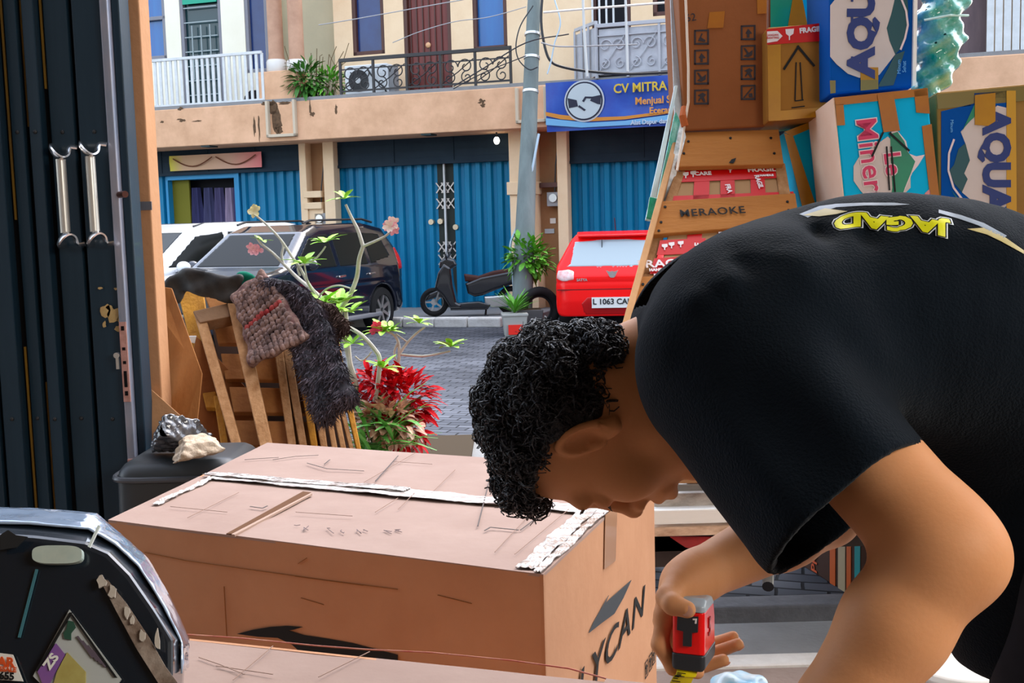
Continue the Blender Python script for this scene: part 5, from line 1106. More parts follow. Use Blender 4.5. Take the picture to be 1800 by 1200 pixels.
# logo on the front (large leaf shape cut off by the carton in front)
m = MB()
up_e = [(418, 1113), (445, 1106), (475, 1101), (505, 1099), (533, 1101), (520, 1105), (508, 1107), (535, 1115), (575, 1121), (620, 1129), (670, 1142), (700, 1150)]
lo_e = [(455, 1118), (490, 1120), (515, 1132), (530, 1146), (560, 1160), (700, 1175)]
q = [fp(*p) for p in up_e + lo_e[::-1]]
m.slab(q, nF, .001); m.build('logo_mark', M_ink, front, rel=crel)
m = MB(); curvepoly(m, [(1033, 1112), (1042, 1092), (1068, 1046), (1062, 1060), (1075, 1048), (1108, 1019), (1094, 1050), (1078, 1078), (1056, 1094)], ep, .001, nE); m.build('logo_mark', mat('grey_print', (.045, .05, .055), .6), endp, rel=crel)
# lettering on the end panel, laid along the panel
o0 = ep(1079, 1127, .0028)
FE = frame(o0, e2, up)
m = MB(); letters(m, 'LYCAN', FE @ Matrix(((1, .45, 0, 0), (0, 1, 0, 0), (0, 0, 1, 0), (0, 0, 0, 1))), .085, .0005, .0003, 1.75, space=1.08); m.build('lettering', M_ink, endp, rel=crel)
for k, (px, py) in enumerate(((1134, 1175), (1141, 1163), (1147, 1152))):
    m = MB(); o_ = ep(px, py, .0028); FQ = frame(o_, e2, up)
    for (x0, x1, y0, y1) in ((-.014, .014, .016, .018), (-.014, .014, -.018, -.016), (-.014, -.012, -.018, .018), (.012, .014, -.018, .018)): m.prism([(x0, y0), (x1, y0), (x1, y1), (x0, y1)], FQ, .0008)
    m.prism([(-.004, -.012), (.004, -.012), (.004, .003), (.009, .003), (0, .012), (-.009, .003), (-.004, .003)], FQ, .0008); m.build('handling_symbol', M_ink, endp, rel=crel)
m = MB()
for pts in ([(255, 970), (330, 985), (640, 1028), (520, 1012), (700, 1035)],): line(m, pts, .002, ff=lambda x, y: fp(x, y, .0018)); m.build('crease', mat('crease_dark_board', (.27, .12, .05), .9), front, rel=crel); m = MB()
for pts in ([(770, 1045), (830, 1060)], [(530, 1050), (570, 1062)], [(395, 1030), (400, 1120)], [(525, 990), (540, 980)]): line(m, pts, .0016, ff=lambda x, y: fp(x, y, .0018)); m.build('crease', mat('crease_dark_board', (.27, .12, .05), .9), front, rel=crel); m = MB()
# ---- second carton nearest the camera
H2 = .745
f1, f2 = PZ(325, 1121, H2), PZ(1066, 1199, H2); fd = (f2 - f1).normalized(); fn = Vector((fd.y, -fd.x, 0)); f0 = f1 - fd * .35; dd_ = .52
g1, g2 = f0 + fn * dd_, f2 + fn * dd_; c2 = (f0 + f2 + g1 + g2) / 4; rel2 = (c2.x, c2.y, 0)
N_ = thing('cardboard_box', 'pinkish brown carton at the bottom edge of the picture, nearest the camera', 'box', rel2); d2 = Vector((0, 0, -H2))
for nm, q in (('side_panel', (g1 + d2, g2 + d2, g2, g1)), ('side_panel', (g2 + d2, f2 + d2, f2, g2)), ('side_panel', (f2 + d2, f0 + d2, f0, f2)), ('side_panel', (f0 + d2, g1 + d2, g1, f0))):
    m = MB(); carton_panel(m, q, 24, 14, .003, 8); m.build(nm, M_card, N_, rel=rel2, smooth=True)
m = MB(); carton_panel(m, (g1, g2, f2, f0), 60, 24, .003, 12, .006); tpn = m.build('top_flap', mat('pinkish_carton_board', (.30, .22, .185), .8, col2=(.25, .175, .145), scale=4, mix=.3, bump=.15, bscale=20), N_, rel=rel2, smooth=True)
t2 = lambda x, y: PZ(x, y, H2) + up * .004
m = MB()
for pts in ([(350, 1160), (385, 1172), (430, 1190)], [(410, 1200), (480, 1140)], [(380, 1175), (480, 1190)], [(560, 1195), (650, 1150)]): line(m, pts, .0012, ff=t2); m.build('crease', mat('crease_board', (.3, .2, .15)), tpn, rel=rel2); m = MB()
m = MB(); pts = [PZ(x, y, H2) + up * .004 for x, y in ((330, 1120), (420, 1126), (480, 1132), (560, 1140), (640, 1146), (760, 1152), (900, 1166), (1000, 1180), (1066, 1198))]; m.tube(pts, .0010, 6); m.build('red_edge', mat('red_torn_edge', (.35, .07, .06), .7, col2=(.5, .3, .22), scale=20), tpn, rel=rel2)
# open flap at the right, folded outwards
q1 = [f2, f2 + fn * .50, f2 + fn * .50 + fd * .32, f2 + fd * .32]
m = MB(); carton_panel(m, (q1[0], q1[3], q1[2], q1[1]), 16, 16, .004, 15, .005); m.build('side_flap', mat('pinkish_carton_board', (.46, .30, .22)), N_, rel=rel2, smooth=True)
# ================================================================== black wrapped shell, bottom left
fr = [(-120, 935), (60, 944), (150, 955), (190, 972), (228, 1010), (270, 1070), (303, 1125), (303, 1180), (296, 1290), (-120, 1290)]
bk = [(-120, 893), (60, 901), (172, 913), (218, 956), (252, 987), (292, 1055), (322, 1115), (324, 1160), (318, 1290), (-120, 1290)]
bq = P(100, 1290, .98); srel = (bq.x, bq.y, bq.z - .02)
S = thing('wrapped_plastic_case', 'black octagonal plastic case wrapped in shiny clear film on the near carton', 'case', srel)
fd_ = lambda y: .93 + .07 * (1290 - y) / 350.0
Fp = [P(x, y, fd_(y)) for x, y in fr]; Bp_ = [P(x, y, 1.07) for x, y in bk]; Cp = [P(x, y + 4, 1.22) for x, y in [(a, b + 10) for a, b in bk]]
k = len(fr); m = MB(); mid = [(a * .45 + b * .55) + (b - sum(Bp_, Vector()) / k).normalized() * .004 for a, b in zip(Fp, Bp_)]
V = Fp + mid + Bp_ + Cp; F_ = [tuple(range(k))] + [tuple(range(4 * k - 1, 3 * k - 1, -1))]
for r_ in range(3): F_ += [(r_ * k + i, r_ * k + (i + 1) % k, (r_ + 1) * k + (i + 1) % k, (r_ + 1) * k + i) for i in range(k)]
m.add(V, F_); m.build('shell', mat('black_glossy_shell', (.008, .012, .018), .22, coat=.5, spec=.6), S, rel=srel, bevel=.004)
# film over the bevel: thin wrinkled sheet, the sky's reflection put into its pale blue colour
M_film = mat('sky_tinted_film', (.36, .48, .66), .10, col2=(.62, .68, .80), scale=7, mix=.5, bump=.5, bscale=14, metal=.35, coat=1.0)
m = MB(); cen = sum(Bp_, Vector()) / k; rrn = np.random.RandomState(5)
rows = 8; V = []; F_ = []; idxs = list(range(0, 8)); seg = []
for i in range(len(idxs) - 1):
    for t in np.linspace(0, 1, 7)[:-1]: seg.append((idxs[i], idxs[i + 1], t))
seg.append((idxs[-2], idxs[-1], 1.0))
for (i, j, t) in seg:
    a = Fp[i].lerp(Fp[j], t); b = Bp_[i].lerp(Bp_[j], t); o_ = (b - cen).normalized()
    for r_ in range(rows):
        v = .34 + .66 * r_ / (rows - 1); V.append(a.lerp(b, v) + o_ * (.007 + .0012 * rrn.uniform(-1, 1) * (1 if 0 < r_ < rows - 1 else .2)) + Vector((0, -.003, 0)))
n_ = len(seg); F_ = [(i * rows + j, i * rows + j + 1, (i + 1) * rows + j + 1, (i + 1) * rows + j) for i in range(n_ - 1) for j in range(rows - 1)]
m.add(V, F_); o = m.build('wrap_film', M_film, S, rel=srel, smooth=True); so_ = o.modifiers.new('solid', 'SOLIDIFY'); so_.thickness = .0015
sp_ = lambda x, y, o_=.004: P(x, y, fd_(y) - o_)
def pane(name, pts, m_, par=S, th=.002, o_=.004):
    m = MB(); q = [sp_(x, y, o_) for x, y in pts]; n = (q[1] - q[0]).cross(q[2] - q[0]).normalized(); n = -n if n.y > 0 else n; m.slab(q, n, th); return m.build(name, m_, par, rel=srel)
ovl = [(100 + 44 * c_, 974 + 16 * s_) for c_, s_ in [((abs(math.cos(a)) ** .6) * (1 if math.cos(a) > 0 else -1), (abs(math.sin(a)) ** .6) * (1 if math.sin(a) > 0 else -1)) for a in [2 * math.pi * i / 28 for i in range(28)]]]
pane('foam_handle', ovl, mat('pale_foam', (.50, .56, .50), .45, col2=(.34, .42, .40), scale=30, coat=.5), th=.006, o_=.010)
pane('dark_patch', [(0, 940), (14, 931), (28, 940), (48, 943), (28, 962), (0, 966)], M_black, o_=.009)
pane('foil_reflection_band', [(172, 1012), (190, 1020), (222, 1060), (262, 1120), (290, 1170), (312, 1200), (278, 1200), (240, 1140), (205, 1075)], mat('brown_foil_reflection', (.16, .115, .09), .25, col2=(.34, .29, .25), scale=40, mix=.7, coat=.6, bump=.6), o_=.006)  # crumpled foil, with a brown window reflection put into its colour
for (x, y, w, h) in ((178, 1022, 9, 12), (198, 1040, 9, 16), (222, 1075, 7, 14), (250, 1118, 7, 14), (276, 1125, 6, 22), (232, 1090, 5, 10)):
    rr = random.Random(x); pane('crumpled_foil', [(x + w * math.cos(a) * rr.uniform(.5, 1.1), y + h * math.sin(a) * rr.uniform(.5, 1.1)) for a in [2 * math.pi * i / 9 for i in range(9)]], mat('pale_foil', (.42, .37, .32), .3, col2=(.6, .56, .5), scale=40, coat=.6), o_=.009)
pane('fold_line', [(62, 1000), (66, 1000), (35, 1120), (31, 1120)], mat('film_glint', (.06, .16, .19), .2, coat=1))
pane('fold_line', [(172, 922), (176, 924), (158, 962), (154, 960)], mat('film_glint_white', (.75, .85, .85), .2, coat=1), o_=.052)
ct = pane('certificate_sheet', [(122, 1071), (213, 1193), (150, 1280), (58, 1188), (66, 1172)], mat('certificate_paper', (.42, .44, .43), .4, coat=.5), o_=.005)
pane('sheet_border', [(122, 1076), (126, 1076), (66, 1180), (62, 1178)], M_ink, ct, o_=.007); pane('sheet_border', [(124, 1080), (127, 1079), (205, 1190), (201, 1190)], M_ink, ct, o_=.007)
pane('green_emblem', [(120, 1090), (128, 1092), (132, 1102), (124, 1112), (124, 1124), (113, 1122), (111, 1112), (116, 1106)], mat('dark_green_print', (.03, .07, .05), .6), ct, o_=.0072)
pane('purple_panel', [(98, 1130), (114, 1150), (92, 1190), (80, 1215), (66, 1180)], mat('purple_print', (.22, .10, .25), .5, col2=(.1, .06, .3), scale=12), ct, o_=.0072)
pane('yellow_panel', [(118, 1146), (150, 1180), (150, 1215), (90, 1215), (100, 1180)], mat('straw_print', (.42, .38, .16), .5, col2=(.3, .24, .08), scale=30), ct, o_=.0072)
for k_ in range(4):
    t = k_ * 9; pane('text_line', [(134 + t, 1120 + t * .9 - 2), (137 + t, 1119 + t * .9 - 2), (165 + t * .8, 1155 + t * .6), (162 + t * .8, 1156 + t * .6)], mat('small_print', (.1, .08, .1), .6), ct, o_=.0072)
FQ = frame(sp_(90, 1162, .0085), sp_(100, 1148) - sp_(90, 1162), sp_(78, 1150) - sp_(90, 1162)); m = MB(); letters(m, 'ZS', FQ, .011, .0004, .0003); m.build('sheet_lettering', mat('label_white', (.7, .7, .66), .5), ct, rel=srel)
lb = pane('shipping_label', [(-60, 1140), (22, 1150), (40, 1197), (-60, 1190)], mat('label_white', (.7, .7, .66), .5), o_=.006)
dx = (sp_(40, 1152) - sp_(0, 1149)); FQ = frame(sp_(4, 1168, .009), dx, Vector((0, .1, 1)))
m = MB(); letters(m, 'STAR', Matrix.Translation((0, 0, 0)) @ frame(sp_(-2, 1163, .0085), dx, up), .011, .0005, .0003); m.build('label_print', mat('orange_red_print', (.65, .12, .05), .5), lb, rel=srel)
m = MB(); letters(m, 'WHOLESALE', frame(sp_(-4, 1175, .0085), dx, up), .0055, .0002, .0003); m.build('label_print', mat('orange_red_print', (.65, .12, .05)), lb, rel=srel)
m = MB(); letters(m, '0814655', frame(sp_(-6, 1187, .0085), dx, up), .0085, .0003, .0003); m.build('label_number', M_ink, lb, rel=srel)
# ================================================================== loaded truck at the right
M_aqblue = mat('print_blue', (.004, .065, .26), .6, spec=.15, col2=(.006, .085, .32), scale=3); M_cyan = mat('print_cyan', (.004, .38, .62), .55, spec=.2, col2=(.006, .44, .68), scale=3)
M_navy = mat('print_navy', (.006, .02, .13), .5); M_pwhite = mat('print_pale', (.62, .54, .50), .6, col2=(.55, .48, .45), scale=5); M_pgreen = mat('print_green', (.01, .16, .09), .5, col2=(.02, .24, .12), scale=5)
M_dgreen = mat('print_deep_green', (.005, .06, .07), .5); M_magenta = mat('print_magenta', (.50, .01, .09), .5); M_paleout = mat('print_outline', (.75, .62, .62), .6)
M_boxa = mat('russet_carton', (.25, .095, .042), .8, col2=(.20, .075, .032), scale=3, bump=.1); M_boxside = mat('sunlit_carton_side', (.62, .42, .28), .8, col2=(.5, .32, .2), scale=5, bump=.2)
class Crt:
    """carton with a front face given by four corner points seen in the photo (tl,tr,br,bl) at its own distance"""
    def __init__(s, name, label, cs, d, thick, m_, lean=0.0, yaw=None, cat='box', bev=.006, group=None):
        s.c = [P(x, y, d + (lean if i < 2 else 0)) for i, (x, y) in enumerate(cs)]; tl, tr, br, bl = s.c
        s.n = (tr - tl).cross(bl - tl).normalized(); s.n = -s.n if s.n.y > 0 else s.n
        s.o = (bl + br) / 2; s.px = cs; bz = s.o - s.n * thick / 2; s.rel = (bz.x, bz.y, min(bl.z, br.z))
        s.t = thing(name, label, cat, s.rel, group=group)
        bk = [p - s.n * thick for p in s.c]; m = MB(); m.slab(s.c, s.n, thick); s.body = m.build('carton_body', m_, s.t, bevel=bev, rel=s.rel)
    def at(s, px, py, o_=.003): return PL(px, py, s.c[0], s.n) + s.n * o_
    def poly(s, name, pts, m_, o_=.003, th=.0012, par=None):
        m = MB(); m.slab([s.at(x, y, o_) for x, y in pts], s.n, th); return m.build(name, m_, par or s.t, rel=s.rel)
    def text(s, name, txt, px, py, size, m_, ang=0, o_=.005, bold=0.0, sx=1.0, par=None, space=1.0, ext=.0005):
        o = s.at(px, py, o_); x = s.at(px + 50, py, o_) - o; y = s.at(px, py - 50, o_) - o; Fm = frame(o, x, y) @ Matrix.Rotation(math.radians(ang), 4, 'Z')
        m = MB(); letters(m, txt, Fm, size, bold, ext, sx, space); return m.build(name, m_, par or s.t, rel=s.rel)
    def stroke(s, name, pts, w, m_, o_=.005, par=None):
        m = MB(); q = [s.at(x, y, o_) for x, y in pts]
        for a, b in zip(q[:-1], q[1:]): m.beam(a, b, w, .0008, up=s.n)
        return m.build(name, m_, par or s.t, rel=s.rel)
def circ(cx, cy, rx, ry, n=40, a0=0, a1=360): return [(cx + rx * math.cos(math.radians(a0 + (a1 - a0) * i / n)), cy + ry * math.sin(math.radians(a0 + (a1 - a0) * i / n))) for i in range(n + (0 if a1 - a0 == 360 else 1))]
# ---- truck bed
bd = 3.42
def bz(px, py, d=bd): return P(px, py, d)
tb = bz(1152, 940); TB = thing('truck', 'low flatbed truck with worn white side rails carrying the stacked goods', 'truck', (1.3, 4.2, -.3)); trel = (1.3, 4.2, -.3)
def rail(name, y0, y1, d0, th, m_, x0=1149, x1=2050):
    a = P(x0, y0, d0); b = P(x0, y1, d0); m = MB(); m.bx(a.x, 2.35, a.y, a.y + th, b.z, a.z); return m.build(name, m_, TB, bevel=.004, rel=trel)
M_rail = mat('chipped_white_rail', (.93, .95, .93), .35, col2=(.85, .88, .85), scale=5, stretch=(.4, 1, 3), bump=.1); M_rail2 = mat('mottled_grey_rail', (.75, .73, .68), .6, col2=(.16, .14, .12), scale=22, stretch=(.5, 1, 1), mix=.2, bump=.3)
rail('upper_rail', 868, 893, 3.44, .03, M_rail2); rail('side_ledge', 852, 868, 3.5, .06, mat('grey_ledge', (.35, .34, .32), .6, col2=(.5, .5, .46), scale=9)); rail('side_rail', 897, 923, 3.40, .05, M_rail)
rail('lower_rail', 927, 944, 3.42, .04, mat('rusty_cream_rail', (.9, .72, .56), .7, col2=(.25, .12, .07), scale=30, mix=.1, stretch=(.4, 1, 1), bump=.3))
x0 = P(1149, 900, 3.42).x; zb_ = P(1149, 885, 3.45).z
m = MB(); m.bx(x0, 2.35, 3.47, 5.3, zb_ - .06, zb_ - .01); m.build('bed_floor', mat('bed_steel', (.16, .15, .14), .6), TB, rel=trel)
m = MB(); m.bx(x0 + .02, 2.3, 3.62, 3.70, zb_ - .22, zb_ - .08); m.build('chassis_beam', mat('dark_chassis', (.05, .04, .035), .6), TB, rel=trel)
m = MB(); m.slab([P(1178, 944, 3.5), P(1262, 944, 3.5), P(1235, 968, 3.5), P(1205, 962, 3.5)], (0, -1, 0), .01); m.build('red_bracket', mat('red_chassis', (.40, .03, .03), .5, col2=(.2, .02, .02), scale=12), TB, rel=trel)
m = MB(); m.bx(x0 + .02, 2.3, 5.1, 5.2, zb_ - .20, zb_ - .08); m.build('chassis_beam', mat('red_chassis', (.4, .03, .03)), TB, rel=trel)
for (xw, yw) in ((2.0, 5.0), (2.0, 3.75 + .0), (x0 + .10, 5.05)):
    m = MB(); m.tube([(xw, yw + .0, .0), (xw, yw + .16, .0)], .29 if yw > 4 else .27, 28); m.build('wheel', M_rubber, TB, bevel=.02, rel=trel) if yw > 4.2 else None
m = MB(); m.bx(x0 + .01, P(1345, 1000, 3.7).x, 3.62, 3.66, P(1200, 1008, 3.64).z, zb_ - .09); m.build('mud_guard', mat('dark_mudguard', (.06, .045, .04), .7), TB, rel=trel)
a = P(1352, 965, 3.6); b = P(1350, 1030, 3.45); m = MB(); m.tube([a + Vector((0, .1, .08)), a, b], .017, 14); m.build('tail_tube', mat('grey_tube', (.40, .40, .38), .35, metal=.6), TB, rel=trel, smooth=True)
m = MB(); dv = (b - a).normalized(); m.tube([b, b + dv * .004], .0175, 14); m.build('tube_mouth', M_dark, TB, rel=trel)
bed_z = zb_ - .01
# ---- cartons
def filler(px0, px1, d, th, ztop, label, m_=M_boxa):
    a = P(px0, 600, d); b = P(px1, 600, d); r = thing('cardboard_box', label, 'box', ((a.x + b.x) / 2, a.y + th / 2, bed_z)); m = MB(); w = (b.x - a.x) / 2; m.bx(-w, w, -th / 2, th / 2, 0.0, ztop - bed_z); m.build('carton_body', m_, r, bevel=.006)
    m = MB(); m.bx(-.03, .03, -th / 2 - .001, th / 2 + .001, ztop - bed_z - .001, ztop - bed_z + .001); m.bx(-.03, .03, -th / 2 - .0015, -th / 2 - .0005, ztop - bed_z - .1, ztop - bed_z); m.build('tape', M_tapeb, r); return r
K = Crt('cardboard_box', 'tall russet carton with two columns of handling symbols at the top left of the load', [(1190, -70), (1350, -70), (1346, 222), (1203, 230)], 3.7, .32, M_boxa)
for (px, ys) in ((1233, (66, 101, 136, 171)), (1315, (58, 93, 128, 163))):
    for j, py in enumerate(ys):
        m = MB(); w = 13
        for q in ([(-13, -13), (13, -14), (13, -11), (-13, -10)], [(-13, 10), (13, 9), (13, 13), (-13, 13)], [(-13, -13), (-10, -13), (-10, 13), (-13, 13)], [(10, -13), (13, -13), (13, 13), (10, 13)]): m.slab([K.at(px + a * (1 if abs(b) >= 0 else 1), py + b, .003) for a, b in q], K.n, .001)
        pic = [[[(-6, 6), (0, -7), (2, -6), (-1, 0), (7, 5), (6, 8)]], [[(0, -7), (7, 1), (2, 2), (2, 8), (-2, 8), (-2, 2), (-5, 1)]], [[(-8, -8), (-5, -8), (1, 0), (8, -5), (7, 4), (0, 8), (-8, 6), (-2, 2)]], [[(-7, -3), (2, -8), (8, -4), (4, 0), (7, 8), (3, 8), (0, 2), (-4, 7), (-6, 6), (-2, -1)]]][(j + (px > 1300)) % 4]
        if px > 1300 and j == 3: pic = [[(-9, 9), (6, -9), (9, -9), (-6, 9)], [(1, 2), (7, 1), (8, 8), (2, 8)]]
        for pp in pic: m.slab([K.at(px + a, py + b, .003) for a, b in pp], K.n, .001)
        m.build('handling_symbol', mat('dark_grey_print', (.035, .03, .035), .6), K.t, rel=K.rel)
K.poly('tape_patch', [(1247, 22), (1274, 20), (1271, 49), (1243, 50)], M_tapeb); K.poly('tape_patch', [(1330, -20), (1348, -20), (1347, 24), (1331, 25)], M_tapeb)
K.text('faint_lettering', '62', 1214, 32, .035, mat('dark_grey_print', (.03, .03, .03)), 8)
K2 = Crt('cardboard_box', 'brown carton standing behind the small taped carton, its top cut off by the picture', [(1352, -70), (1460, -70), (1462, 60), (1352, 60)], 3.95, .25, M_boxa)
K2.poly('green_print', [(1354, -60), (1400, -60), (1392, 10), (1384, 50), (1354, 50)], mat('jade_print', (.01, .33, .20), .3, coat=.6)); K2.poly('cyan_print', [(1404, -60), (1414, -60), (1420, 40), (1412, 45)], M_cyan)
K2.poly('tape_strip', [(1396, -20), (1406, -20), (1420, 50), (1384, 50)], M_tapeo, .005)
KB = Crt('cardboard_box', 'small ochre taped carton with red fragile tape and a drawn arrow pointing up', [(1349, 48), (1455, 40), (1453, 204), (1351, 213)], 3.62, .22, mat('amber_carton', (.32, .155, .045), .7, col2=(.26, .12, .035), scale=4))
KB.poly('clear_tape', [(1349, 80), (1372, 78), (1372, 212), (1351, 213)], M_tapeo); KB.poly('clear_tape', [(1372, 195), (1453, 188), (1453, 204), (1372, 212)], M_tapeo)
rt = KB.poly('fragile_tape', [(1347, 52), (1451, 40), (1451, 72), (1348, 79)], mat('red_tape', (.50, .006, .01), .4, spec=.3))
KB.poly('white_arrow_print', [(1348, 56), (1366, 55), (1375, 64), (1366, 73), (1348, 76)], mat('print_white', (.75, .70, .70), .5), .005, par=rt); KB.text('red_lettering', 'JANGAN\nBANTING', 1358, 65, .009, mat('red_tape', (.5, .01, .01)), 3, .0065, par=rt)
KB.poly('glass_print', [(1380, 52), (1395, 51), (1394, 60), (1388, 64), (1388, 71), (1386, 71), (1386, 64), (1381, 60)], mat('print_white', (.7, .7, .7)), .005, par=rt)
KB.text('white_lettering', 'FRAGILE', 1427, 53, .022, mat('print_white', (.7, .7, .7)), 6, .005, .001, par=rt)
for pts in ([(1377, 123), (1402, 84)], [(1401, 81), (1431, 117)]): KB.stroke('drawn_arrow', pts, .0075, M_ink)
for pts in ([(1399, 110), (1397, 178)], [(1406, 110), (1410, 176)], [(1397, 178), (1412, 176)], [(1391, 190), (1414, 187)]): KB.stroke('drawn_arrow', pts, .0035, M_ink)
def aqua(C, f, flip):
    """printed side of a water carton: f maps (u along the word, v across it) to pixels"""
    pass
A1 = Crt('water_carton', 'blue and white water carton standing upright at the top of the load', [(1457, -90), (1611, -90), (1606, 153), (1459, 166)], 3.5, .27, M_aqblue)
A1.poly('white_disc', [(1459, 10), (1475, -10), (1500, -70), (1580, -70), (1572, 0), (1560, 50), (1563, 64), (1573, 96), (1556, 118), (1545, 132), (1530, 136), (1510, 137), (1490, 130), (1470, 113), (1459, 100)], M_pwhite)
A1.poly('green_hills', [(1572, 0), (1580, -70), (1592, -40), (1596, 20), (1588, 80), (1573, 96), (1563, 72), (1558, 50), (1567, 22)], M_dgreen, .0035); A1.poly('green_hills', [(1573, 96), (1560, 122), (1542, 153), (1570, 150), (1590, 90)], M_dgreen, .0032)
A1.stroke('white_swoosh', [(1580, -10), (1592, 20), (1595, 45), (1590, 68), (1582, 88)], .006, M_paleout, .0045)
A1.text('brand_lettering', 'AQUA', 1515, 35, .108, M_navy, 90, .006, .006, 1.12, space=1.0)
for yy in (-10, 28, 64, 100): A1.poly('letter_serif', [(1495, yy), (1499, yy), (1499, yy + 14), (1495, yy + 14)], M_navy, .006)
A1.poly('tape_patch', [(1512, 119), (1543, 119), (1543, 141), (1512, 141)], M_tapeo, .005); A1.poly('tape_patch', [(1512, 141), (1543, 141), (1543, 157), (1512, 160)], mat('olive_tape', (.17, .125, .03), .4), .005); A1.poly('tape_patch', [(1458, 142), (1468, 142), (1468, 164), (1459, 165)], mat('olive_tape', (.2, .15, .04)), .005)
A1.text('small_print', 'Minum\nSehat', 1584, 118, .016, mat('print_skyblue', (.15, .4, .7), .5), 90, .005)
m = MB(); m.slab([A1.at(1606, -90, .012), A1.at(1612, -90, .012), A1.at(1608, 152, .012), A1.at(1602, 153, .012)], A1.n, .03); m.build('sunlit_edge_strip', mat('sunlit_edge_white', (.88, .84, .78), .6), A1.t, rel=A1.rel)  # white strip stands in for the sunlit flap edge
CL = Crt('water_carton', 'tilted light blue carton with ochre taped edges wedged behind the crate', [(1378, 232), (1446, 206), (1490, 360), (1412, 372)], 3.72, .22, M_cyan)
CL.poly('tape_edge', [(1378, 232), (1446, 206), (1449, 216), (1392, 240)], M_tapeo); CL.poly('tape_edge', [(1378, 234), (1394, 240), (1436, 368), (1412, 372)], M_tapeo)
CL.poly('green_hills', [(1452, 262), (1446, 305), (1436, 325), (1442, 340), (1462, 350), (1480, 330)], M_pgreen); CL.poly('silver_patch', [(1424, 226), (1440, 221), (1444, 243), (1432, 248)], mat('olive_tape', (.2, .15, .04)), .005)
LM = Crt('mineral_water_carton', 'light blue water carton lettered in crimson with a black arrow drawn on it', [(1466, 172), (1630, 155), (1655, 395), (1490, 412)], 3.42, .30, M_cyan)
LM.poly('tape_edge', [(1466, 172), (1628, 155), (1630, 168), (1468, 186)], M_tapeb); LM.poly('tape_edge', [(1606, 160), (1630, 155), (1634, 200), (1610, 198)], M_tapeb); LM.poly('tape_edge', [(1620, 222), (1637, 218), (1656, 395), (1640, 395)], M_tapeb); LM.poly('tape_edge', [(1468, 184), (1482, 183), (1485, 220), (1471, 221)], M_tapeb)
LM.poly('tape_strip', [(1541, 167), (1569, 164), (1581, 230), (1552, 233)], M_tapeb, .006)
LM.poly('white_disc', [(1560, 240), (1535, 258), (1512, 272), (1500, 292), (1500, 318), (1512, 335), (1521, 345), (1526, 370), (1560, 370), (1600, 330), (1600, 280)], M_pwhite); LM.poly('white_edge', [(1566, 232), (1577, 230), (1592, 248), (1597, 270), (1610, 275), (1625, 272), (1614, 290), (1603, 304), (1585, 345), (1578, 390), (1560, 390), (1580, 300)], M_paleout, .0032)
LM.poly('green_hills', [(1564, 236), (1577, 232), (1589, 249), (1594, 266), (1608, 284), (1601, 303), (1590, 330), (1580, 360), (1572, 395), (1558, 390), (1568, 330), (1566, 290)], M_pgreen, .004)
LM.text('lettering_outline', 'Mineral', 1529, 290, .086, M_paleout, -83, .0055, .004, 1.05, space=1.04); LM.text('brand_lettering', 'Mineral', 1529, 290, .086, M_magenta, -83, .007, .0008, 1.05, space=1.04)
LM.text('lettering_outline', 'Le', 1567, 288, .070, M_paleout, -83, .0055, .004, 1.05); LM.text('brand_lettering', 'Le', 1567, 288, .070, M_magenta, -83, .007, .0008, 1.05)
for pts in ([(1531, 276), (1551, 233)], [(1562, 234), (1597, 266)]): LM.stroke('drawn_arrow', pts, .006, M_ink, .0085)
for pts in ([(1557, 258), (1562, 335)], [(1565, 258), (1572, 338)], [(1558, 346), (1584, 343)]): LM.stroke('drawn_arrow', pts, .0045, M_ink, .0085)
LM.poly('pink_print', [(1625, 340), (1634, 332), (1640, 372), (1628, 368)], mat('pink_print', (.6, .25, .25), .5))
m = MB(); m.slab([LM.at(1466, 172, .001), LM.at(1466, 172, .001) - LM.n * .29, LM.at(1490, 412, .001) - LM.n * .29, LM.at(1490, 412, .001)], LM.at(1480, 300) - LM.at(1500, 300), -.003); m.build('sunlit_side_panel', mat('sunlit_board_side', (.78, .62, .50), .7, col2=(.7, .5, .38), scale=5), LM.t, rel=LM.rel)  # sunlight on the left side is put into this pale colour
A2 = Crt('water_carton', 'blue and white water carton in ochre tape at the right edge of the load', [(1646, 162), (1815, 146), (1815, 398), (1652, 402)], 3.45, .34, mat('ochre_carton', (.30, .18, .06), .6, col2=(.24, .13, .045), scale=4))
A2.poly('blue_print', [(1654, 196), (1712, 182), (1712, 164), (1768, 160), (1768, 396), (1654, 396)], M_aqblue); A2.poly('white_disc', [(1769, 190), (1752, 186), (1738, 198), (1712, 205), (1700, 218), (1688, 232), (1696, 252), (1704, 282), (1694, 305), (1700, 315), (1690, 338), (1704, 350), (1730, 366), (1755, 370), (1769, 362)], M_pwhite, .004)
A2.poly('green_hills', [(1696, 252), (1704, 282), (1694, 305), (1700, 315), (1690, 338), (1676, 322), (1668, 300), (1676, 290), (1684, 262)], M_dgreen, .0045); A2.poly('green_hills', [(1712, 184), (1690, 232), (1697, 220), (1712, 206)], M_pgreen, .0045); A2.poly('green_hills', [(1672, 336), (1684, 350), (1712, 366), (1714, 396), (1706, 396), (1700, 370), (1690, 362)], M_pgreen, .0045)
A2.stroke('white_swoosh', [(1676, 245), (1667, 270), (1666, 300), (1675, 330), (1690, 350)], .006, M_paleout, .005)
A2.text('brand_lettering', 'AQUA', 1748, 282, .108, M_navy, -90, .0065, .006, 1.0, space=1.0)
A2.text('small_print', 'Minum', 1672, 222, .014, mat('print_skyblue', (.15, .4, .7)), -90, .005)
for q in ([(1768, 160), (1784, 160), (1786, 398), (1768, 398)],): A2.poly('tape_strip', q, mat('golden_tape', (.50, .27, .03), .4), .006)
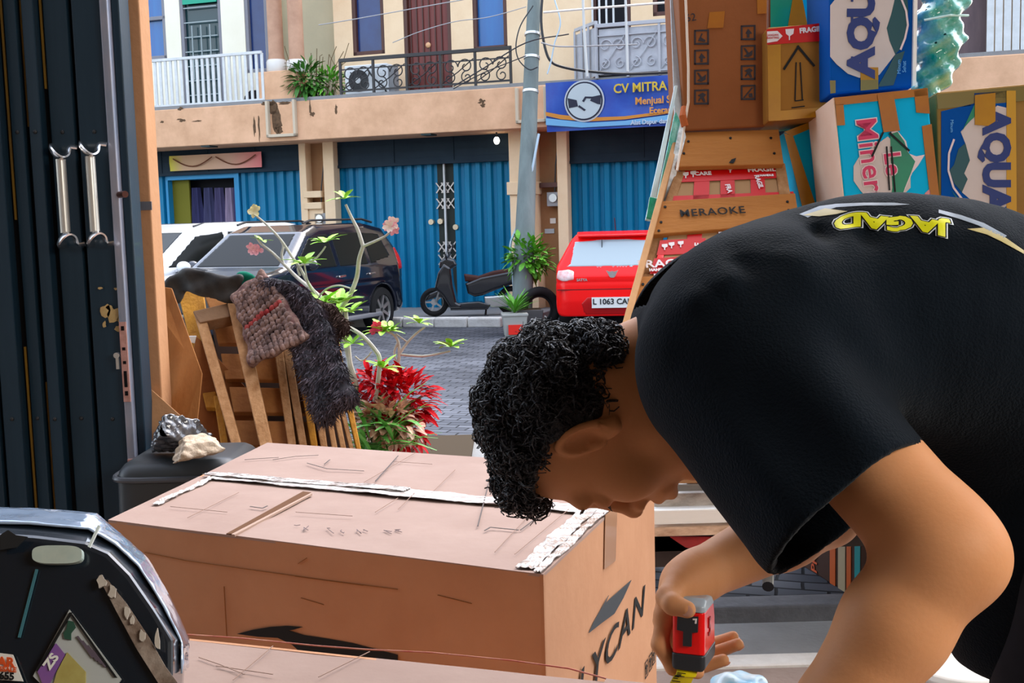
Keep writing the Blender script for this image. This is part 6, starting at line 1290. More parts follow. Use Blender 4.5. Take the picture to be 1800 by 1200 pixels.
A2.poly('tape_strip', [(1712, 168), (1748, 164), (1748, 214), (1735, 222), (1712, 220)], M_tapeo, .0075); A2.poly('tape_strip', [(1716, 366), (1748, 362), (1748, 398), (1716, 398)], M_tapeo, .0075); A2.poly('tape_strip', [(1646, 166), (1815, 150), (1815, 176), (1648, 192)], mat('olive_tape', (.2, .15, .04)), .003)
# supports hidden mostly behind the man
filler(1470, 1650, 3.44, .30, min(P(1490, 412, 3.42).z, P(1655, 395, 3.42).z) - .006, 'plain brown carton stacked on the truck bed beneath the light blue carton')
filler(1654, 1830, 3.47, .34, P(1720, 402, 3.47).z - .012, 'plain brown carton at the right edge of the truck bed beneath the taped water carton')
filler(1380, 1462, 3.78, .26, P(1410, 374, 3.78).z - .004, 'plain brown carton behind the wooden crate, under the tilted light blue carton')
q = Crt('orange_board', 'pale orange board lying at the right edge under the taped water carton', [(1735, 408), (1830, 404), (1830, 440), (1735, 444)], 3.36, .05, mat('orange_board', (.62, .36, .22), .7, col2=(.5, .28, .16), scale=4), cat='board'); 
# ---- wooden crate with red-taped carton
CR = [(1190, 232), (1377, 226), (1452, 620), (1078, 660)]
cd_ = lambda y: 3.72 - .42 * (y - 228) / 320.0
M_plank = mat('crate_plank', (.42, .19, .07), .75, col2=(.32, .135, .05), scale=5, stretch=(.6, 2, 3), mix=.4, bump=.35, bscale=30)
c0 = P(1265, 850, 3.45); crel_ = (c0.x, c0.y + .15, bed_z)
W = thing('wooden_crate', 'tapering wooden plank crate with nail heads and a place name written on its middle board', 'crate', crel_)
def plank(pts, name='plank', m_=M_plank, th=.022, off=0, par=None):
    q = [P(x, y, cd_(y) - off) for x, y in pts]; n = (q[1] - q[0]).cross(q[2] - q[0]).normalized(); n = -n if n.y > 0 else n; m = MB(); m.slab(q, n, th); o = m.build(name, m_, par or W, bevel=.003, rel=crel_); return o, q, n
pk = []
for pts in ([(1205, 232), (1369, 227), (1378, 288), (1187, 293)], [(1163, 353), (1398, 339), (1404, 379), (1147, 412)], [(1122, 486), (1420, 470), (1430, 520), (1110, 542)], [(1085, 600), (1450, 585), (1462, 650), (1068, 668)], [(1085, 730), (1470, 720), (1478, 790), (1075, 800)]):
    if pts[0][1] == 353: pts = [(1163, 353), (1398, 339), (1406, 392), (1147, 412)]
    pk.append(plank(pts))
for (o, q, n), nl in zip(pk[:3], ([(1210, 249), (1202, 270), (1284, 243), (1355, 243), (1361, 270)], [(1169, 364), (1162, 391), (1158, 406), (1384, 355), (1386, 370)], [(1130, 500)])):
    for (x, y) in nl:
        p_ = PL(x, y, q[0], n); m = MB(); m.cyl(p_ - n * .002, p_ + n * .003, .0045, 8); m.build('nail_head', M_ink, o, rel=crel_)
(o, q, n) = pk[1]; cc_ = PL(1252, 374, q[0], n) + n * .002; m = MB(); letters(m, 'MERAOKE', frame(cc_ + n * .003, q[1] - q[0], q[0] - q[3]), .040, .0004, .0004, 1.05, space=1.12); m.build('handwriting', M_ink, o, rel=crel_)
(o, q, n) = pk[0]; p_ = PL(1288, 283, q[0], n) + n * .003; m = MB(); m.prism([(-.014, -.01), (-.004, .004), (.012, .01), (.006, -.004), (.0, -.012)], frame(p_, q[1] - q[0], q[0] - q[3]), .001); m.build('knot', M_ink, o, rel=crel_)
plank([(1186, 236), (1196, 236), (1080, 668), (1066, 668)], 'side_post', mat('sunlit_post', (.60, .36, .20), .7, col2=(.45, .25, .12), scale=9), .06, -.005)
plank([(1188, 300), (1205, 300), (1144, 480), (1124, 480)], 'side_post', M_p1, .03, -.03); plank([(1362, 288), (1380, 286), (1470, 790), (1440, 790)], 'side_post', M_p1, .05, -.03)
plank([(1130, 480), (1150, 480), (1085, 800), (1060, 800)], 'side_post', M_p1, .04, -.03)
gq = [P(x, y, cd_(y) + .045) for x, y in ((1200, 286), (1368, 280), (1440, 790), (1095, 800))]; gn = (gq[1] - gq[0]).cross(gq[2] - gq[0]).normalized(); gn = -gn if gn.y > 0 else gn
gc = sum(gq, Vector()) / 4; fr_ = thing('taped_carton', 'carton covered in red fragile tape inside the wooden crate', 'box', (gc.x, gc.y + .1, gq[3].z)); frel = (gc.x, gc.y + .1, gq[3].z)
m = MB(); m.slab(gq, gn, .16); m.build('carton_body', mat('tan_carton', (.36, .22, .12), .7), fr_, rel=frel, bevel=.004)
M_rt = mat('red_tape', (.55, .01, .015)); M_pw = mat('print_white', (.75, .7, .7))
G = lambda x, y, o_=.003: PL(x, y, gq[0], gn) + gn * o_
def rtape(pts, o_=.003):
    m = MB(); m.slab([G(x, y, o_) for x, y in pts], gn, .001); return m.build('red_tape', M_rt, fr_, rel=frel)
for q in ([(1198, 292), (1372, 286), (1378, 314), (1192, 322)], [(1184, 346), (1394, 338), (1396, 346), (1182, 354)], [(1222, 290), (1248, 290), (1246, 352), (1218, 352)], [(1266, 290), (1290, 290), (1292, 352), (1266, 352)], [(1318, 288), (1342, 288), (1346, 350), (1320, 350)],
          [(1160, 424), (1240, 420), (1240, 446), (1154, 450)], [(1150, 455), (1260, 448), (1256, 478), (1142, 482)], [(1208, 414), (1234, 412), (1228, 482), (1202, 482)], [(1262, 410), (1320, 404), (1320, 424), (1262, 430)]): rtape(q, .003 + .0004 * (q[0][1] % 7))
def gtext(t, x, y, size, ang=0, sx=1.0):
    o = G(x, y, .0075); m = MB(); letters(m, t, frame(o, G(x + 40, y - 1.5, .0075) - o, gq[0] - gq[3]) @ Matrix.Rotation(math.radians(ang), 4, 'Z'), size, .0008, .0004, sx); m.build('tape_lettering', M_pw, fr_, rel=frel)
gtext('FRAGILE', 1172, 466, .042, 0, 1.15); gtext('RAGIL', 1333, 322, .022, -85, 1.0); gtext('FRAGILE', 1342, 301, .026, 0, 1.1); gtext('FRA', 1280, 334, .022, -85, 1.0); gtext('HANDLE', 1347, 311, .011); gtext('FRAGILE', 1226, 452, .028, 80, 1.0); gtext('HANDLE WITH CARE', 1180, 476, .014); gtext('CARE', 1235, 308, .022, 0); gtext('FRAGILE', 1290, 414, .026, 0, 1.0)
for (x, y) in ((1168, 436), (1180, 433), (1196, 431), (1205, 310), (1218, 308), (1283, 300)):
    m = MB(); m.slab([G(x + a, y + b, .0075) for a, b in ((-5, -4), (5, -5), (5, 0), (1, 2), (1, 6), (-1, 6), (-1, 2), (-5, 0))], gn, .0008); m.build('glass_symbol', M_pw, fr_, rel=frel)
# ---- clear and green sheets leaning on the crate's left side
M_teal = mat('green_glass_edge', (.02, .36, .25), .12, coat=1.0, col2=(.45, .75, .66), scale=14, mix=.9, stretch=(1, 1, .5), bump=.8, bscale=18)
r = thing('wrapped_glass_sheets', 'stack of green edged sheets in clear wrap leaning on the left of the crate', 'glass sheets', tuple(P(1140, 395, 3.55))); rl = tuple(P(1140, 395, 3.55))
def tsheet(pts, d, m_, nm, th): q = [P(x, y, d + (3.9 - 3.55) * (390 - y) / 200 * .3) for x, y in pts]; m = MB(); n = (q[1] - q[0]).cross(q[2] - q[0]).normalized(); n = -n if n.y > 0 else n; m.slab(q, n, th); m.build(nm, m_, r, rel=rl, bevel=.002)
tsheet([(1186, 150), (1192, 150), (1146, 388), (1134, 386)], 3.60, mat('pale_glass_face', (.52, .70, .72), .15, coat=1, col2=(.75, .85, .86), scale=9), 'sheet', .01)
tsheet([(1192, 170), (1200, 215), (1160, 392), (1146, 388)], 3.62, M_teal, 'sheet', .02); tsheet([(1198, 205), (1206, 240), (1172, 372), (1160, 380)], 3.60, mat('wrap_shine', (.35, .42, .42), .15, coat=1, col2=(.85, .88, .88), scale=22, mix=.8, bump=.8), 'wrap', .006)
tsheet([(1142, 345), (1166, 350), (1156, 386), (1136, 382)], 3.56, mat('deep_green_glass', (.01, .22, .12), .1, coat=1, col2=(.1, .5, .34), scale=20), 'sheet', .012)
tsheet([(1176, -60), (1190, -60), (1200, 225), (1186, 215)], 3.62, mat('milky_wrap', (.55, .60, .62), .2, coat=.8, col2=(.35, .36, .36), scale=8, bump=.5), 'wrap', .008)
r = thing('ratchet_strap', 'white and brown strap knotted at the top left corner of the crate', 'strap', tuple(P(1203, 236, 3.6))); rl = tuple(P(1203, 236, 3.6)); m = MB()
m.tube([P(1203, -60, 3.6), P(1210, 120, 3.6), P(1210, 180, 3.6), P(1202, 228, 3.6), P(1190, 300, 3.55)], .004, 6); m.build('cord', mat('pale_cord', (.7, .6, .5), .7), r, rel=rl)
m = MB(); m.tube([P(1203, 190, 3.62), P(1200, 205, 3.6), P(1204, 222, 3.6)], .012, 8); m.build('knot', mat('rust_cloth', (.35, .10, .04), .7), r, rel=rl)
# ---- green plastic bundle
gcx = P(1648, 62, 3.7)
def fb(p):
    q = p - np.array(gcx); R_ = np.array([.075, .09, .175]); d = ell_d(p, gcx, R_); d = smin(d, ell_d(p, np.array(gcx) + np.array([-.03, 0, -.14]), (.045, .06, .09)), .03); d = smin(d, ell_d(p, np.array(gcx) + np.array([.02, -.02, .10]), (.06, .07, .07)), .03)
    return d + .012 * np.sin(q[:, 2] * 60 + q[:, 0] * 30) * np.sin(q[:, 0] * 45 + 1) + .006 * np.sin(q[:, 2] * 110 - q[:, 0] * 70)
V, Q = sdf_mesh(fb, np.array(gcx) - .3, np.array(gcx) + .3, .006, 4); r = thing('plastic_bundle', 'bundle of crumpled green plastic tied behind the upright water carton', 'bundle', tuple(gcx - Vector((0, 0, .2))))
np_obj('green_film', V, Q, mat('crumpled_green_film', (.01, .33, .22), .12, coat=1.0, col2=(.42, .74, .66), scale=10, mix=.7, bump=1.0, bscale=18), r, rel=tuple(gcx - Vector((0, 0, .2))))
m = MB(); a = gcx + Vector((-.075, -.085, .035)); m.tube([a, gcx + Vector((0, -.105, .045)), gcx + Vector((.075, -.06, .05))], .004, 6); m.build('tie', mat('pale_twine', (.6, .8, .72), .5), r, rel=tuple(gcx - Vector((0, 0, .2))))
# ---- striped carton on the paving under the truck
a, b = PZ(1395, 985, -.3), PZ(1512, 1056, -.3); e = (b - a); n = Vector((e.y, -e.x, 0)).normalized(); n = -n if n.y > 0 else n
bk_ = -n * .35; r = thing('striped_carton', 'dark carton with orange and cream stripes standing on the paving under the truck', 'box', tuple((a + b) / 2 + bk_ / 2)); rl = tuple((a + b) / 2 + bk_ / 2)
hh = Vector((0, 0, .42)); m = MB(); m.slab([a + hh, b + hh, b, a], n, .35); m.build('carton_body', mat('dark_brown_carton', (.07, .035, .025), .6), r, rel=rl, bevel=.004)
for (t0, t1, c_) in ((.58, .66, (.60, .13, .04)), (.70, .80, (.50, .40, .26)), (.82, .88, (.60, .13, .04)), (.93, 1.0, (.04, .30, .30))):
    m = MB(); m.slab([a + e * t0 + hh + n * .003, a + e * t1 + hh + n * .003, a + e * t1 + n * .003, a + e * t0 + n * .003], n, .002); m.build('stripe', mat('stripe_%d' % int(c_[1] * 100), c_, .5), r, rel=rl)
m = MB(); letters(m, 'PREMIUM', frame(a + e * .35 + Vector((0, 0, .16)) + n * .004, up, -e), .075, .001, .0005); m.build('lettering', mat('orange_red_print', (.6, .12, .05)), r, rel=rl)
# brown offcut on the rail
q = Crt('wood_offcut', 'short brown wood offcut resting on the truck side rail beside the chin', [(1210, 822), (1260, 818), (1262, 848), (1206, 850)], 3.5, .04, mat('red_brown_offcut', (.35, .12, .05), .7), cat='wood')
# blue and white plastic pack on the near carton
pc = P(1296, 1206, 1.27)
def fpk(p):
    q = p - np.array(pc); return ell_d(p, pc, (.034, .03, .012)) + .003 * np.sin(q[:, 0] * 160) * np.sin(q[:, 1] * 120 + 1)
V, Q = sdf_mesh(fpk, np.array(pc) - .09, np.array(pc) + .09, .003, 4); mm_ = mat('blue_white_pack', (.50, .58, .60), .35, coat=.3, col2=(.01, .38, .62), scale=9, mix=.95)
o = np_obj('plastic_pack', V, Q, mm_, rel=tuple(pc)); o.location = pc; tag(o, 'shiny blue and white plastic pack beside the hand with the tape measure', 'packet')
# ================================================================== the man bending over the carton
A_ = lambda x, y, d: np.array(P(x, y, d))
RES_SKIN = .0023; RES_CLOTH = .0035
r_v, u_v, f_v = np.array(_r), np.array(_u), np.array(_f)
HC = A_(1042, 742, 1.15); HS = .94
up_h = -.985 * r_v - .17 * u_v; fw_h = .17 * r_v - .985 * u_v
ya = math.radians(9); fw_h = math.cos(ya) * fw_h + math.sin(ya) * f_v; fw_h /= np.linalg.norm(fw_h); lf_h = np.cross(up_h, fw_h); up_h = np.cross(fw_h, lf_h); up_h /= np.linalg.norm(up_h); lf_h = np.cross(up_h, fw_h)
RH = np.stack([lf_h, fw_h, up_h], 1)            # columns: left, forward, up of the head
toH = lambda p: (p - HC) @ RH / HS
fromH = lambda q: HC + HS * np.array(q, float) @ RH.T
NB = A_(1290, 600, 1.15)
spine = [((1262, 612), .080, .03), ((1305, 600), .103, .080), ((1430, 575), .114, .088), ((1560, 572), .120, .080), ((1700, 610), .120, .068), ((1820, 670), .122, .060), ((1905, 770), .125, .060), ((1935, 870), .125, .062)]
def torso(p, grow=0.0, sh=1.0):
    pts = spline([(a[0], a[1], r, w) for a, r, w in spine], 4); d = np.full(len(p), 9.0)
    for i in range(len(pts)):
        x, y, r, w = pts[i]; a = A_(x, y, 1.15); d = np.minimum(d, seg_d(p, a - f_v * w, a + f_v * w, (r + grow) * sh))
    return d
SHN, SHF = A_(1335, 600, .995), A_(1340, 600, 1.315)
ELN, WRN = A_(1660, 966, .862), A_(1350, 1437, .87)
ELF, WRF = A_(1452, 900, 1.36), A_(1203, 1024, 1.215)
def head(p):
    q = toH(p); S = np.abs(q[:, 0]); m = np.stack([S, q[:, 1], q[:, 2]], 1)
    d = ell_d(q, (0, -.012, .034), (.073, .090, .079)); d = smin(d, ell_d(q, (0, .032, -.028), (.058, .054, .076)), .02)
    d = smin(d, seg_d(m, (.046, .006, -.058), (.012, .058, -.102), .017, .014), .02); d = smin(d, seg_d(m, (.0, .064, -.101), (.008, .064, -.101), .015), .015)
    d = smin(d, ell_d(m, (.038, .056, -.026), (.024, .024, .026)), .02); d = smin(d, seg_d(m, (0, .082, .026), (.036, .074, .026), .009), .016)
    d = smax(d, -ell_d(m, (.031, .100, .006), (.015, .016, .010)), .014)
    d = smin(d, ell_d(m, (.031, .074, .004), (.014, .0125, .0105)), .004)
    d = smin(d, seg_d(q, (0, .086, .016), (0, .101, -.026), .0065, .0085), .010); d = smin(d, np.linalg.norm(q - (0, .1035, -.030), axis=1) - .0092, .008); d = smin(d, np.linalg.norm(m - (.0115, .095, -.035), axis=1) - .0078, .007)
    d = smax(d, -ell_d(m, (.0066, .0985, -.0440), (.0040, .0070, .0062)), .002)
    d = smax(d, -ell_d(m, (.0115, .0985, -.0435), (.0042, .0060, .0050)), .002)
    d = smin(d, seg_d(m, (0, .096, -.0575), (.019, .082, -.0625), .0066, .003), .006); d = smin(d, seg_d(m, (0, .0925, -.0720), (.016, .081, -.0695), .0074, .003), .006)
    d = smax(d, -seg_d(m, (0, .1040, -.0650), (.022, .088, -.0665), .0016), .003)
    d = smin(d, ell_d(q, (0, .068, -.052), (.028, .025, .032)), .012)
    # ears
    Re = np.array(Euler((math.radians(-12), 0, math.radians(24))).to_matrix())
    c = np.array((.0735, -.006, .014)); e = ell_d(m, c, (.0060, .0155, .0280), Re); k = (m - c) @ Re
    rim = np.hypot(k[:, 1] / .0150, (k[:, 2] - .001) / .0275); tor = np.sqrt(((rim - 1) * .019) ** 2 + (k[:, 0] - .0055) ** 2) - .0038
    tor = np.where(k[:, 2] > -.018, tor, tor + .003)
    e = smax(e, -ell_d(m, c + Re @ np.array((.0085, .001, .002)), (.0105, .0098, .0185), Re), .002); e = smin(e, tor, .004); e = smin(e, seg_d(k, (.002, .002, -.026), (.003, .0, -.031), .0065), .006)
    e = smin(e, seg_d(k, (.004, .012, -.004), (.006, .013, -.010), .0035), .004)
    return smin(d, e, .005) * HS
def chain(p, pts, rs, k=.004):
    d = None
    for i in range(len(pts) - 1):
        e = seg_d(p, pts[i], pts[i + 1], rs[i], rs[i + 1]); d = e if d is None else smin(d, e, k)
    return d
RF = [  # far (right) hand, fingers curled round the tape measure
    ([(1168, 1082, 1.200), (1160, 1132, 1.192), (1184, 1172, 1.190), (1226, 1181, 1.196)], (0.0097, 0.0090, 0.0084, 0.0073)),
    ([(1167, 1090, 1.222), (1170, 1146, 1.242), (1218, 1176, 1.252), (1271, 1160, 1.238)], (0.0097, 0.0090, 0.0081, 0.0068)),
    ([(1174, 1086, 1.243), (1192, 1142, 1.268), (1248, 1150, 1.268), (1297, 1132, 1.246)], (0.0092, 0.0086, 0.0077, 0.0066)),
    ([(1182, 1076, 1.260), (1206, 1122, 1.284), (1252, 1131, 1.282), (1289, 1118, 1.266)], (0.0084, 0.0077, 0.0069, 0.0060))]
TH = [(1190, 1028, 1.198), (1174, 1050, 1.176), (1183, 1062, 1.160), (1208, 1071, 1.150)]
def hand_far(p):
    d = None
    for pts, rs in RF:
        m0 = A_(*pts[0]); w = WRF + (m0 - WRF) * .12; s_ = seg_d(p, w, m0, .0155, .0118); d = s_ if d is None else smin(d, s_, .012)
    d = smin(d, seg_d(p, WRF, A_(1182, 1052, 1.200), .017, .0150), .012)
    for pts, rs in RF: d = smin(d, chain(p, [A_(*q) for q in pts], rs), .005)
    return smin(d, chain(p, [A_(*q) for q in TH], (.015, .0122, .0105, .0088)), .006)
dN = (WRN - ELN) / np.linalg.norm(WRN - ELN); HN = WRN + dN * .085
sN = np.cross(dN, f_v); sN /= np.linalg.norm(sN); nN = np.cross(sN, dN)
FN_ = []
for i, (o_, L_) in enumerate(((-.032, .066), (-.011, .078), (.011, .074), (.031, .058))):
    b_ = HN + f_v * 0 + nN * o_; dd2 = dN * 1 + nN * o_ * 3; c1 = b_ + dd2 * L_ * .45; c2 = c1 + (dd2 * .85 - sN * .35) * L_ * .32; c3 = c2 + (dd2 * .6 - sN * .6) * L_ * .28; FN_.append((b_, c1, c2, c3))
def hand_near(p):
    d = None
    for q in FN_:
        s_ = seg_d(p, WRN, q[0], .017, .0105); d = s_ if d is None else smin(d, s_, .012)
        d = smin(d, chain(p, q, (.0092, .0086, .0080, .0068)), .005)
    a = WRN + dN * .02 - nN * .02; b = a + dN * .035 - nN * .035 - sN * .01; c = b + dN * .035 - nN * .012 - sN * .012
    return smin(d, chain(p, [a, b, c], (.015, .0115, .0088)), .008)
def arms(p):
    v = (ELN - SHN); u1 = SHN + v * .35
    d = smin(seg_d(p, SHN, u1, .050, .046), seg_d(p, u1, ELN - v * .10, .046, .0425), .012); d = smin(d, seg_d(p, ELN - v * .08, ELN + (WRN - ELN) * .02, .0425, .0430), .012)
    ol = ELN + r_v * .016 - u_v * .006; d = smin(d, np.linalg.norm(p - ol, axis=1) - .028, .025)
    w1 = ELN + (WRN - ELN) * .28; d = smin(d, seg_d(p, ELN, w1, .0420, .0400), .012); d = smin(d, seg_d(p, w1, ELN + (WRN - ELN) * .62, .0400, .032), .012); d = smin(d, seg_d(p, ELN + (WRN - ELN) * .6, WRN, .032, .025), .012)
    v = ELF - SHF; e = smin(seg_d(p, SHF, ELF, .048, .040), seg_d(p, ELF, ELF + (WRF - ELF) * .35, .040, .040), .012); e = smin(e, seg_d(p, ELF + (WRF - ELF) * .3, WRF - (WRF - ELF) * .06, .040, .0265), .012); e = smin(e, seg_d(p, WRF - (WRF - ELF) * .08, WRF, .0262, .0225), .015)
    return np.minimum(smin(d, hand_near(p), .012), smin(e, hand_far(p), .012))
HIPN, HIPF = A_(1930, 880, 1.07), A_(1930, 880, 1.24)
FTN = np.array((HIPN[0] + .00, HIPN[1] - .02, .08)); FTF = np.array((HIPF[0] + .03, HIPF[1] + .04, .08))
def legs(p, g=0.0):
    d = None
    for h_, ft in ((HIPN, FTN), (HIPF, FTF)):
        kn = (h_ + ft) / 2 + np.array((-.03, 0, .0)); e = smin(seg_d(p, h_, kn, .082 + g, .056 + g), seg_d(p, kn, ft, .054 + g, .038 + g), .04); d = e if d is None else smin(d, e, .02)
    return d
def body(p):
    d = smin(head(p), seg_d(p, fromH((0, -.036, -.030)), NB, .055, .062), .035)
    sc = fromH((0, .0, -.07)); d = smin(d, seg_d(p, fromH((0, .012, -.066)), A_(1262, 668, 1.15), .034, .05), .03)
    t = smin(torso(p, -.022), seg_d(p, SHN, SHF, .05), .03); t = smin(t, arms(p), .03); t = smin(t, legs(p), .04)
    return smin(d, t, .03)
foot_c = (FTN + FTF) / 2
man_loc = (float(HIPN[0]), float((HIPN[1] + HIPF[1]) / 2), 0.0)
MAN = thing('person', 'man in a dark printed t-shirt bending over the cartons, holding a red tape measure', 'person', man_loc)
M_skin = mat('warm_brown_skin', (.58, .30, .165), .55, col2=(.50, .24, .125), scale=9, mix=.3, sss=.12, bump=.035, bscale=260)
allp = np.array([HC + .25, HC - .25, ELN + .1, ELF + .1, WRN - .15, WRN + .1, A_(1935, 870, 1.4), (FTN[0] + .3, FTN[1], -.02), HIPF + .2, A_(1145, 600, 1.0)])
lo_, hi_ = allp.min(0) - .05, allp.max(0) + .08; lo_[2] = -.02
V, Q = sdf_mesh(body, lo_, hi_, RES_SKIN, 5); np_obj('body', V, Q, M_skin, MAN, rel=man_loc)
# ---- t-shirt
HEM_A, HEM_B = A_(1372, 982, .90), A_(1614, 796, .90); hemc = (HEM_A + HEM_B) / 2; axn = (hemc - SHN); axn -= ((HEM_B - HEM_A) / np.linalg.norm(HEM_B - HEM_A)) * (axn @ (HEM_B - HEM_A)) / np.linalg.norm(HEM_B - HEM_A); axn = axn - f_v * (axn @ f_v) * .25; axn /= np.linalg.norm(axn)
hemF = A_(1420, 800, 1.35); axF = (ELF - SHF) / np.linalg.norm(ELF - SHF)
creases = [((1192, 545), (1240, 505), .95, .005, .010), ((1250, 520), (1290, 470), .95, .006, .012), ((1285, 450), (1300, 500), .97, -.006, .010), ((1310, 452), (1395, 460), .97, .005, .007), ((1420, 395), (1440, 440), 1.0, -.007, .012), ((1450, 392), (1520, 372), 1.05, .006, .010), ((1160, 560), (1150, 640), 1.0, .004, .012), ((1500, 400), (1520, 450), 1.0, -.005, .012), ((1380, 430), (1420, 520), .95, .004, .02), ((1430, 560), (1640, 810), .93, -.010, .022), ((1600, 380), (1650, 420), 1.0, .005, .015), ((1700, 420), (1790, 470), 1.0, .006, .02), ((1250, 700), (1400, 930), .88, .004, .02), ((1330, 640), (1480, 880), .86, -.004, .025), ((1420, 640), (1550, 830), .86, .004, .02)]
def shirt_outer(p):
    d = torso(p, .003)
    d = smin(d, seg_d(p, SHN, SHF, .066), .05)
    s_ = seg_d(p, SHN + u_v * .0, hemc + axn * .06, .086, .069)
    s_ = smin(s_, seg_d(p, A_(1262, 690, 1.02), A_(1400, 925, .93), .062, .040), .05)
    e = seg_d(p, SHF, hemF + axF * .06, .070, .062)
    d = smin(d, s_, .05); d = smin(d, e, .04)
    d = smin(d, seg_d(p, A_(1212, 735, 1.14), A_(1335, 930, 1.10), .030, .016), .04)         # front of the shirt falling from the neck
    d = smin(d, seg_d(p, A_(1720, 760, 1.15), A_(1850, 1065, 1.15), .112, .110), .06)         # slack over the belly
    for (a, b, dd, amp, w) in creases:
        a = A_(a[0], a[1], dd); b = A_(b[0], b[1], dd); ab = b - a; h = np.clip(((p - a) @ ab) / (ab @ ab), 0, 1); q = p - a - h[:, None] * ab; q = q - np.outer(q @ f_v, f_v) * .8; l = np.linalg.norm(q, axis=1); d = d - 1.4 * amp * np.exp(-(l / w) ** 2) * np.sin(np.pi * np.clip(h * .8 + .1, 0, 1))
    q = p @ np.stack([r_v, u_v, f_v], 1); d = d + .0018 * np.sin(q[:, 0] * 38 + q[:, 1] * 22 + 3 * np.sin(q[:, 2] * 14)) * np.sin(q[:, 1] * 30 - q[:, 0] * 12 + 1)
    return d
nk0, nk1 = fromH((0, -.030, -.055)), NB
nka = (nk1 - nk0) / np.linalg.norm(nk1 - nk0)
# neck opening: everything on the head's side of a slanting plane through the collar line
c_top, c_low = A_(1133, 560, 1.15), A_(1232, 800, 1.15); cl = (c_low - c_top) / np.linalg.norm(c_low - c_top); cn = np.cross(cl, f_v); cn /= np.linalg.norm(cn)
if cn @ (HC - c_top) < 0: cn = -cn
def shirt_cut(p):
    bow = .0
    d = (p - c_top) @ cn - .0
    lowp = (p - c_low) @ cl
    nearneck = seg_d(p, nk0, nk1, .092)
    dn_ = np.maximum(d, nearneck)                      # removes cloth in front of the collar plane, close to the neck
    h1 = np.maximum((p - hemc) @ axn, seg_d(p, SHN, ELN, .13)); h2 = np.maximum((p - hemF) @ axF, seg_d(p, SHF, ELF, .11))
    hb = -(p[:, 2] - .845)
    return dn_, h1, h2, hb
def shirt(p):
    d = shirt_outer(p); d = np.maximum(d, -(d + .009)); dn_, h1, h2, hb = shirt_cut(p)
    d = np.maximum(d, -smax((p - c_top) @ cn, seg_d(p, nk0, nk1 + nka * .0, .10), .005)); d = np.maximum(d, np.where(seg_d(p, SHN, ELN, .13) < 0, (p - hemc) @ axn, -1)); d = np.maximum(d, np.where(seg_d(p, SHF, ELF, .10) < 0, (p - hemF) @ axF, -1)); d = np.maximum(d, hb)
    return d
M_shirt = mat('charcoal_navy_cotton', (.003, .005, .008), .9, spec=.1, col2=(.005, .008, .012), scale=14, mix=.3, sheen=.06, bump=.3, bscale=420)
V, Q = sdf_mesh(shirt, lo_, hi_, RES_CLOTH, 5); SH = np_obj('t_shirt', V, Q, M_shirt, MAN, rel=man_loc, iters=2)
# collar ribbing: a band following the neck opening
bv = BVHTree.FromPolygons([tuple(v) for v in V], [tuple(q) for q in Q.tolist()])
# printed letters on the upper back, laid onto the cloth
def project(px, py, off=.0012, d0=.3):
    o = CAM; dv = ray(px, py).normalized(); h = bv.ray_cast(o, dv)
    return None if h[0] is None else h[0] - dv * off
def printed(name, txt_or_poly, m_, fn, off):
    m = MB(); V_, F_ = txt_or_poly; bm = bmesh.new(); vs = [bm.verts.new(v) for v in V_]
    for q in F_:
        try: bm.faces.new([vs[i] for i in q])
        except ValueError: pass
    bmesh.ops.triangulate(bm, faces=bm.faces[:]); 
    for _ in range(4):
        le = [e for e in bm.edges if e.calc_length() > 5.0]
        if not le: break
        bmesh.ops.subdivide_edges(bm, edges=le, cuts=1); bmesh.ops.triangulate(bm, faces=[f for f in bm.faces if len(f.verts) > 3])
    out = []; ok = {}
    for v in bm.verts:
        x, y = fn(v.co.x, v.co.y); q = project(x, y, off); ok[v] = q
    good = [f for f in bm.faces if all(ok[v] is not None for v in f.verts) and max((ok[a] - ok[b]).length for a in f.verts for b in f.verts) < .05]
    idx = {}; 
    for f in good:
        for v in f.verts:
            if v not in idx: idx[v] = len(out); out.append(ok[v])
    m.add(out, [[idx[v] for v in f.verts] for f in good]); bm.free()
    return m.build(name, m_, SH, rel=man_loc)
# letters run along an arc of the back, heads away from the viewer (upside down in the picture)
def arcfn(x, y):      # x,y in picture units before warping: baseline follows the back
    bx = 1565 + x; top_ = np.interp(bx, [1430, 1470, 1520, 1560, 1610, 1650, 1700], [364, 375, 374, 374, 378, 385, 395]) + 4 * math.sin((bx - 1430) / 17.0) * (1 if bx < 1580 else .3)
    return bx, top_ + 14 - y * -1 * .52
def flip(Vt, sx, sy): return [Vector((-v.x * sx, v.y * sy, 0)) for v in Vt]
Vt, Ft = text_mesh('JAGAD', 62, 3.2, 0, 1.0, 3, 1.0); wT = max(v.x for v in Vt) - min(v.x for v in Vt)
Vt = [Vector((-v.x * 205 / wT, v.y, 0)) for v in Vt]
Vo, Fo_ = text_mesh('JAGAD', 62, 5.5, 0, 1.0, 3, 1.0); Vo = [Vector((-v.x * 205 / wT, v.y, 0)) for v in Vo]
Vw, Fw_ = text_mesh('JAGAD', 62, 7.5, 0, 1.0, 3, 1.0); Vw = [Vector((-v.x * 205 / wT, v.y, 0)) for v in Vw]
printed('print_outline', (Vw, Fw_), mat('shirt_print_white', (.62, .66, .70), .5), arcfn, .0010); printed('print_outline', (Vo, Fo_), mat('shirt_print_black', (.01, .01, .012), .6), arcfn, .0016)
mp_ = mat('shirt_print_yellow', (.62, .62, .02), .5); printed('print_lettering', (Vt, Ft), mp_, arcfn, .0022)
def strip(pts): 
    n = len(pts) // 2; return [Vector((x, y, 0)) for x, y in pts], [tuple(range(len(pts)))]
idf = lambda x, y: (x, y)
